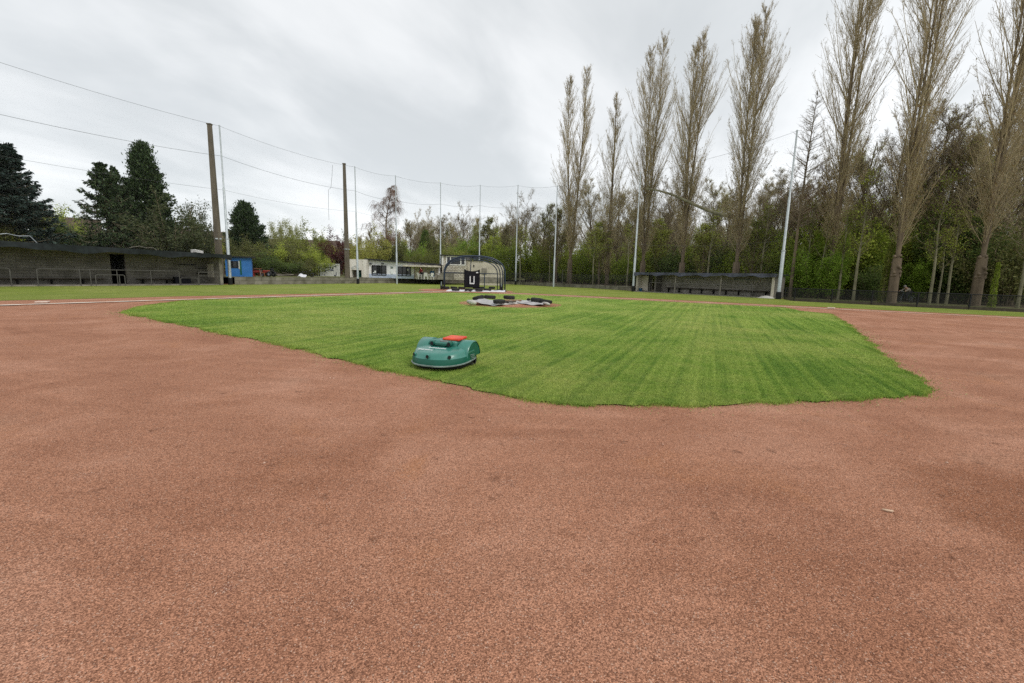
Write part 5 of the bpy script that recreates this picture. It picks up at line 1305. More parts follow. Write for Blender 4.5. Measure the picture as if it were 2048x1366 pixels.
# ---------------------------------------------------------------- robot mower
mc = G(868, 735)
MW = empty('robot_mower', (-1.165, 7.37, 0.0), math.pi - 0.34, 'large green robot mower with red lid standing on the lawn edge', 'mower')
def ring(hw_, yf, yb, zf, zb, p=2.9, n=48, front_round=1.0):
    pts = []
    for k in range(n):
        a = 2 * math.pi * k / n; c_, s_ = math.cos(a), math.sin(a)
        x = hw_ * math.copysign(abs(c_) ** (2 / p), c_)
        if s_ >= 0: y = yf * abs(s_) ** (2 / (2.15)); 
        else: y = -yb * abs(s_) ** (2 / 5.0)
        # rounded front: the width narrows forward as well
        if s_ >= 0: x *= 1 - 0.10 * (y / yf) ** 2
        q = (y + yb) / (yf + yb)
        pts.append((x, y, zb + (zf - zb) * q))
    return pts
def loft(rings, cap_top=False, cap_bot=False):
    b = MB(); n = len(rings[0]); vs = [p for r_ in rings for p in r_]; fs = []
    for i in range(len(rings) - 1):
        for j in range(n): fs.append((i * n + j, i * n + (j + 1) % n, (i + 1) * n + (j + 1) % n, (i + 1) * n + j))
    if cap_top:
        vs.append(tuple(np.mean(rings[-1], 0))); t = len(vs) - 1; a = (len(rings) - 1) * n
        fs += [(a + j, a + (j + 1) % n, t) for j in range(n)]
    if cap_bot:
        vs.append(tuple(np.mean(rings[0], 0))); t = len(vs) - 1
        fs += [((j + 1) % n, j, t) for j in range(n)]
    return b.add(vs, fs)
HWm = 0.545
loft([ring(.50, .46, .44, .045, .06), ring(.52, .48, .46, .10, .12)], cap_bot=True).build('underbody', MT['black'], MW, smooth=40)
loft([ring(HWm - .02, .53, .50, .085, .14), ring(HWm + .012, .565, .51, .095, .15), ring(HWm + .014, .567, .51, .112, .165), ring(HWm, .55, .50, .118, .17)]).build('bumper', MT['trim_grey'], MW, smooth=50)
loft([ring(HWm - .002, .55, .50, .114, .165), ring(HWm, .548, .50, .16, .22), ring(HWm - .012, .53, .495, .215, .27)]).build('skirt', MT['green_dark'], MW, smooth=60)
loft([ring(HWm - .012, .53, .495, .215, .27), ring(HWm - .02, .52, .49, .222, .277), ring(HWm - .035, .49, .48, .268, .33), ring(HWm - .05, .45, .46, .300, .37), ring(HWm - .075, .415, .44, .312, .392), ring(HWm - .13, .36, .40, .325, .412), ring(HWm - .26, .23, .27, .345, .425)], cap_top=True).build('shell', MT['teal'], MW, smooth=60)
# wheel arches at the rear corners
for s_ in (-1, 1):
    vs = []; n_ = 20; prof = []
    xs_ = (s_ * .30, s_ * .315, s_ * .525, s_ * .545)
    def arcp(r, x, k): a = math.pi * k / n_; return (x, -.22 + r * math.cos(a) * 1.08, .20 + r * math.sin(a) * 1.0)
    for x, r in ((xs_[0], .262), (xs_[1], .280), (xs_[2], .280), (xs_[3], .262)): vs += [arcp(r, x, k) for k in range(n_ + 1)]
    m_ = n_ + 1; fs = [(i * m_ + k, i * m_ + k + 1, (i + 1) * m_ + k + 1, (i + 1) * m_ + k) for i in range(3) for k in range(n_)]
    b = MB().add(vs, fs); b.build('wheel_arch', MT['teal'], MW, smooth=50)
    b = MB()
    for x in (xs_[0], xs_[3] - s_ * .012): b.add([arcp(.264, x, k) for k in range(n_ + 1)], [tuple(range(n_ + 1))])
    b.build('arch_cheek', MT['green_dark'], MW)
    # rear flank panel with slots
    b = MB()
    for q in range(3): b.bar((s_ * .560, -.02 - q * .02, .250 - q * .030), (s_ * .560, -.20, .242 - q * .030), .008, .008)
    b.build('side_slots', MT['trim_grey'], MW)
    MB().bar((s_ * .530, .06, .292), (s_ * .532, -.24, .306), .012, .022).build('side_ridge', MT['teal'], MW)
    w_ = MB().lathe([(.08, -.06), (.125, -.06), (.14, -.03), (.14, .03), (.125, .06), (.08, .06)], (s_ * .43, -.34, .115), 18, 'X', cap=False).build('wheel', MT['tyre'], MW, smooth=40)
    # upper sensors
    MB().lathe([(.001, 0), (.038, 0), (.045, -.015), (.045, -.12), (.03, -.16), (.001, -.17)], (s_ * .175, .10, .425), 16, 'Y', cap=False).build('sensor_pod', MT['green_dark'], MW, smooth=50)
    MB().lathe([(.001, .0), (.034, .0), (.034, .006), (.001, .006)], (s_ * .175, .103, .425), 16, 'Y', cap=False).build('sensor_eye', MT['black'], MW)
for (sx, sy, rz) in ((-.36, .425, .5), (0.02, .533, 0.0), (.36, .425, -.5)):
    rm = Matrix.Rotation(rz, 4, 'Z')
    for r_, nm, m_, dy in ((.034, 'sensor_ring', 'teal', .0), (.027, 'sensor', 'black', .006)):
        b = MB().lathe([(.001, -.03), (r_, -.03), (r_, dy), (.001, dy)], (0, 0, 0), 16, 'Y', cap=False)
        b.v = [tuple((rm @ Vector(p)) + Vector((sx * -1 if False else sx, sy, .262))) for p in b.v]
        b.build(nm, MT[m_], MW, smooth=40)
MB().box((0, .045, .425), (.32, .05, .05)).build('cross_bar', MT['teal'], MW, bevel=.015)
MB().box((0, .075, .405), (.24, .02, .025)).build('groove', MT['green_dark'], MW)
MB().box((0, -.22, .40), (.58, .46, .13), rx=0.05).build('rear_deck', MT['teal'], MW, bevel=.04, seg=4)
b = MB().box((-.14, -.22, .500), (.35, .36, .045), rx=-0.03)
b.build('lid', MT['red'], MW, bevel=.02, seg=4)
MB().box((-.04, .015, .462), (.16, .05, .03), rx=0.1).build('lid_latch', MT['trim_grey'], MW, bevel=.008)
def text(name, s_, size, m, parent, M4, ext=0.001, shear=0.0):
    cu = bpy.data.curves.new(name, 'FONT'); cu.body = s_; cu.size = size; cu.extrude = ext; cu.align_x = 'CENTER'; cu.shear = shear; cu.resolution_u = 2
    tmp = bpy.data.objects.new('tmp', cu); COL.objects.link(tmp)
    dg = bpy.context.evaluated_depsgraph_get(); me = bpy.data.meshes.new_from_object(tmp.evaluated_get(dg)); bpy.data.objects.remove(tmp)
    me.name = name; me.materials.clear(); me.materials.append(m)
    o = bpy.data.objects.new(name, me); COL.objects.link(o); o.parent = parent; o.matrix_local = M4
    return o
# lettering on the front deck reads from the front: x reversed, tilted with the deck
def deck(x, y, z): return Matrix.Translation((x, y, z)) @ Matrix.Rotation(math.pi, 4, 'Z') @ Matrix.Rotation(0.10, 4, 'X')
text('lettering', 'belrobotics', .078, MT['lettering'], MW, deck(0.02, .19, .356), .003, .2)
text('lettering', 'BIGMOW', .072, MT['lettering'], MW, deck(0.20, .325, .336), .003, .2)

# ---------------------------------------------------------------- cyclist on the path behind the fence
CX, CYc = XY(1818, 37.5)
BK = empty('bicycle', (CX, CYc, 0.01), 0.10, 'dark bicycle under the rider on the path behind the black fence', 'bicycle')
for wx_ in (-.52, .50):
    w_ = MB().tube([(wx_ + .33 * math.cos(a), 0, .34 + .33 * math.sin(a)) for a in np.linspace(0, 2 * math.pi, 25)[:-1]], .018, 6, closed=True).build('wheel', MT['tyre'], BK)
    b = MB()
    for k in range(10): a = k * math.pi / 5; b.bar((wx_, 0, .34), (wx_ + .32 * math.cos(a), 0, .34 + .32 * math.sin(a)), .005, .005)
    b.build('spokes', MT['galv'], w_)
b = MB(); fr_ = [((-.52, 0, .34), (-.38, 0, .88)), ((-.38, 0, .82), (.12, 0, .84)), ((-.38, 0, .78), (.0, 0, .30)), ((.0, 0, .30), (.14, 0, .86)), ((.0, 0, .30), (.50, 0, .34)), ((.13, 0, .80), (.50, 0, .34))]
for a_, c_ in fr_: b.tube([a_, c_], .018, 6)
b.build('frame', MT['navy'], BK)
MB().box((.16, 0, .90), (.24, .14, .06)).build('saddle', MT['black'], BK, bevel=.02)
MB().tube([(-.44, -.28, 1.02), (-.42, -.1, 1.0), (-.38, 0, .95), (-.42, .1, 1.0), (-.44, .28, 1.02)], .014, 6).build('handlebar', MT['galv'], BK)
for s_ in (-1, 1): MB().box((s_ * .10, s_ * .12, .30 + s_ * .10), (.10, .09, .02)).build('pedal', MT['black'], BK)
J = dict(pelvis=(.16, 0, .93), chest=(-.10, 0, 1.17), neck=(-.22, 0, 1.26), head=(-.31, 0, 1.34),
         arm_l=((-.12, -.17, 1.20), (-.30, -.22, 1.08), (-.50, -.25, 1.00), (-.56, -.26, .98)), arm_r=((-.12, .17, 1.20), (-.30, .22, 1.08), (-.50, .25, 1.00), (-.56, .26, .98)),
         leg_l=((.10, -.09, .93), (-.22, -.12, .72), (-.10, -.12, .30), (-.22, -.12, .24)), leg_r=((.10, .09, .93), (-.12, .12, .55), (.10, .12, .52 - .08), (.0, .12, .42)), face=(-1, 0, -.1))
cy = person(J, (MT['skin'], MT['jacket_grey'], MT['trouser'], MT['hair_grey']), 'person in a grey beige jacket riding a bicycle behind the black fence')
cy.location = (CX, CYc, 0.01); cy.rotation_euler = (0, 0, 0.10)

# ---------------------------------------------------------------- houses behind the hedges
def house(px, Y, w, hw_, ridge, rz, label, wallm):
    e_ = empty('house', (*XY(px, Y), 0.66), rz, label, 'house')
    MB().box((0, 4, hw_ / 2), (w, 8, hw_)).build('wall', wallm, e_)
    b = MB(); o_ = .5; z0 = hw_ - .1
    b.add([(-w / 2 - o_, -o_, z0), (w / 2 + o_, -o_, z0), (w / 2 + o_, 8 + o_, z0), (-w / 2 - o_, 8 + o_, z0), (-w / 2 - o_, 4, ridge), (w / 2 + o_, 4, ridge)], [(0, 1, 5, 4), (2, 3, 4, 5), (1, 2, 5), (3, 0, 4), (3, 2, 1, 0)])
    rf = b.build('roof', MT['roof_tile'], e_)
    if w > 13: MB().box((w * .2, 4, ridge + .05), (.6, .6, .7)).build('chimney', MT['brick_house'], rf)
    for q in (-.28, .1, .32):
        f_ = MB().box((q * w, -.03, hw_ * .62), (1.3, .08, 1.3)).build('window', MT['frame_white'], e_); MB().box((q * w, -.08, hw_ * .62), (1.12, .02, 1.12)).build('pane', MT['glass'], f_)
    return e_
def zr(px, py, Y): return zat(px, py, Y) - .66
house(402, 62, 13, 3.4, zr(402, 462, 66), .5, 'brown roofed house behind the bushes left of the concrete mast', MT['brick_house'])
house(592, 88, 14, 4.2, zr(592, 479, 92), .15, 'brown roofed house behind the pale birches', MT['brick_house'])
house(142, 60, 6, 3.0, zr(142, 436, 64), .75, 'dark roofed house glimpsed between the two spruces', MT['brick_house'])

# ---------------------------------------------------------------- trees
class TB:
    """collects curved limbs and leaves as arrays of quads"""
    def __init__(s, seed): s.r = np.random.default_rng(seed); s.V = []; s.F = []; s.M = []; s.Q = []; s.n = 0
    def _add(s, V, F, m, q):
        s.V.append(V); s.F.append(F + s.n); s.M.append(np.full(len(F), m)); s.Q.append(q); s.n += len(V)
    def tubes(s, P, Rr, sides=3, m=0):
        n, k, _ = P.shape
        T = np.gradient(P, axis=1); T /= np.linalg.norm(T, axis=2, keepdims=True) + 1e-9
        ref = np.where(np.abs(T[:, :, 2:3]) > .9, np.array([1., 0, 0]), np.array([0, 0, 1.]))
        ref = np.broadcast_to(ref[:, :1], T.shape)
        A_ = np.cross(T, ref); A_ /= np.linalg.norm(A_, axis=2, keepdims=True) + 1e-9
        B_ = np.cross(T, A_)
        th = 2 * np.pi * np.arange(sides) / sides
        V = P[:, :, None] + Rr[:, :, None, None] * (np.cos(th)[None, None, :, None] * A_[:, :, None] + np.sin(th)[None, None, :, None] * B_[:, :, None])
        idx = np.arange(n * k * sides).reshape(n, k, sides)
        a = idx[:, :-1]; b = idx[:, 1:]
        F = np.stack([a, np.roll(a, -1, 2), np.roll(b, -1, 2), b], -1).reshape(-1, 4)
        s._add(V.reshape(-1, 3), F, m, s.r.random(len(F)))
    def leaves(s, C, size, m=1, asp=0.6, up=0.3, down=0.0, D=None):
        n = len(C); size = np.broadcast_to(size, (n,))
        if D is None:
            D = s.r.normal(size=(n, 3)); D[:, 2] = D[:, 2] * .7 + up - down
        D = D / (np.linalg.norm(D, axis=1, keepdims=True) + 1e-9)
        E_ = np.cross(D, s.r.normal(size=(n, 3))); E_ /= np.linalg.norm(E_, axis=1, keepdims=True) + 1e-9
        L = D * size[:, None]; Wd = E_ * (size * asp * .5)[:, None]
        V = np.stack([C, C + L * .5 + Wd, C + L, C + L * .5 - Wd], 1).reshape(-1, 3)
        s._add(V, np.arange(4 * n).reshape(-1, 4), m, s.r.random(n))
    def curves(s, S_, D, L, C_, k, wig=0.03):
        n = len(S_); t = np.linspace(0, 1, k)[None, :, None]
        w = s.r.normal(size=(n, 1, 3)) * wig; ph = s.r.uniform(0, 6, (n, 1, 1))
        P = S_[:, None] + D[:, None] * L[:, None, None] * t + C_[:, None] * L[:, None, None] * t * t
        return P + w * L[:, None, None] * (np.sin(t * 7 + ph) - np.sin(ph)) * t
    def kids(s, P, m, t0, t1, a0, a1):
        """m children on every limb; returns start, direction, t"""
        n, k, _ = P.shape
        t = s.r.uniform(t0, t1, (n, m)); f = t * (k - 1); i = np.minimum(f.astype(int), k - 2); fr = (f - i)[..., None]
        ar = np.arange(n)[:, None]
        S_ = P[ar, i] * (1 - fr) + P[ar, i + 1] * fr
        T = P[ar, i + 1] - P[ar, i]; T /= np.linalg.norm(T, axis=2, keepdims=True) + 1e-9
        pr_ = np.cross(T, s.r.normal(size=T.shape)); pr_ /= np.linalg.norm(pr_, axis=2, keepdims=True) + 1e-9
        a = s.r.uniform(a0, a1, (n, m))[..., None]
        D = T * np.cos(a) + pr_ * np.sin(a)
        return S_.reshape(-1, 3), D.reshape(-1, 3), t.reshape(-1), np.repeat(np.arange(n), m)
    def mesh(s, name, mats):
        V = np.concatenate(s.V); F = np.concatenate(s.F)
        me_o = bulk(name, V, F, 4, mats, np.concatenate(s.M), np.concatenate(s.Q))
        return me_o
UPV = np.array([[0, 0, 1.]])
def taper(n, k, r0, r1): return r0[:, None] * (1 - np.linspace(0, 1, k))[None] + r1[:, None] * np.linspace(0, 1, k)[None] if not np.isscalar(r0) else np.broadcast_to(np.linspace(r0, r1, k), (n, k))

def poplar_mesh(seed, H, Wd, stems=1, lean=0.0, dense=1.0, low=True, r0=.42, split=.10, spread=.11):
    tk = TB(seed); cr = TB(seed + 1); r = tk.r
    k = 14
    if stems == 1:
        P = tk.curves(np.zeros((1, 3)), np.array([[0, 0, 1.]]), np.array([H * .97]), np.array([[lean, 0, 0]]), k, .006)
        tk.tubes(P, np.linspace(r0, .03, k)[None] ** 1.0 * np.ones((1, 1)), 8); stemsP = P
    else:
        base = tk.curves(np.zeros((1, 3)), np.array([[0, 0, 1.]]), np.array([H * split]), np.zeros((1, 3)), 5, .0)
        tk.tubes(base, np.linspace(r0, r0 * .85, 5)[None], 8)
        ang = np.linspace(0, 2 * np.pi, stems, endpoint=False) + .25
        S_ = np.repeat([[0, 0, H * split * .97]], stems, 0); sp = Wd * spread
        D = np.stack([np.cos(ang) * sp / (H * .8) * 2.0, np.sin(ang) * sp * .4 / H, np.ones(stems)], 1)
        hh = H * (1 - split) * np.array([1, .93, .97, .88][:stems])
        P = tk.curves(S_, D, hh, np.stack([-np.cos(ang) * sp / (H * .8) * 1.0 + lean, np.zeros(stems), np.zeros(stems)], 1), k, .006)
        tk.tubes(P, np.repeat((np.linspace(1, 0, k) ** 1.3 * r0 * .38 + .02)[None], stems, 0), 7); stemsP = P
    nS = len(stemsP)
    m1 = int((125 if nS == 1 else 270 // nS) * dense)
    S1, D1, t1, _ = tk.kids(stemsP, m1, .02 if low else .16, .985, .22, .58)
    Wc = Wd if nS == 1 else Wd * (.92 - 1.2 * spread)
    pf = np.interp(t1, [0, .12, .3, .48, .66, .82, 1.0], [.50, .70, .90, 1.0, .74, .40, .10])
    L1 = Wc * .5 * pf / .33 * r.uniform(.45, 1.15, len(t1))
    P1 = cr.curves(S1, D1, L1, UPV * .22 * np.ones((len(S1), 1)), 6, .02)
    rr = (.009 + .0055 * L1); cr.tubes(P1, taper(0, 6, rr, rr * .25), 4)
    S2, D2_, t2, i2 = cr.kids(P1, int(12), .15, 1.0, .22, .58)
    L2 = np.clip(L1[i2] * .34 * (1.2 - t2), .40, 1.7) * r.uniform(.6, 1.25, len(t2))
    P2 = cr.curves(S2, D2_, L2, UPV * .30 * np.ones((len(S2), 1)), 4, .02); cr.tubes(P2, taper(0, 4, np.full(len(S2), .0085), np.full(len(S2), .0045)), 3)
    S3, D3_, t3, i3 = cr.kids(P2, 4, .15, .98, .25, .70)
    L3 = np.clip(L2[i3] * .5, .22, .8) * r.uniform(.6, 1.2, len(t3))
    P3 = cr.curves(S3, D3_, L3, UPV * .2 * np.ones((len(S3), 1)), 3, .02); cr.tubes(P3, taper(0, 3, np.full(len(S3), .0062), np.full(len(S3), .0038)), 3)
    nb = 2
    pick = P3[:, 1:].reshape(-1, 3); pick = pick[r.random(len(pick)) < .28]
    cr.leaves(pick, r.uniform(.05, .11, len(pick)), 1, .55)
    if low:   # bushy shoots on the lower third
        S4, D4, t4, _ = cr.kids(P1[t1 < .30], 13, .1, .95, .3, 1.1)
        P4 = cr.curves(S4, D4, r.uniform(.3, 1.0, len(S4)), UPV * .3 * np.ones((len(S4), 1)), 3, .03); cr.tubes(P4, taper(0, 3, np.full(len(S4), .009), np.full(len(S4), .005)), 3)
        q = P4[:, 1:].reshape(-1, 3); cr.leaves(q, r.uniform(.08, .16, len(q)), 1, .6)
    return tk, cr

def bare_mesh(seed, H, Wd, trunk=.35, leafy=0.0, fine=1.0, up=.25, r0=.22, ls=(.05, .11)):
    tk = TB(seed); cr = TB(seed + 1); r = tk.r; k = 9
    P = tk.curves(np.zeros((1, 3)), np.array([[0, 0, 1.]]), np.array([H * .86]), np.array([[r.normal() * .04, r.normal() * .04, 0]]), k, .02)
    tk.tubes(P, np.linspace(r0, .03, k)[None], 7)
    S1, D1, t1, _ = tk.kids(P, int(26 * fine), trunk * .7, .98, .40, .95)
    L1 = Wd * .62 * np.clip((1.12 - t1) * 1.25, .3, 1) * r.uniform(.65, 1.1, len(t1))
    P1 = tk.curves(S1, D1, L1, UPV * up * np.ones((len(S1), 1)), 7, .035); a = r0 * .34 * (L1 / L1.max()) ** .7; tk.tubes(P1, taper(0, 7, a, a * .2), 5)
    S2, D2_, t2, i2 = cr.kids(P1, 10, .18, .98, .4, .95); L2 = L1[i2] * .42 * (1.2 - .7 * t2) * r.uniform(.6, 1.15, len(t2))
    P2 = cr.curves(S2, D2_, L2, UPV * up * .8 * np.ones((len(S2), 1)), 5, .04); a = .022 * (L2 / L2.max()) ** .5; cr.tubes(P2, taper(0, 5, a, a * .35), 4)
    S3, D3_, t3, i3 = cr.kids(P2, 8, .15, .98, .35, .95); L3 = np.clip(L2[i3] * .45, .3, 2) * r.uniform(.6, 1.2, len(t3))
    P3 = cr.curves(S3, D3_, L3, UPV * up * .6 * np.ones((len(S3), 1)), 4, .04); cr.tubes(P3, taper(0, 4, np.full(len(S3), .012), np.full(len(S3), .006)), 3)
    S4, D4, t4, i4 = cr.kids(P3, int(4 * fine), .2, .98, .3, .95); L4 = np.clip(L3[i4] * .5, .2, .9) * r.uniform(.6, 1.2, len(t4))
    P4 = cr.curves(S4, D4, L4, UPV * .15 * np.ones((len(S4), 1)), 2, .0); cr.tubes(P4, taper(0, 2, np.full(len(S4), .0075), np.full(len(S4), .004)), 3)
    if leafy > 0:
        q = P4[:, 1]; n_ = int(len(q) * leafy); q = q[r.integers(0, len(q), n_)] + r.normal(size=(n_, 3)) * .10
        cr.leaves(q, r.uniform(ls[0], ls[1], n_), 1, .65)
    return tk, cr

def birch_mesh(seed, H, Wd, leaf=.6):
    tk = TB(seed); cr = TB(seed + 1); r = tk.r; k = 10
    P = tk.curves(np.zeros((1, 3)), np.array([[0, 0, 1.]]), np.array([H * .95]), np.array([[.03, 0, 0]]), k, .012); tk.tubes(P, np.linspace(.20, .02, k)[None], 7)
    S1, D1, t1, _ = tk.kids(P, 34, .22, .98, .5, .9); L1 = Wd * .55 * np.clip((1.1 - t1) * 1.5, .25, 1) * r.uniform(.6, 1.1, len(t1))
    P1 = tk.curves(S1, D1, L1, UPV * .1 * np.ones((len(S1), 1)), 6, .03); tk.tubes(P1, taper(0, 6, np.full(len(S1), .05), np.full(len(S1), .012)), 4)
    S2, D2_, t2, i2 = cr.kids(P1, 9, .2, .98, .4, 1.1); L2 = L1[i2] * .35 * r.uniform(.6, 1.2, len(t2))
    P2 = cr.curves(S2, D2_, L2, -UPV * .2 * np.ones((len(S2), 1)), 4, .03); cr.tubes(P2, taper(0, 4, np.full(len(S2), .016), np.full(len(S2), .007)), 3)
    S3, D3_, t3, i3 = cr.kids(P2, 9, .2, .98, .6, 1.3); D3_[:, 2] = -np.abs(D3_[:, 2]) * .3; L3 = r.uniform(.7, 2.1, len(t3))
    P3 = cr.curves(S3, D3_ * .45, L3, -UPV * .75 * np.ones((len(S3), 1)), 6, .03); cr.tubes(P3, taper(0, 6, np.full(len(S3), .009), np.full(len(S3), .004)), 3)
    q = P3[:, 2:].reshape(-1, 3); q = q[r.random(len(q)) < leaf]; cr.leaves(q, r.uniform(.05, .10, len(q)), 1, .6, 0, .5)
    return tk, cr

def spruce_mesh(seed, H, Wd, ragged=0.0, needle=1.0, droop=.25):
    tk = TB(seed); cr = TB(seed + 1); r = tk.r; k = 12
    P = tk.curves(np.zeros((1, 3)), np.array([[0, 0, 1.]]), np.array([H]), np.zeros((1, 3)), k, .004); tk.tubes(P, np.linspace(H * .018, .015, k)[None], 8)
    nb = 210
    S1, D1, t1, _ = tk.kids(P, nb, .16, .985, 1.30, 1.75)
    L1 = Wd * .5 * np.clip(1.02 - t1, .03, 1) ** .85 * r.uniform(.75, 1.08, nb)
    if ragged: L1 *= np.where(r.random(nb) < ragged, r.uniform(.15, .6, nb), 1.15)
    P1 = tk.curves(S1, D1, L1, np.array([[0, 0, droop * .3]]) * np.ones((nb, 1)) - np.array([[0, 0, .0]]), 6, .02)
    P1[:, :, 2] -= (np.sin(np.linspace(0, np.pi * .9, 6))[None] * L1[:, None] * droop)
    cr.tubes(P1, taper(0, 6, .012 + .008 * L1, np.full(nb, .008)), 4, 0)
    S2, D2_, t2, i2 = cr.kids(P1, 16, .12, 1.0, .6, 1.1); L2 = np.clip(L1[i2] * .28 * (1.25 - t2), .15, 1.3) * r.uniform(.6, 1.2, len(t2))
    D2_[:, 2] = D2_[:, 2] * .3 - .18
    P2 = cr.curves(S2, D2_, L2, -UPV * .12 * np.ones((len(S2), 1)), 4, .02); cr.tubes(P2, taper(0, 4, np.full(len(S2), .010), np.full(len(S2), .006)), 3, 0)
    m_ = int(11 * needle)
    S3, D3_, t3, i3 = cr.kids(P2, m_, .0, 1.0, .5, 1.2); D3_[:, 2] -= .35
    cr.leaves(S3, r.uniform(.20, .44, len(S3)), 1, .34, D=D3_)
    return tk, cr

def cone_mesh(seed, H, Wd, n=48000, leaf=(.16, .34), prof=None):
    """dense conifer: leaf sprays on lumpy shells round a trunk, hollows between the lumps"""
    tk = TB(seed); cr = TB(seed + 1); r = tk.r
    P = tk.curves(np.zeros((1, 3)), np.array([[0, 0, 1.]]), np.array([H * .96]), np.zeros((1, 3)), 8, .004); tk.tubes(P, np.linspace(.22, .03, 8)[None], 7)
    nb = 210; t = r.uniform(.03, .99, nb) ; az = r.uniform(0, 2 * np.pi, nb)
    pf = prof or (lambda q: np.clip((q + .05) / .22, .5, 1) * (1.02 - q) ** .9)
    rad = Wd * .5 * pf(t) * r.uniform(.58, 1.14, nb)
    tip = np.stack([np.cos(az) * rad, np.sin(az) * rad, t * H + rad * .35], 1); st_ = np.stack([0 * t, 0 * t, t * H * .93], 1)
    Pb = st_[:, None] + (tip - st_)[:, None] * np.linspace(0, 1, 5)[None, :, None]; cr.tubes(Pb, taper(0, 5, np.full(nb, .035), np.full(nb, .01)), 4)
    i = r.integers(0, nb, n); q = r.random(n) ** .55
    C_ = st_[i] + (tip - st_)[i] * q[:, None] + r.normal(size=(n, 3)) * (.10 + .05 * Wd * (1.15 - q))[:, None] * np.array([1, 1, .7])
    D = (tip - st_)[i]; D = D / np.linalg.norm(D, axis=1, keepdims=True) + r.normal(size=(n, 3)) * .55 + np.array([0, 0, .25])
    cr.leaves(C_, r.uniform(*leaf, n), 1, .45, D=D)
    return tk, cr

def bush_mesh(seed, Wd, H, n=9000, leaf=(.08, .18), open_=.35, flat=.8):
    """shrub: stems fanning up from the ground, leaves in clumps at their ends"""
    tk = TB(seed); cr = TB(seed + 1); r = tk.r
    ns = 26; az = r.uniform(0, 2 * np.pi, ns); sp = r.uniform(0, .9, ns)
    D = np.stack([np.cos(az) * sp * Wd * .36, np.sin(az) * sp * Wd * .36 * flat, H * r.uniform(.55, .98, ns) * (1.02 - .35 * sp)], 1)
    S_ = np.stack([np.cos(az) * Wd * .12 * r.random(ns), np.sin(az) * Wd * .12 * r.random(ns), 0 * az], 1)
    P = tk.curves(S_, D, np.ones(ns), np.stack([np.cos(az), np.sin(az), -.2 * np.ones(ns)], 1) * .12 * Wd, 6, .02); tk.tubes(P, taper(0, 6, np.full(ns, .035), np.full(ns, .010)), 4)
    S2, D2_, t2, i2 = cr.kids(P, 14, .12, .99, .4, 1.1); L2 = r.uniform(.10, .24, len(S2)) * Wd * .55
    P2 = cr.curves(S2, D2_, L2, UPV * .1 * np.ones((len(S2), 1)), 4, .04); cr.tubes(P2, taper(0, 4, np.full(len(S2), .012), np.full(len(S2), .005)), 3)
    lump = P2[:, 1:].reshape(-1, 3); lump = lump[r.random(len(lump)) > open_]
    c_ = lump[r.integers(0, len(lump), n)] + r.normal(size=(n, 3)) * (.035 * Wd + .05)
    c_[:, 2] = np.abs(c_[:, 2])
    cr.leaves(c_, r.uniform(*leaf, n), 1, .62)
    return tk, cr

PROTO = {}
def proto(key, fn, trunk_name='trunk', crown_name='crown'):
    tk, cr = fn()
    PROTO[key] = (tk, cr)
    return key
MESH = {}
def plant(key, name, label, cat, px, Y, z=0.0, sc=1.0, rz=None, group=None, bark='bark', twig='twig', leaf='l_bud', sz=None, lean=None, xy=None, stem='trunk', crown='crown'):
    """a thing: an empty at the foot with its trunk and crown; copies share the mesh data, each with its own materials"""
    p = xy or XY(px, Y)
    e_ = empty(name, (p[0], p[1], z), random.uniform(0, 6.28) if rz is None else rz, label, cat, group)
    s_ = sc if sz is None else sz
    e_.scale = (sc, sc, s_)
    if lean: e_.rotation_euler = (lean[1], lean[0], e_.rotation_euler[2])
    if key not in MESH:
        tk, cr = PROTO[key]
        a = tk.mesh(stem, [MT[bark]]); b = cr.mesh(crown, [MT[twig], MT[leaf]])
        MESH[key] = (a.data, b.data); a.parent = e_; b.parent = e_
    else:
        a = bpy.data.objects.new(stem, MESH[key][0]); b = bpy.data.objects.new(crown, MESH[key][1])
        COL.objects.link(a); COL.objects.link(b); a.parent = e_; b.parent = e_
    a.material_slots[0].link = 'OBJECT'; a.material_slots[0].material = MT[bark]
    for i, mm in enumerate((twig, leaf)): b.material_slots[i].link = 'OBJECT'; b.material_slots[i].material = MT[mm]
    return e_

# --- the poplar row at the right
def Hof(px, py, Y): return zat(px, py, Y)
pop = [  # key, seed, base px, Y, top(px,py), width px at mid, stems, label
    ('pA', 11, 1139, 66.5, (1150, 132), 72, 2, 'leftmost tall poplar, forked into two slender tops, behind the kerb wall'),
    ('pB', 21, 1214, 63.5, (1241, 182), 50, 1, 'shortest narrow poplar, between the forked poplar and the net pole of the right dugout'),
    ('pC', 31, 1284, 59.5, (1327, 68), 84, 2, 'tall forked poplar rising beside the net pole at the left end of the right dugout'),
    ('pD', 41, 1362, 55.5, (1400, 66), 92, 3, 'wide poplar with three upright stems behind the middle of the right dugout'),
    ('pE', 51, 1470, 49.0, (1540, 4), 96, 2, 'tall poplar behind the right half of the right dugout'),
    ('pF', 61, 1657, 43.0, (1735, -170), 118, 3, 'large poplar cut off by the photo top, just right of the last net pole'),
    ('pG', 71, 1787, 36.6, (1900, -330), 128, 3, 'large poplar on a thick knobbly trunk left of the cyclist'),
    ('pH', 81, 1955, 34.7, (2080, -420), 140, 3, 'rightmost large poplar on a thick trunk at the edge of the photo')]
for key, seed, bpx, Y, tp, wpx, st_, lab in pop:
    H = Hof(tp[0], tp[1], Y); H = min(H, 36.0); w = wpx / 885 * Y
    big = seed >= 71
    PROTO[key] = poplar_mesh(seed, H, w, st_, 0.0, .80 if seed >= 61 else 1.0, True, r0=.36 if big else (.42 if st_ > 1 else .30), split=.11 if big else .12, spread=.22 if seed == 11 else .13 if seed in (31, 71) else .10)
    plant(key, 'poplar_tree', lab, 'tree', bpx, Y, 0.0 if bpx > 1250 else .4, rz=0.15, group='poplars in a row before the wood', bark='bark_warm', twig='twig_pop', leaf='l_bud')
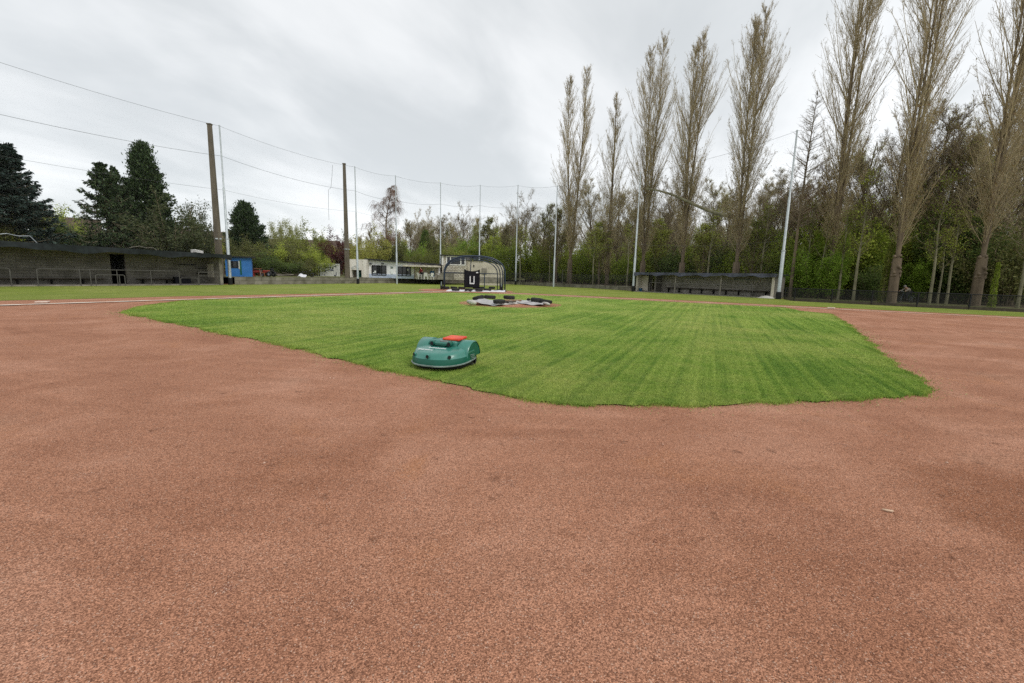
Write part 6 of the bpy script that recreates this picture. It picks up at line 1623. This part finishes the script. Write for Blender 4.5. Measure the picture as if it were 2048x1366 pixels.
# knobbly pollard heads on the two thick trunks, with brush of shoots
def burr(px, Y, z, r, label, cat='tree burr'): pass
# --- small bare larch-like tree beside the last net pole
def larch():
    tk = TB(300); cr = TB(301); H = 19.0
    P = tk.curves(np.zeros((1, 3)), np.array([[0, 0, 1.]]), np.array([H]), np.array([[.02, 0, 0]]), 12, .006); tk.tubes(P, np.linspace(.17, .015, 12)[None], 7)
    S1, D1, t1, _ = tk.kids(P, 150, .34, .99, .85, 1.3); L1 = 4.6 * np.clip(1.04 - t1, .05, .6) ** .8 * tk.r.uniform(.6, 1.1, len(t1))
    P1 = cr.curves(S1, D1, L1, UPV * .15 * np.ones((len(S1), 1)), 6, .03); cr.tubes(P1, taper(0, 6, .010 + .009 * L1, np.full(len(S1), .005)), 4)
    S2, D2_, t2, i2 = cr.kids(P1, 12, .15, .98, .5, 1.0); L2 = np.clip(L1[i2] * .3, .15, .9) * cr.r.uniform(.6, 1.2, len(t2))
    P2 = cr.curves(S2, D2_, L2, UPV * .1 * np.ones((len(S2), 1)), 3, .02); cr.tubes(P2, taper(0, 3, np.full(len(S2), .008), np.full(len(S2), .004)), 3)
    return tk, cr
PROTO['larch'] = larch()
plant('larch', 'bare_tree', 'thin bare conical tree just right of the last net pole', 'tree', 1583, 44, rz=0, bark='bark', twig='twig_dark')

# --- the wood: bare and half-leafed trees in depth
PROTO['bareA'] = bare_mesh(101, 17, 11.5, .30, .30)
PROTO['bareB'] = bare_mesh(111, 16, 10, .25, .55)
PROTO['bareC'] = bare_mesh(121, 18, 12.5, .35, .12)
PROTO['bareD'] = bare_mesh(131, 13, 9, .15, .9, up=.15, ls=(.09, .17))
PROTO['bareE'] = bare_mesh(141, 15, 8, .2, .5, up=.32)
PROTO['birch'] = birch_mesh(151, 19.5, 7.5, .5)
PROTO['bushA'] = bush_mesh(201, 5, 4.5, 12000)
PROTO['bushB'] = bush_mesh(211, 6, 6.5, 15000, (.10, .20))
PROTO['bushC'] = bush_mesh(221, 7, 3.6, 13000, (.08, .16))
PROTO['bushD'] = bush_mesh(231, 4.5, 8.5, 13000, (.10, .22), .45)
PROTO['bushE'] = bush_mesh(241, 5, 6.0, 10000, (.10, .18), .6)
PROTO['spruce'] = spruce_mesh(251, 16, 9.5)
PROTO['ragged'] = spruce_mesh(261, 14.5, 12, .35, .75, .35)
PROTO['cone'] = cone_mesh(271, 14, 8.5)
PROTO['cone2'] = cone_mesh(281, 9, 8.5, 36000)

rw = random.Random(5)
# individual trees of the wood's front edge: (key, base px, Y, top py, label, twig, leaf)
front = [
    ('bareC', 1052, 80, 385, 'round topped bare dark tree right of the batting cage against the sky', 'twig_dark', 'l_brown'),
    ('bareE', 1083, 74, 400, 'slender half leafed tree left of the forked poplar', 'twig_olive', 'l_olive'),
    ('bareB', 1008, 84, 428, 'bare brown tree behind the right side of the batting cage', 'twig_dark', 'l_brown'),
    ('bareB', 1112, 72, 385, 'yellowish tree leaning on the left side of the forked poplar', 'twig_olive', 'l_olive'),
    ('bareA', 1182, 72, 352, 'brown budding tree between the forked and the short poplar', 'twig', 'l_brown'),
    ('bareB', 1232, 70, 345, 'brown budding tree right behind the short poplar', 'twig', 'l_brown'),
    ('bareD', 1198, 64, 440, 'low olive leafed tree at the foot of the short poplar', 'twig_olive', 'l_olive'),
    ('bareB', 1262, 66, 380, 'bare brown tree at the net pole of the right dugout', 'twig', 'l_brown'),
    ('bareD', 1312, 62, 430, 'olive tree behind the left half of the right dugout', 'twig_olive', 'l_olive'),
    ('bareC', 1335, 68, 350, 'bare tree between the two middle poplars', 'twig_dark', 'l_brown'),
    ('bareA', 1422, 62, 352, 'rounded olive budding tree right of the wide three stemmed poplar', 'twig', 'l_olive'),
    ('bareB', 1448, 58, 345, 'olive budding tree touching the left side of the tall poplar', 'twig', 'l_olive'),
    ('bareD', 1402, 56, 440, 'olive brown tree over the middle of the right dugout roof', 'twig_olive', 'l_olive'),
    ('bareA', 1520, 54, 340, 'bare brown tree right of the tall poplar behind the right dugout', 'twig', 'l_brown'),
    ('bareC', 1558, 52, 330, 'bare tree close behind the last net pole', 'twig_dark', 'l_brown'),
    ('bareD', 1500, 50, 430, 'olive tree over the right end of the right dugout', 'twig_olive', 'l_green'),
    ('bareA', 1622, 49, 310, 'bare reddish brown tree right of the conical bare tree', 'twig_red', 'l_brown'),
    ('bareB', 1700, 47, 235, 'olive budding tree between the two large left poplars of the fence', 'twig', 'l_olive'),
    ('bareC', 1760, 45, 205, 'bare branching tree rising left of the knobbly poplar', 'twig_dark', 'l_brown'),
    ('bareA', 1850, 44, 190, 'broad bare tree with sky gaps above the cyclist', 'twig_dark', 'l_brown'),
    ('bareC', 1880, 42, 215, 'bare forked tree right of the cyclist', 'twig_dark', 'l_brown'),
    ('bareB', 1925, 40, 190, 'brown tree left of the rightmost poplar', 'twig', 'l_brown'),
    ('bareA', 2025, 40, 170, 'bare tree at the right edge of the photo', 'twig', 'l_brown'),
    ('bareC', 1975, 45, 185, 'tall bare tree behind the rightmost poplar', 'twig_dark', 'l_brown'),
    ('bareA', 888, 100, 425, 'bare tree above the block hut left of the middle net pole', 'twig_dark', 'l_brown'),
    ('bareC', 925, 96, 412, 'bare tree above the hut roof', 'twig_dark', 'l_brown'),
    ('bareB', 848, 104, 430, 'bare tree above the veranda', 'twig_dark', 'l_brown'),
    ('bareE', 950, 92, 430, 'slim bare tree behind the middle net pole', 'twig', 'l_brown'),
    ('bareB', 822, 98, 425, 'bare tree right of the weeping birch', 'twig_dark', 'l_brown'),
    ('bareD', 978, 82, 432, 'pale green budding tree above the batting cage', 'twig_olive', 'l_pale'),
    ('bareE', 905, 88, 440, 'slender bare tree left of the middle net pole', 'twig', 'l_brown'),
]
for i, (k_, px, Y, ty, lab, tw, lf) in enumerate(front):
    Hn = {'bareA': 17, 'bareB': 16, 'bareC': 18, 'bareD': 13, 'bareE': 15}[k_]
    h = zat(px, ty, Y) - .3; sc = h / (Hn * 0.97)
    plant(k_, 'broadleaf_tree', lab, 'tree', px, Y, .3 if px < 1250 else 0, sc * 1.0, rw.uniform(0, 6.28), 'trees along the edge of the wood', 'bark', tw, lf, sz=sc)
# the mass of the wood behind them
protos_w = bpy.data.collections.new('wood_variants')
srcs = []
for k_ in ('bareA', 'bareB', 'bareC', 'bareD', 'bareE'):
    tk, cr = PROTO[k_]
    t2_ = TB(1); n0 = 0
    for q in (tk, cr):
        for V, F, M_, Q_ in zip(q.V, q.F, q.M, q.Q): pass
    V = np.concatenate(tk.V + cr.V); nv = sum(len(v) for v in tk.V)
    F = np.concatenate(tk.F + [f + nv for f in cr.F]); mi = np.concatenate([np.full(len(m_), 2) for m_ in tk.M] + cr.M); Q_ = np.concatenate(tk.Q + cr.Q)
    o = bulk('wood_variant', V, F, 4, [MT['twig'], MT['l_olive' if k_ in ('bareB', 'bareD') else 'l_brown'], MT['bark']], mi, Q_)
    COL.objects.unlink(o); protos_w.objects.link(o); srcs.append(o)
def scatter(name, pts, scales, coll, label, cat, seed=0):
    me = bpy.data.meshes.new(name); me.from_pydata([tuple(p) for p in pts], [], [])
    a = me.attributes.new('sc', 'FLOAT', 'POINT'); a.data.foreach_set('value', np.array(scales, np.float32))
    o = bpy.data.objects.new(name, me); COL.objects.link(o)
    ng_ = bpy.data.node_groups.new(name, 'GeometryNodeTree')
    ng_.interface.new_socket('Geometry', in_out='INPUT', socket_type='NodeSocketGeometry'); ng_.interface.new_socket('Geometry', in_out='OUTPUT', socket_type='NodeSocketGeometry')
    gi = ng_.nodes.new('NodeGroupInput'); go = ng_.nodes.new('NodeGroupOutput')
    m2p = ng_.nodes.new('GeometryNodeMeshToPoints'); iop = ng_.nodes.new('GeometryNodeInstanceOnPoints'); ci = ng_.nodes.new('GeometryNodeCollectionInfo')
    ci.inputs['Collection'].default_value = coll; ci.inputs['Separate Children'].default_value = True; ci.inputs['Reset Children'].default_value = True
    iop.inputs['Pick Instance'].default_value = True
    rv = ng_.nodes.new('FunctionNodeRandomValue'); rv.data_type = 'FLOAT_VECTOR'; rv.inputs['Min'].default_value = (-.04, -.04, 0); rv.inputs['Max'].default_value = (.04, .04, 6.28); rv.inputs['Seed'].default_value = seed
    na = ng_.nodes.new('GeometryNodeInputNamedAttribute'); na.data_type = 'FLOAT'; na.inputs['Name'].default_value = 'sc'
    L_ = ng_.links.new
    L_(gi.outputs[0], m2p.inputs[0]); L_(m2p.outputs[0], iop.inputs['Points']); L_(ci.outputs[0], iop.inputs['Instance']); L_(rv.outputs[0], iop.inputs['Rotation'])
    L_(na.outputs[0], iop.inputs['Scale']); L_(iop.outputs[0], go.inputs[0])
    md = o.modifiers.new('scatter', 'NODES'); md.node_group = ng_
    return tag(o, label, cat, kind='stuff')
pts = []; scs = []
def rowline(t):  # a line a little behind the poplar row, left to right in the photo
    return np.array([4 + 38 * t, 84 - 44 * t])
for dpt, n_ in ((9, 22), (16, 20), (25, 18), (36, 16)):
    for k in range(n_):
        t = (k + rw.uniform(.1, .9)) / n_ * 1.6 - .12
        p = rowline(t) + np.array([.757, .653]) * dpt + np.array([rw.uniform(-1.2, 1.2), rw.uniform(-1.2, 1.2)])
        if p[1] < 4: continue
        pts.append((p[0], p[1], 0.0)); scs.append(rw.uniform(.84, 1.08) * (1.0 - .14 * (p[0] / p[1] < .5)))
for k in range(26):
    pts.append((rw.uniform(-26, 10), rw.uniform(104, 135), .6)); scs.append(rw.uniform(.72, .95))
scatter('woodland', pts, scs, protos_w, 'deep mass of bare brown trees of the wood behind the front trees', 'woodland', 3)
# undergrowth: shrubs and saplings filling the wood below the crowns
uw = bpy.data.collections.new('undergrowth_variants')
for k_, lf in (('bushA', 'l_dark'), ('bushB', 'l_olive'), ('bushC', 'l_green'), ('bushD', 'l_hedge'), ('bushB', 'l_green'), ('bushA', 'l_olive')):
    tk, cr = PROTO[k_]
    V = np.concatenate(tk.V + cr.V); nv = sum(len(v) for v in tk.V)
    F = np.concatenate(tk.F + [f + nv for f in cr.F]); mi = np.concatenate([np.full(len(m_), 2) for m_ in tk.M] + cr.M); Q_ = np.concatenate(tk.Q + cr.Q)
    o = bulk('undergrowth_variant', V, F, 4, [MT['twig_dark'], MT[lf], MT['bark']], mi, Q_); COL.objects.unlink(o); uw.objects.link(o)
pts = []; scs = []
for dpt, n_, s0, s1 in ((4.5, 46, .45, .85), (8, 44, .7, 1.1), (13, 42, .8, 1.3), (19, 36, .9, 1.5), (27, 32, 1.1, 1.7), (38, 30, 1.3, 1.9), (50, 26, 1.5, 2.1)):
    for k in range(n_):
        t = (k + rw.uniform(0, 1)) / n_ * 1.62 - .12
        p = rowline(t) + np.array([.757, .653]) * dpt + np.array([rw.uniform(-1.5, 1.5), rw.uniform(-1.5, 1.5)])
        if p[1] < 2: continue
        pts.append((p[0], p[1], 0.1)); scs.append(rw.uniform(s0, s1))
for k in range(60):
    X0 = rw.uniform(-60, 12); pts.append((X0, rw.uniform(92, 125), .5)); scs.append(rw.uniform(.9, 1.5))
scatter('undergrowth', pts, scs, uw, 'tangled green and brown undergrowth filling the wood', 'undergrowth', 8)

# --- slim pale trunks and ivy at the edge of the wood
def slim_mesh(seed, H):
    tk = TB(seed); cr = TB(seed + 1); r = tk.r
    P = tk.curves(np.zeros((1, 3)), np.array([[.03, 0, 1.]]), np.array([H]), np.array([[r.normal() * .05, r.normal() * .04, 0]]), 12, .014); tk.tubes(P, np.linspace(.135, .02, 12)[None], 7)
    S1, D1, t1, _ = tk.kids(P, 26, .35, .98, .5, 1.0); L1 = r.uniform(1.0, 2.6, len(t1)) * (1.2 - t1)
    P1 = tk.curves(S1, D1, L1, UPV * .2 * np.ones((len(S1), 1)), 5, .04); tk.tubes(P1, taper(0, 5, np.full(len(S1), .03), np.full(len(S1), .008)), 4)
    S2, D2_, t2, i2 = cr.kids(P1, 10, .2, .98, .5, 1.0); P2 = cr.curves(S2, D2_, r.uniform(.4, 1.1, len(S2)), UPV * .1 * np.ones((len(S2), 1)), 4, .04); cr.tubes(P2, taper(0, 4, np.full(len(S2), .01), np.full(len(S2), .005)), 3)
    q = P2[:, 1:].reshape(-1, 3); q = q[r.random(len(q)) < .8]; cr.leaves(q, r.uniform(.08, .17, len(q)), 1, .65)
    return tk, cr
PROTO['slimA'] = slim_mesh(401, 11); PROTO['slimB'] = slim_mesh(411, 8.5)
def ivy_mesh(seed, H, rad):
    tk = TB(seed); cr = TB(seed + 1); r = tk.r
    P = tk.curves(np.zeros((1, 3)), np.array([[-.02, 0, 1.]]), np.array([H]), np.array([[.03, 0, 0]]), 9, .01); tk.tubes(P, np.linspace(.14, .03, 9)[None], 7)
    n = 3200; t = r.random(n); i = np.minimum((t * 8).astype(int), 7); f = (t * 8 - i)[:, None]; c_ = P[0, i] * (1 - f) + P[0, i + 1] * f
    az = r.uniform(0, 6.28, n); rr = rad * (.5 + .6 * np.abs(np.sin(t * 17 + 2 * np.cos(az)))) * (1.1 - .6 * t)
    c_ = c_ + np.stack([np.cos(az) * rr, np.sin(az) * rr, r.normal(size=n) * .05], 1); cr.leaves(c_, r.uniform(.06, .12, n), 1, .8)
    return tk, cr
PROTO['ivy'] = ivy_mesh(421, 4.6, .26)
for k_, px, Y, sc, lab, lf in (('slimA', 1711, 38.5, .95, 'slim pale trunked tree left of the knobbly poplar', 'l_olive'), ('slimA', 1864, 36.0, .9, 'slim pale trunked tree right of the cyclist', 'l_green'),
                               ('slimB', 1880, 37.5, .7, 'thin short stem right of the slim pale tree beyond the cyclist', 'l_olive'), ('slimB', 1898, 36.5, .85, 'thin yellowish stem left of the rightmost poplar', 'l_olive'),
                               ('slimB', 1040, 73, 1.0, 'thin pale clump of stems just right of the sixth net pole', 'l_olive'), ('slimA', 1099, 71.0, .8, 'thin pale stem left of the gate frame', 'l_olive'),
                               ('slimB', 1186, 62, .9, 'thin pale stem left of the short poplar', 'l_olive'), ('slimB', 1254, 58, .9, 'thin pale stem behind the right dugout corner pole', 'l_olive'),
                               ('slimA', 2042, 33, .9, 'slim grey trunk at the right photo edge', 'l_dark'), ('slimB', 1640, 43.5, .9, 'slim dark stem just left of the large fence poplar', 'l_green'), ('slimA', 1612, 44.5, .85, 'slim grey stem next to the conical bare tree', 'l_green'), ('slimB', 1680, 40.5, .9, 'thin stem close right of the large fence poplar', 'l_green'), ('slimB', 1415, 54.0, 1.1, 'thin stem above the middle of the right dugout roof', 'l_olive'), ('slimB', 1520, 49.0, 1.1, 'thin stem above the right end of the dugout roof', 'l_green'),):
    plant(k_, 'sapling', lab, 'tree', px, Y, .35 if px < 1260 else 0.0, sc, rw.uniform(0, 6.28), 'slim trees at the edge of the wood', 'bark_pale', 'twig_olive', lf)
plant('ivy', 'ivy_clad_trunk', 'thin trunk wrapped in yellow green ivy beside the knobbly poplar', 'tree', 1770, 37.0, 0, 1.05, 0.3, None, 'bark', 'twig_dark', 'l_ivy', crown='ivy')
plant('ivy', 'ivy_clad_trunk', 'leaning trunk wrapped in green ivy right of the rightmost poplar', 'tree', 1990, 33.5, 0, .72, 1.3, None, 'bark', 'twig_dark', 'l_green', crown='ivy')
# burrs and shoots on the two thick poplar trunks
for nm in ('poplar_tree.006', 'poplar_tree.007'):
    pt = bpy.data.objects[nm]
    r_ = random.Random(9); b = MB()
    for k in range(26):
        a = r_.uniform(0, 6.28); zz = r_.uniform(2.2, 3.9); q_ = r_.uniform(.07, .15); b.ball((.29 * math.cos(a), .29 * math.sin(a), zz), (q_, q_, q_ * 1.1), 8, 6)
    b.build('burr', MT['bark_warm'], pt, smooth=180)
# leaning broken trunk lodged in the poplars
a_, c_ = At(1293, 377, 57.5), At(1468, 433, 50.5)
lt = MB().tube([tuple(np.array(a_) * (1 - t) + np.array(c_) * t + np.array([0, 0, .25 * math.sin(6 * t)])) for t in np.linspace(0, 1, 12)], [.10 + .10 * t for t in np.linspace(0, 1, 12)], 8)
for k, t in enumerate((.02, .06, .1, .18)):
    p = np.array(a_) * (1 - t) + np.array(c_) * t
    lt.tube([tuple(p), tuple(p + np.array([(-1) ** k * .6, .2, .8 + .2 * k])), tuple(p + np.array([(-1) ** k * .9, .3, 1.5 - .5 * k]))], [.05, .03, .01], 5)
tag(lt.build('fallen_trunk', MT['bark_pale'], smooth=180), 'broken trunk lodged slantwise high between the poplars', 'tree trunk')

# --- shrubs along the wood (each its own)
shr = [  # key, px, Y, top py, leaf, label
    ('bushB', 1596, 47.5, 430, 'l_green', 'tall green shrub just right of the last net pole'), ('bushD', 1640, 46.0, 395, 'l_green', 'tall green leafy shrub before the large fence poplar'),
    ('bushD', 1668, 41.5, 475, 'l_bright', 'bright green shrub at the foot of the large fence poplar'), ('bushB', 1628, 43.5, 470, 'l_bright', 'bright green bush left of the large fence poplar'),
    ('bushD', 1722, 43.5, 400, 'l_green', 'tall green bush between the slim pale tree and the knobbly poplar'), ('bushA', 1748, 40.5, 520, 'l_dark', 'dark low bush left of the ivy clad trunk'),
    ('bushD', 1835, 41.5, 490, 'l_bright', 'fresh green bush right of the knobbly poplar'), ('bushD', 1886, 41.5, 335, 'l_dark', 'very dark tall evergreen behind the slim pale tree'),
    ('bushB', 1930, 39.5, 440, 'l_dark', 'dark bush left of the rightmost poplar'), ('bushB', 2010, 37.5, 420, 'l_hedge', 'dull green bush right of the rightmost poplar'),
    ('bushA', 1690, 44.5, 440, 'l_olive', 'olive bush behind the slim pale tree'), ('bushB', 1820, 44.5, 400, 'l_olive', 'olive shrub behind the cyclist'), ('bushD', 1860, 46.5, 300, 'l_olive', 'tall olive shrub in the gap above the cyclist'),
    ('bushA', 1560, 51.0, 500, 'l_green', 'green bush behind the right end wall of the right dugout'), ('bushB', 1530, 53.0, 445, 'l_olive', 'olive bush behind the right end of the dugout roof'),
    ('bushB', 1488, 54.5, 470, 'l_green', 'green bush right of the tall poplar trunk'), ('bushB', 1420, 57.5, 475, 'l_dark', 'dark green bush behind the middle of the right dugout'),
    ('bushD', 1385, 60.5, 450, 'l_olive', 'olive shrub right of the wide poplar'), ('bushA', 1335, 61.5, 480, 'l_dark', 'dark bush between the forked and the wide poplar'),
    ('bushB', 1300, 64.0, 470, 'l_olive', 'olive bush right of the pole at the right dugout'), ('bushA', 1245, 63.5, 500, 'l_green', 'green bush right of the short poplar trunk'),
    ('bushB', 1175, 68.5, 480, 'l_green', 'green bush between the forked and the short poplar trunks'), ('bushA', 1150, 74.0, 470, 'l_olive', 'olive bush behind the forked poplar trunk'),
    ('bushB', 1085, 75.0, 480, 'l_green', 'green bush left of the forked poplar'), ('bushD', 1060, 78.0, 455, 'l_olive', 'olive shrub between the sixth and seventh net poles'),
    ('bushB', 1020, 77.5, 470, 'l_green', 'green bush just right of the batting cage'), ('bushD', 985, 80.0, 455, 'l_olive', 'olive green shrub above the right arch of the cage'),
    ('bushB', 935, 82.0, 462, 'l_bright', 'fresh green shrub rising behind the block hut'), ('bushA', 915, 78.0, 480, 'l_yellow', 'yellow green shrub behind the hut roof'),
    ('bushB', 962, 86.0, 450, 'l_yellow', 'pale green bush behind the fifth net pole'),
    ('bushA', 828, 82.0, 478, 'l_bright', 'fresh green bush right of the weeping birch foot'), ('bushD', 870, 88.0, 455, 'l_hedge', 'dull shrub behind the ivy covered roof'),
    ('bushB', 795, 80.0, 470, 'l_hedge', 'brownish bush under the weeping birch'), ('bushD', 760, 78.0, 445, 'l_brown', 'large rusty brown willow bush left of the weeping birch'),
    ('bushB', 730, 76.0, 470, 'l_brown', 'brown bush behind the white porch block'), ('bushD', 785, 84.0, 440, 'l_brown', 'rusty brown bush behind the weeping birch trunk'),
]
HB = {'bushA': 4.5, 'bushB': 6.5, 'bushC': 3.6, 'bushD': 8.5, 'bushE': 6.0}
WB = {'bushA': 5, 'bushB': 6, 'bushC': 7, 'bushD': 4.5, 'bushE': 5}
def shrub(k_, px, Y, ty, lf, lab, grp, wpx=None, twig='twig_dark', z=None):
    zz = (.66 if px < 1000 else .3 if px < 1260 else 0.0) if z is None else z
    h = zat(px, ty, Y) - zz; s_ = h / HB[k_]
    sx = (wpx * Y / 885 / WB[k_]) if wpx else min(max(s_, .7), 1.5)
    return plant(k_, 'shrub', lab, 'shrub', px, Y, zz, sx, rw.uniform(0, 6.28), grp, 'bark', twig, lf, sz=s_, stem='stems', crown='foliage')
for k_, px, Y, ty, lf, lab in shr: shrub(k_, px, Y, ty, lf, lab, 'shrubs along the wood')
plant('birch', 'weeping_birch', 'tall weeping birch with hanging reddish brown twigs behind the clubhouse', 'tree', 777, 82, .66, (zat(772, 362, 82) - .66) / 19.3 * 1.5, .4, None, 'bark', 'twig_red', 'l_bud', sz=(zat(772, 362, 82) - .66) / 19.3)
plant('cone2', 'ivy_covered_tree', 'narrow dark ivy covered tree above the veranda', 'tree', 851, 92, .66, .62, .4, None, 'bark', 'twig_dark', 'l_dark', sz=(zat(851, 462, 92) - .66) / 9)
# creeper on the clubhouse roof
for i, (px, Y, ty, lf, lab) in enumerate(((822, 68.5, 501, 'l_ivy', 'yellow green creeper mound at the left end of the clubhouse roof row'), (846, 67.5, 493, 'l_ivy', 'yellow green creeper mound above the veranda door'), (870, 68, 495, 'l_ivy', 'yellow green creeper mound next to the block hut'), (893, 69, 490, 'l_ivy', 'yellow green creeper behind the hut windows'))):
    shrub('bushC', px, Y, ty, lf, lab, 'creeper mounds behind the clubhouse roof', wpx=44)

# --- left side: spruces, conifers, hedge bushes
def tall(k_, name, px, Y, ty, Hn, wn, wpx, lf, lab, twig='twig_dark', rz=.4, cat='tree', grp=None, z=.66, bark='bark'):
    h = zat(px, ty, Y) - z
    return plant(k_, name, lab, cat, px, Y, z, wpx * Y / 885 / wn, rz, grp, bark, twig, lf, sz=h / Hn)
tall('spruce', 'spruce_tree', 5, 36.5, 268, 16, 9.5, 265, 'l_spruce', 'blue green spruce at the left edge of the photo')
tall('spruce', 'spruce_tree', 40, 39.0, 283, 16, 9.5, 205, 'l_spruce', 'second blue green spruce just right of the leftmost one', rz=2.0)
tall('ragged', 'spruce_tree', 222, 42.0, 322, 14.5, 12, 175, 'l_conifer', 'ragged thin spruce with bare drooping boughs and dead top', rz=1.1)
tall('ragged', 'spruce_tree', 246, 44.0, 330, 14.5, 12, 120, 'l_conifer', 'second ragged spruce against the dense conifer', rz=3.0)
tall('cone', 'conifer_tree', 305, 46.0, 285, 14, 8.5, 150, 'l_conifer', 'tall dense dark conifer left of the concrete mast')
tall('cone', 'conifer_tree', 262, 45.0, 372, 14, 8.5, 95, 'l_conifer', 'lower dark conifer leaning on the left of the tall dense one', rz=2.2)
tall('cone2', 'conifer_tree', 496, 62.0, 406, 9, 8.5, 125, 'l_conifer', 'dark pointed conifer right of the first net pole')
tall('bushD', 'broadleaf_tree', 352, 41.5, 378, 8.5, 4.5, 135, 'l_greygreen', 'grey green young tree before the dense conifer', twig='bark_pale' if False else 'twig')
tall('bushE', 'broadleaf_tree', 408, 47.0, 385, 6.0, 5.0, 75, 'l_greygreen', 'thin see-through bare shrub tree at the concrete mast', twig='twig')
lft = [('bushB', 2, 31.0, 425, 'l_hedge', 'hedge bush at the left photo edge under the spruce', 130), ('bushB', 62, 34.0, 402, 'l_dark', 'brownish green bush under the second spruce', 120), ('bushB', 112, 36.0, 425, 'l_dark', 'dull green bush left of the dark roof', 105),
       ('bushA', 150, 37.0, 430, 'l_dark', 'olive bush under the dark roofed house', 100), ('bushA', 190, 38.5, 452, 'l_dark', 'dull green bush before the ragged spruce', 90), ('bushA', 30, 31.5, 452, 'l_olive', 'olive bush low over the left dugout roof', 110),
       ('bushA', 86, 34.0, 455, 'l_hedge', 'low dull bush over the left dugout roof', 95), ('bushA', 228, 40.0, 472, 'l_hedge', 'low dull bush above the dugout passage', 85), ('bushA', 262, 41.0, 482, 'l_dark', 'dark bush under the dense conifer', 80),
       ('bushA', 300, 42.0, 478, 'l_hedge', 'dull bush at the foot of the grey green tree', 75), ('bushA', 395, 44.0, 488, 'l_hedge', 'dull bush left of the concrete mast', 70), ('bushB', 425, 50.0, 470, 'l_brown', 'brownish bush behind the concrete mast', 75),
       ('bushE', 135, 41.0, 395, 'l_olive', 'thin bare bush top against the sky left of the ragged spruce', 90)]
for k_, px, Y, ty, lf, lab, wp in lft: shrub(k_, px, Y * (1.17 if px < 240 else 1.12), ty, lf, lab, 'hedge bushes behind the left dugout', wpx=wp)
mid = [('bushB', 470, 58.0, 466, 'l_hedge', 'brown green bush above the blue shed', 80), ('bushB', 512, 58.0, 470, 'l_hedge', 'dark green bush right above the blue shed roof', 85), ('bushA', 530, 57.0, 498, 'l_dark', 'dark bush behind the garden tractor', 80),
       ('bushB', 552, 62.0, 482, 'l_olive', 'olive bush behind the timber heap', 85), ('bushB', 588, 64.0, 490, 'l_hedge', 'dull bush before the brown roofed house', 80), ('bushA', 575, 58.5, 515, 'l_dark', 'low dark bush behind the timber heap', 75),
       ('bushB', 622, 66.0, 490, 'l_olive', 'olive bush above the mesh gate', 75), ('bushA', 605, 61.0, 520, 'l_hedge', 'low dull bush behind the white sheet', 60), ('bushB', 655, 74.0, 490, 'l_olive', 'olive bush above the container', 70),
       ('bushB', 694, 76.0, 480, 'l_brown', 'brown bush behind the second concrete mast', 60), ('bushB', 548, 72.0, 468, 'l_hedge', 'dull bush left of the pale birches', 70), ('bushB', 430, 60.0, 478, 'l_brown', 'brownish bush between mast and first net pole', 70)]
for k_, px, Y, ty, lf, lab, wp in mid: shrub(k_, px, Y, ty, lf, lab, 'hedge bushes behind the rough ground', wpx=wp)
tall('bushE', 'birch_sapling', 562, 78, 428, 6.0, 5.0, 52, 'l_pale', 'pale thin birch left of its twin above the hedge', twig='twig', grp='pale birches')
tall('bushE', 'birch_sapling', 597, 79, 436, 6.0, 5.0, 50, 'l_pale', 'pale thin birch beside the yellow green tree', twig='twig', grp='pale birches')
tall('bushE', 'birch_sapling', 580, 82, 424, 6.0, 5.0, 40, 'l_pale', 'pale thin birch in the middle of the group', twig='twig', grp='pale birches', rz=2)
tall('bushD', 'broadleaf_tree', 626, 74, 436, 8.5, 4.5, 75, 'l_yellow', 'bright yellow green tree left of the maroon tree', twig='twig_olive')
tall('bushD', 'broadleaf_tree', 674, 72, 452, 8.5, 4.5, 58, 'l_maroon', 'dark maroon leafed tree left of the second concrete mast', twig='twig_dark')
tall('bushD', 'broadleaf_tree', 655, 77, 462, 8.5, 4.5, 40, 'l_brown', 'small brown tree between the yellow green and maroon trees', twig='twig_red')
for i, (k_, px, Y, ty, lab) in enumerate((('bareB', 718, 84, 458, 'brown budding tree behind the white porch block'), ('bareE', 740, 90, 450, 'thin brown tree left of the weeping birch'), ('bareB', 695, 92, 470, 'low brown tree behind the second mast'))):
    Hn = {'bareB': 16, 'bareE': 15}[k_]; h = zat(px, ty, Y) - .66
    plant(k_, 'broadleaf_tree', lab, 'tree', px, Y, .66, h / Hn, rw.uniform(0, 6), 'bare trees behind the clubhouse', 'bark', 'twig', 'l_brown')
MW.scale = (0.90, 0.90, 0.94)
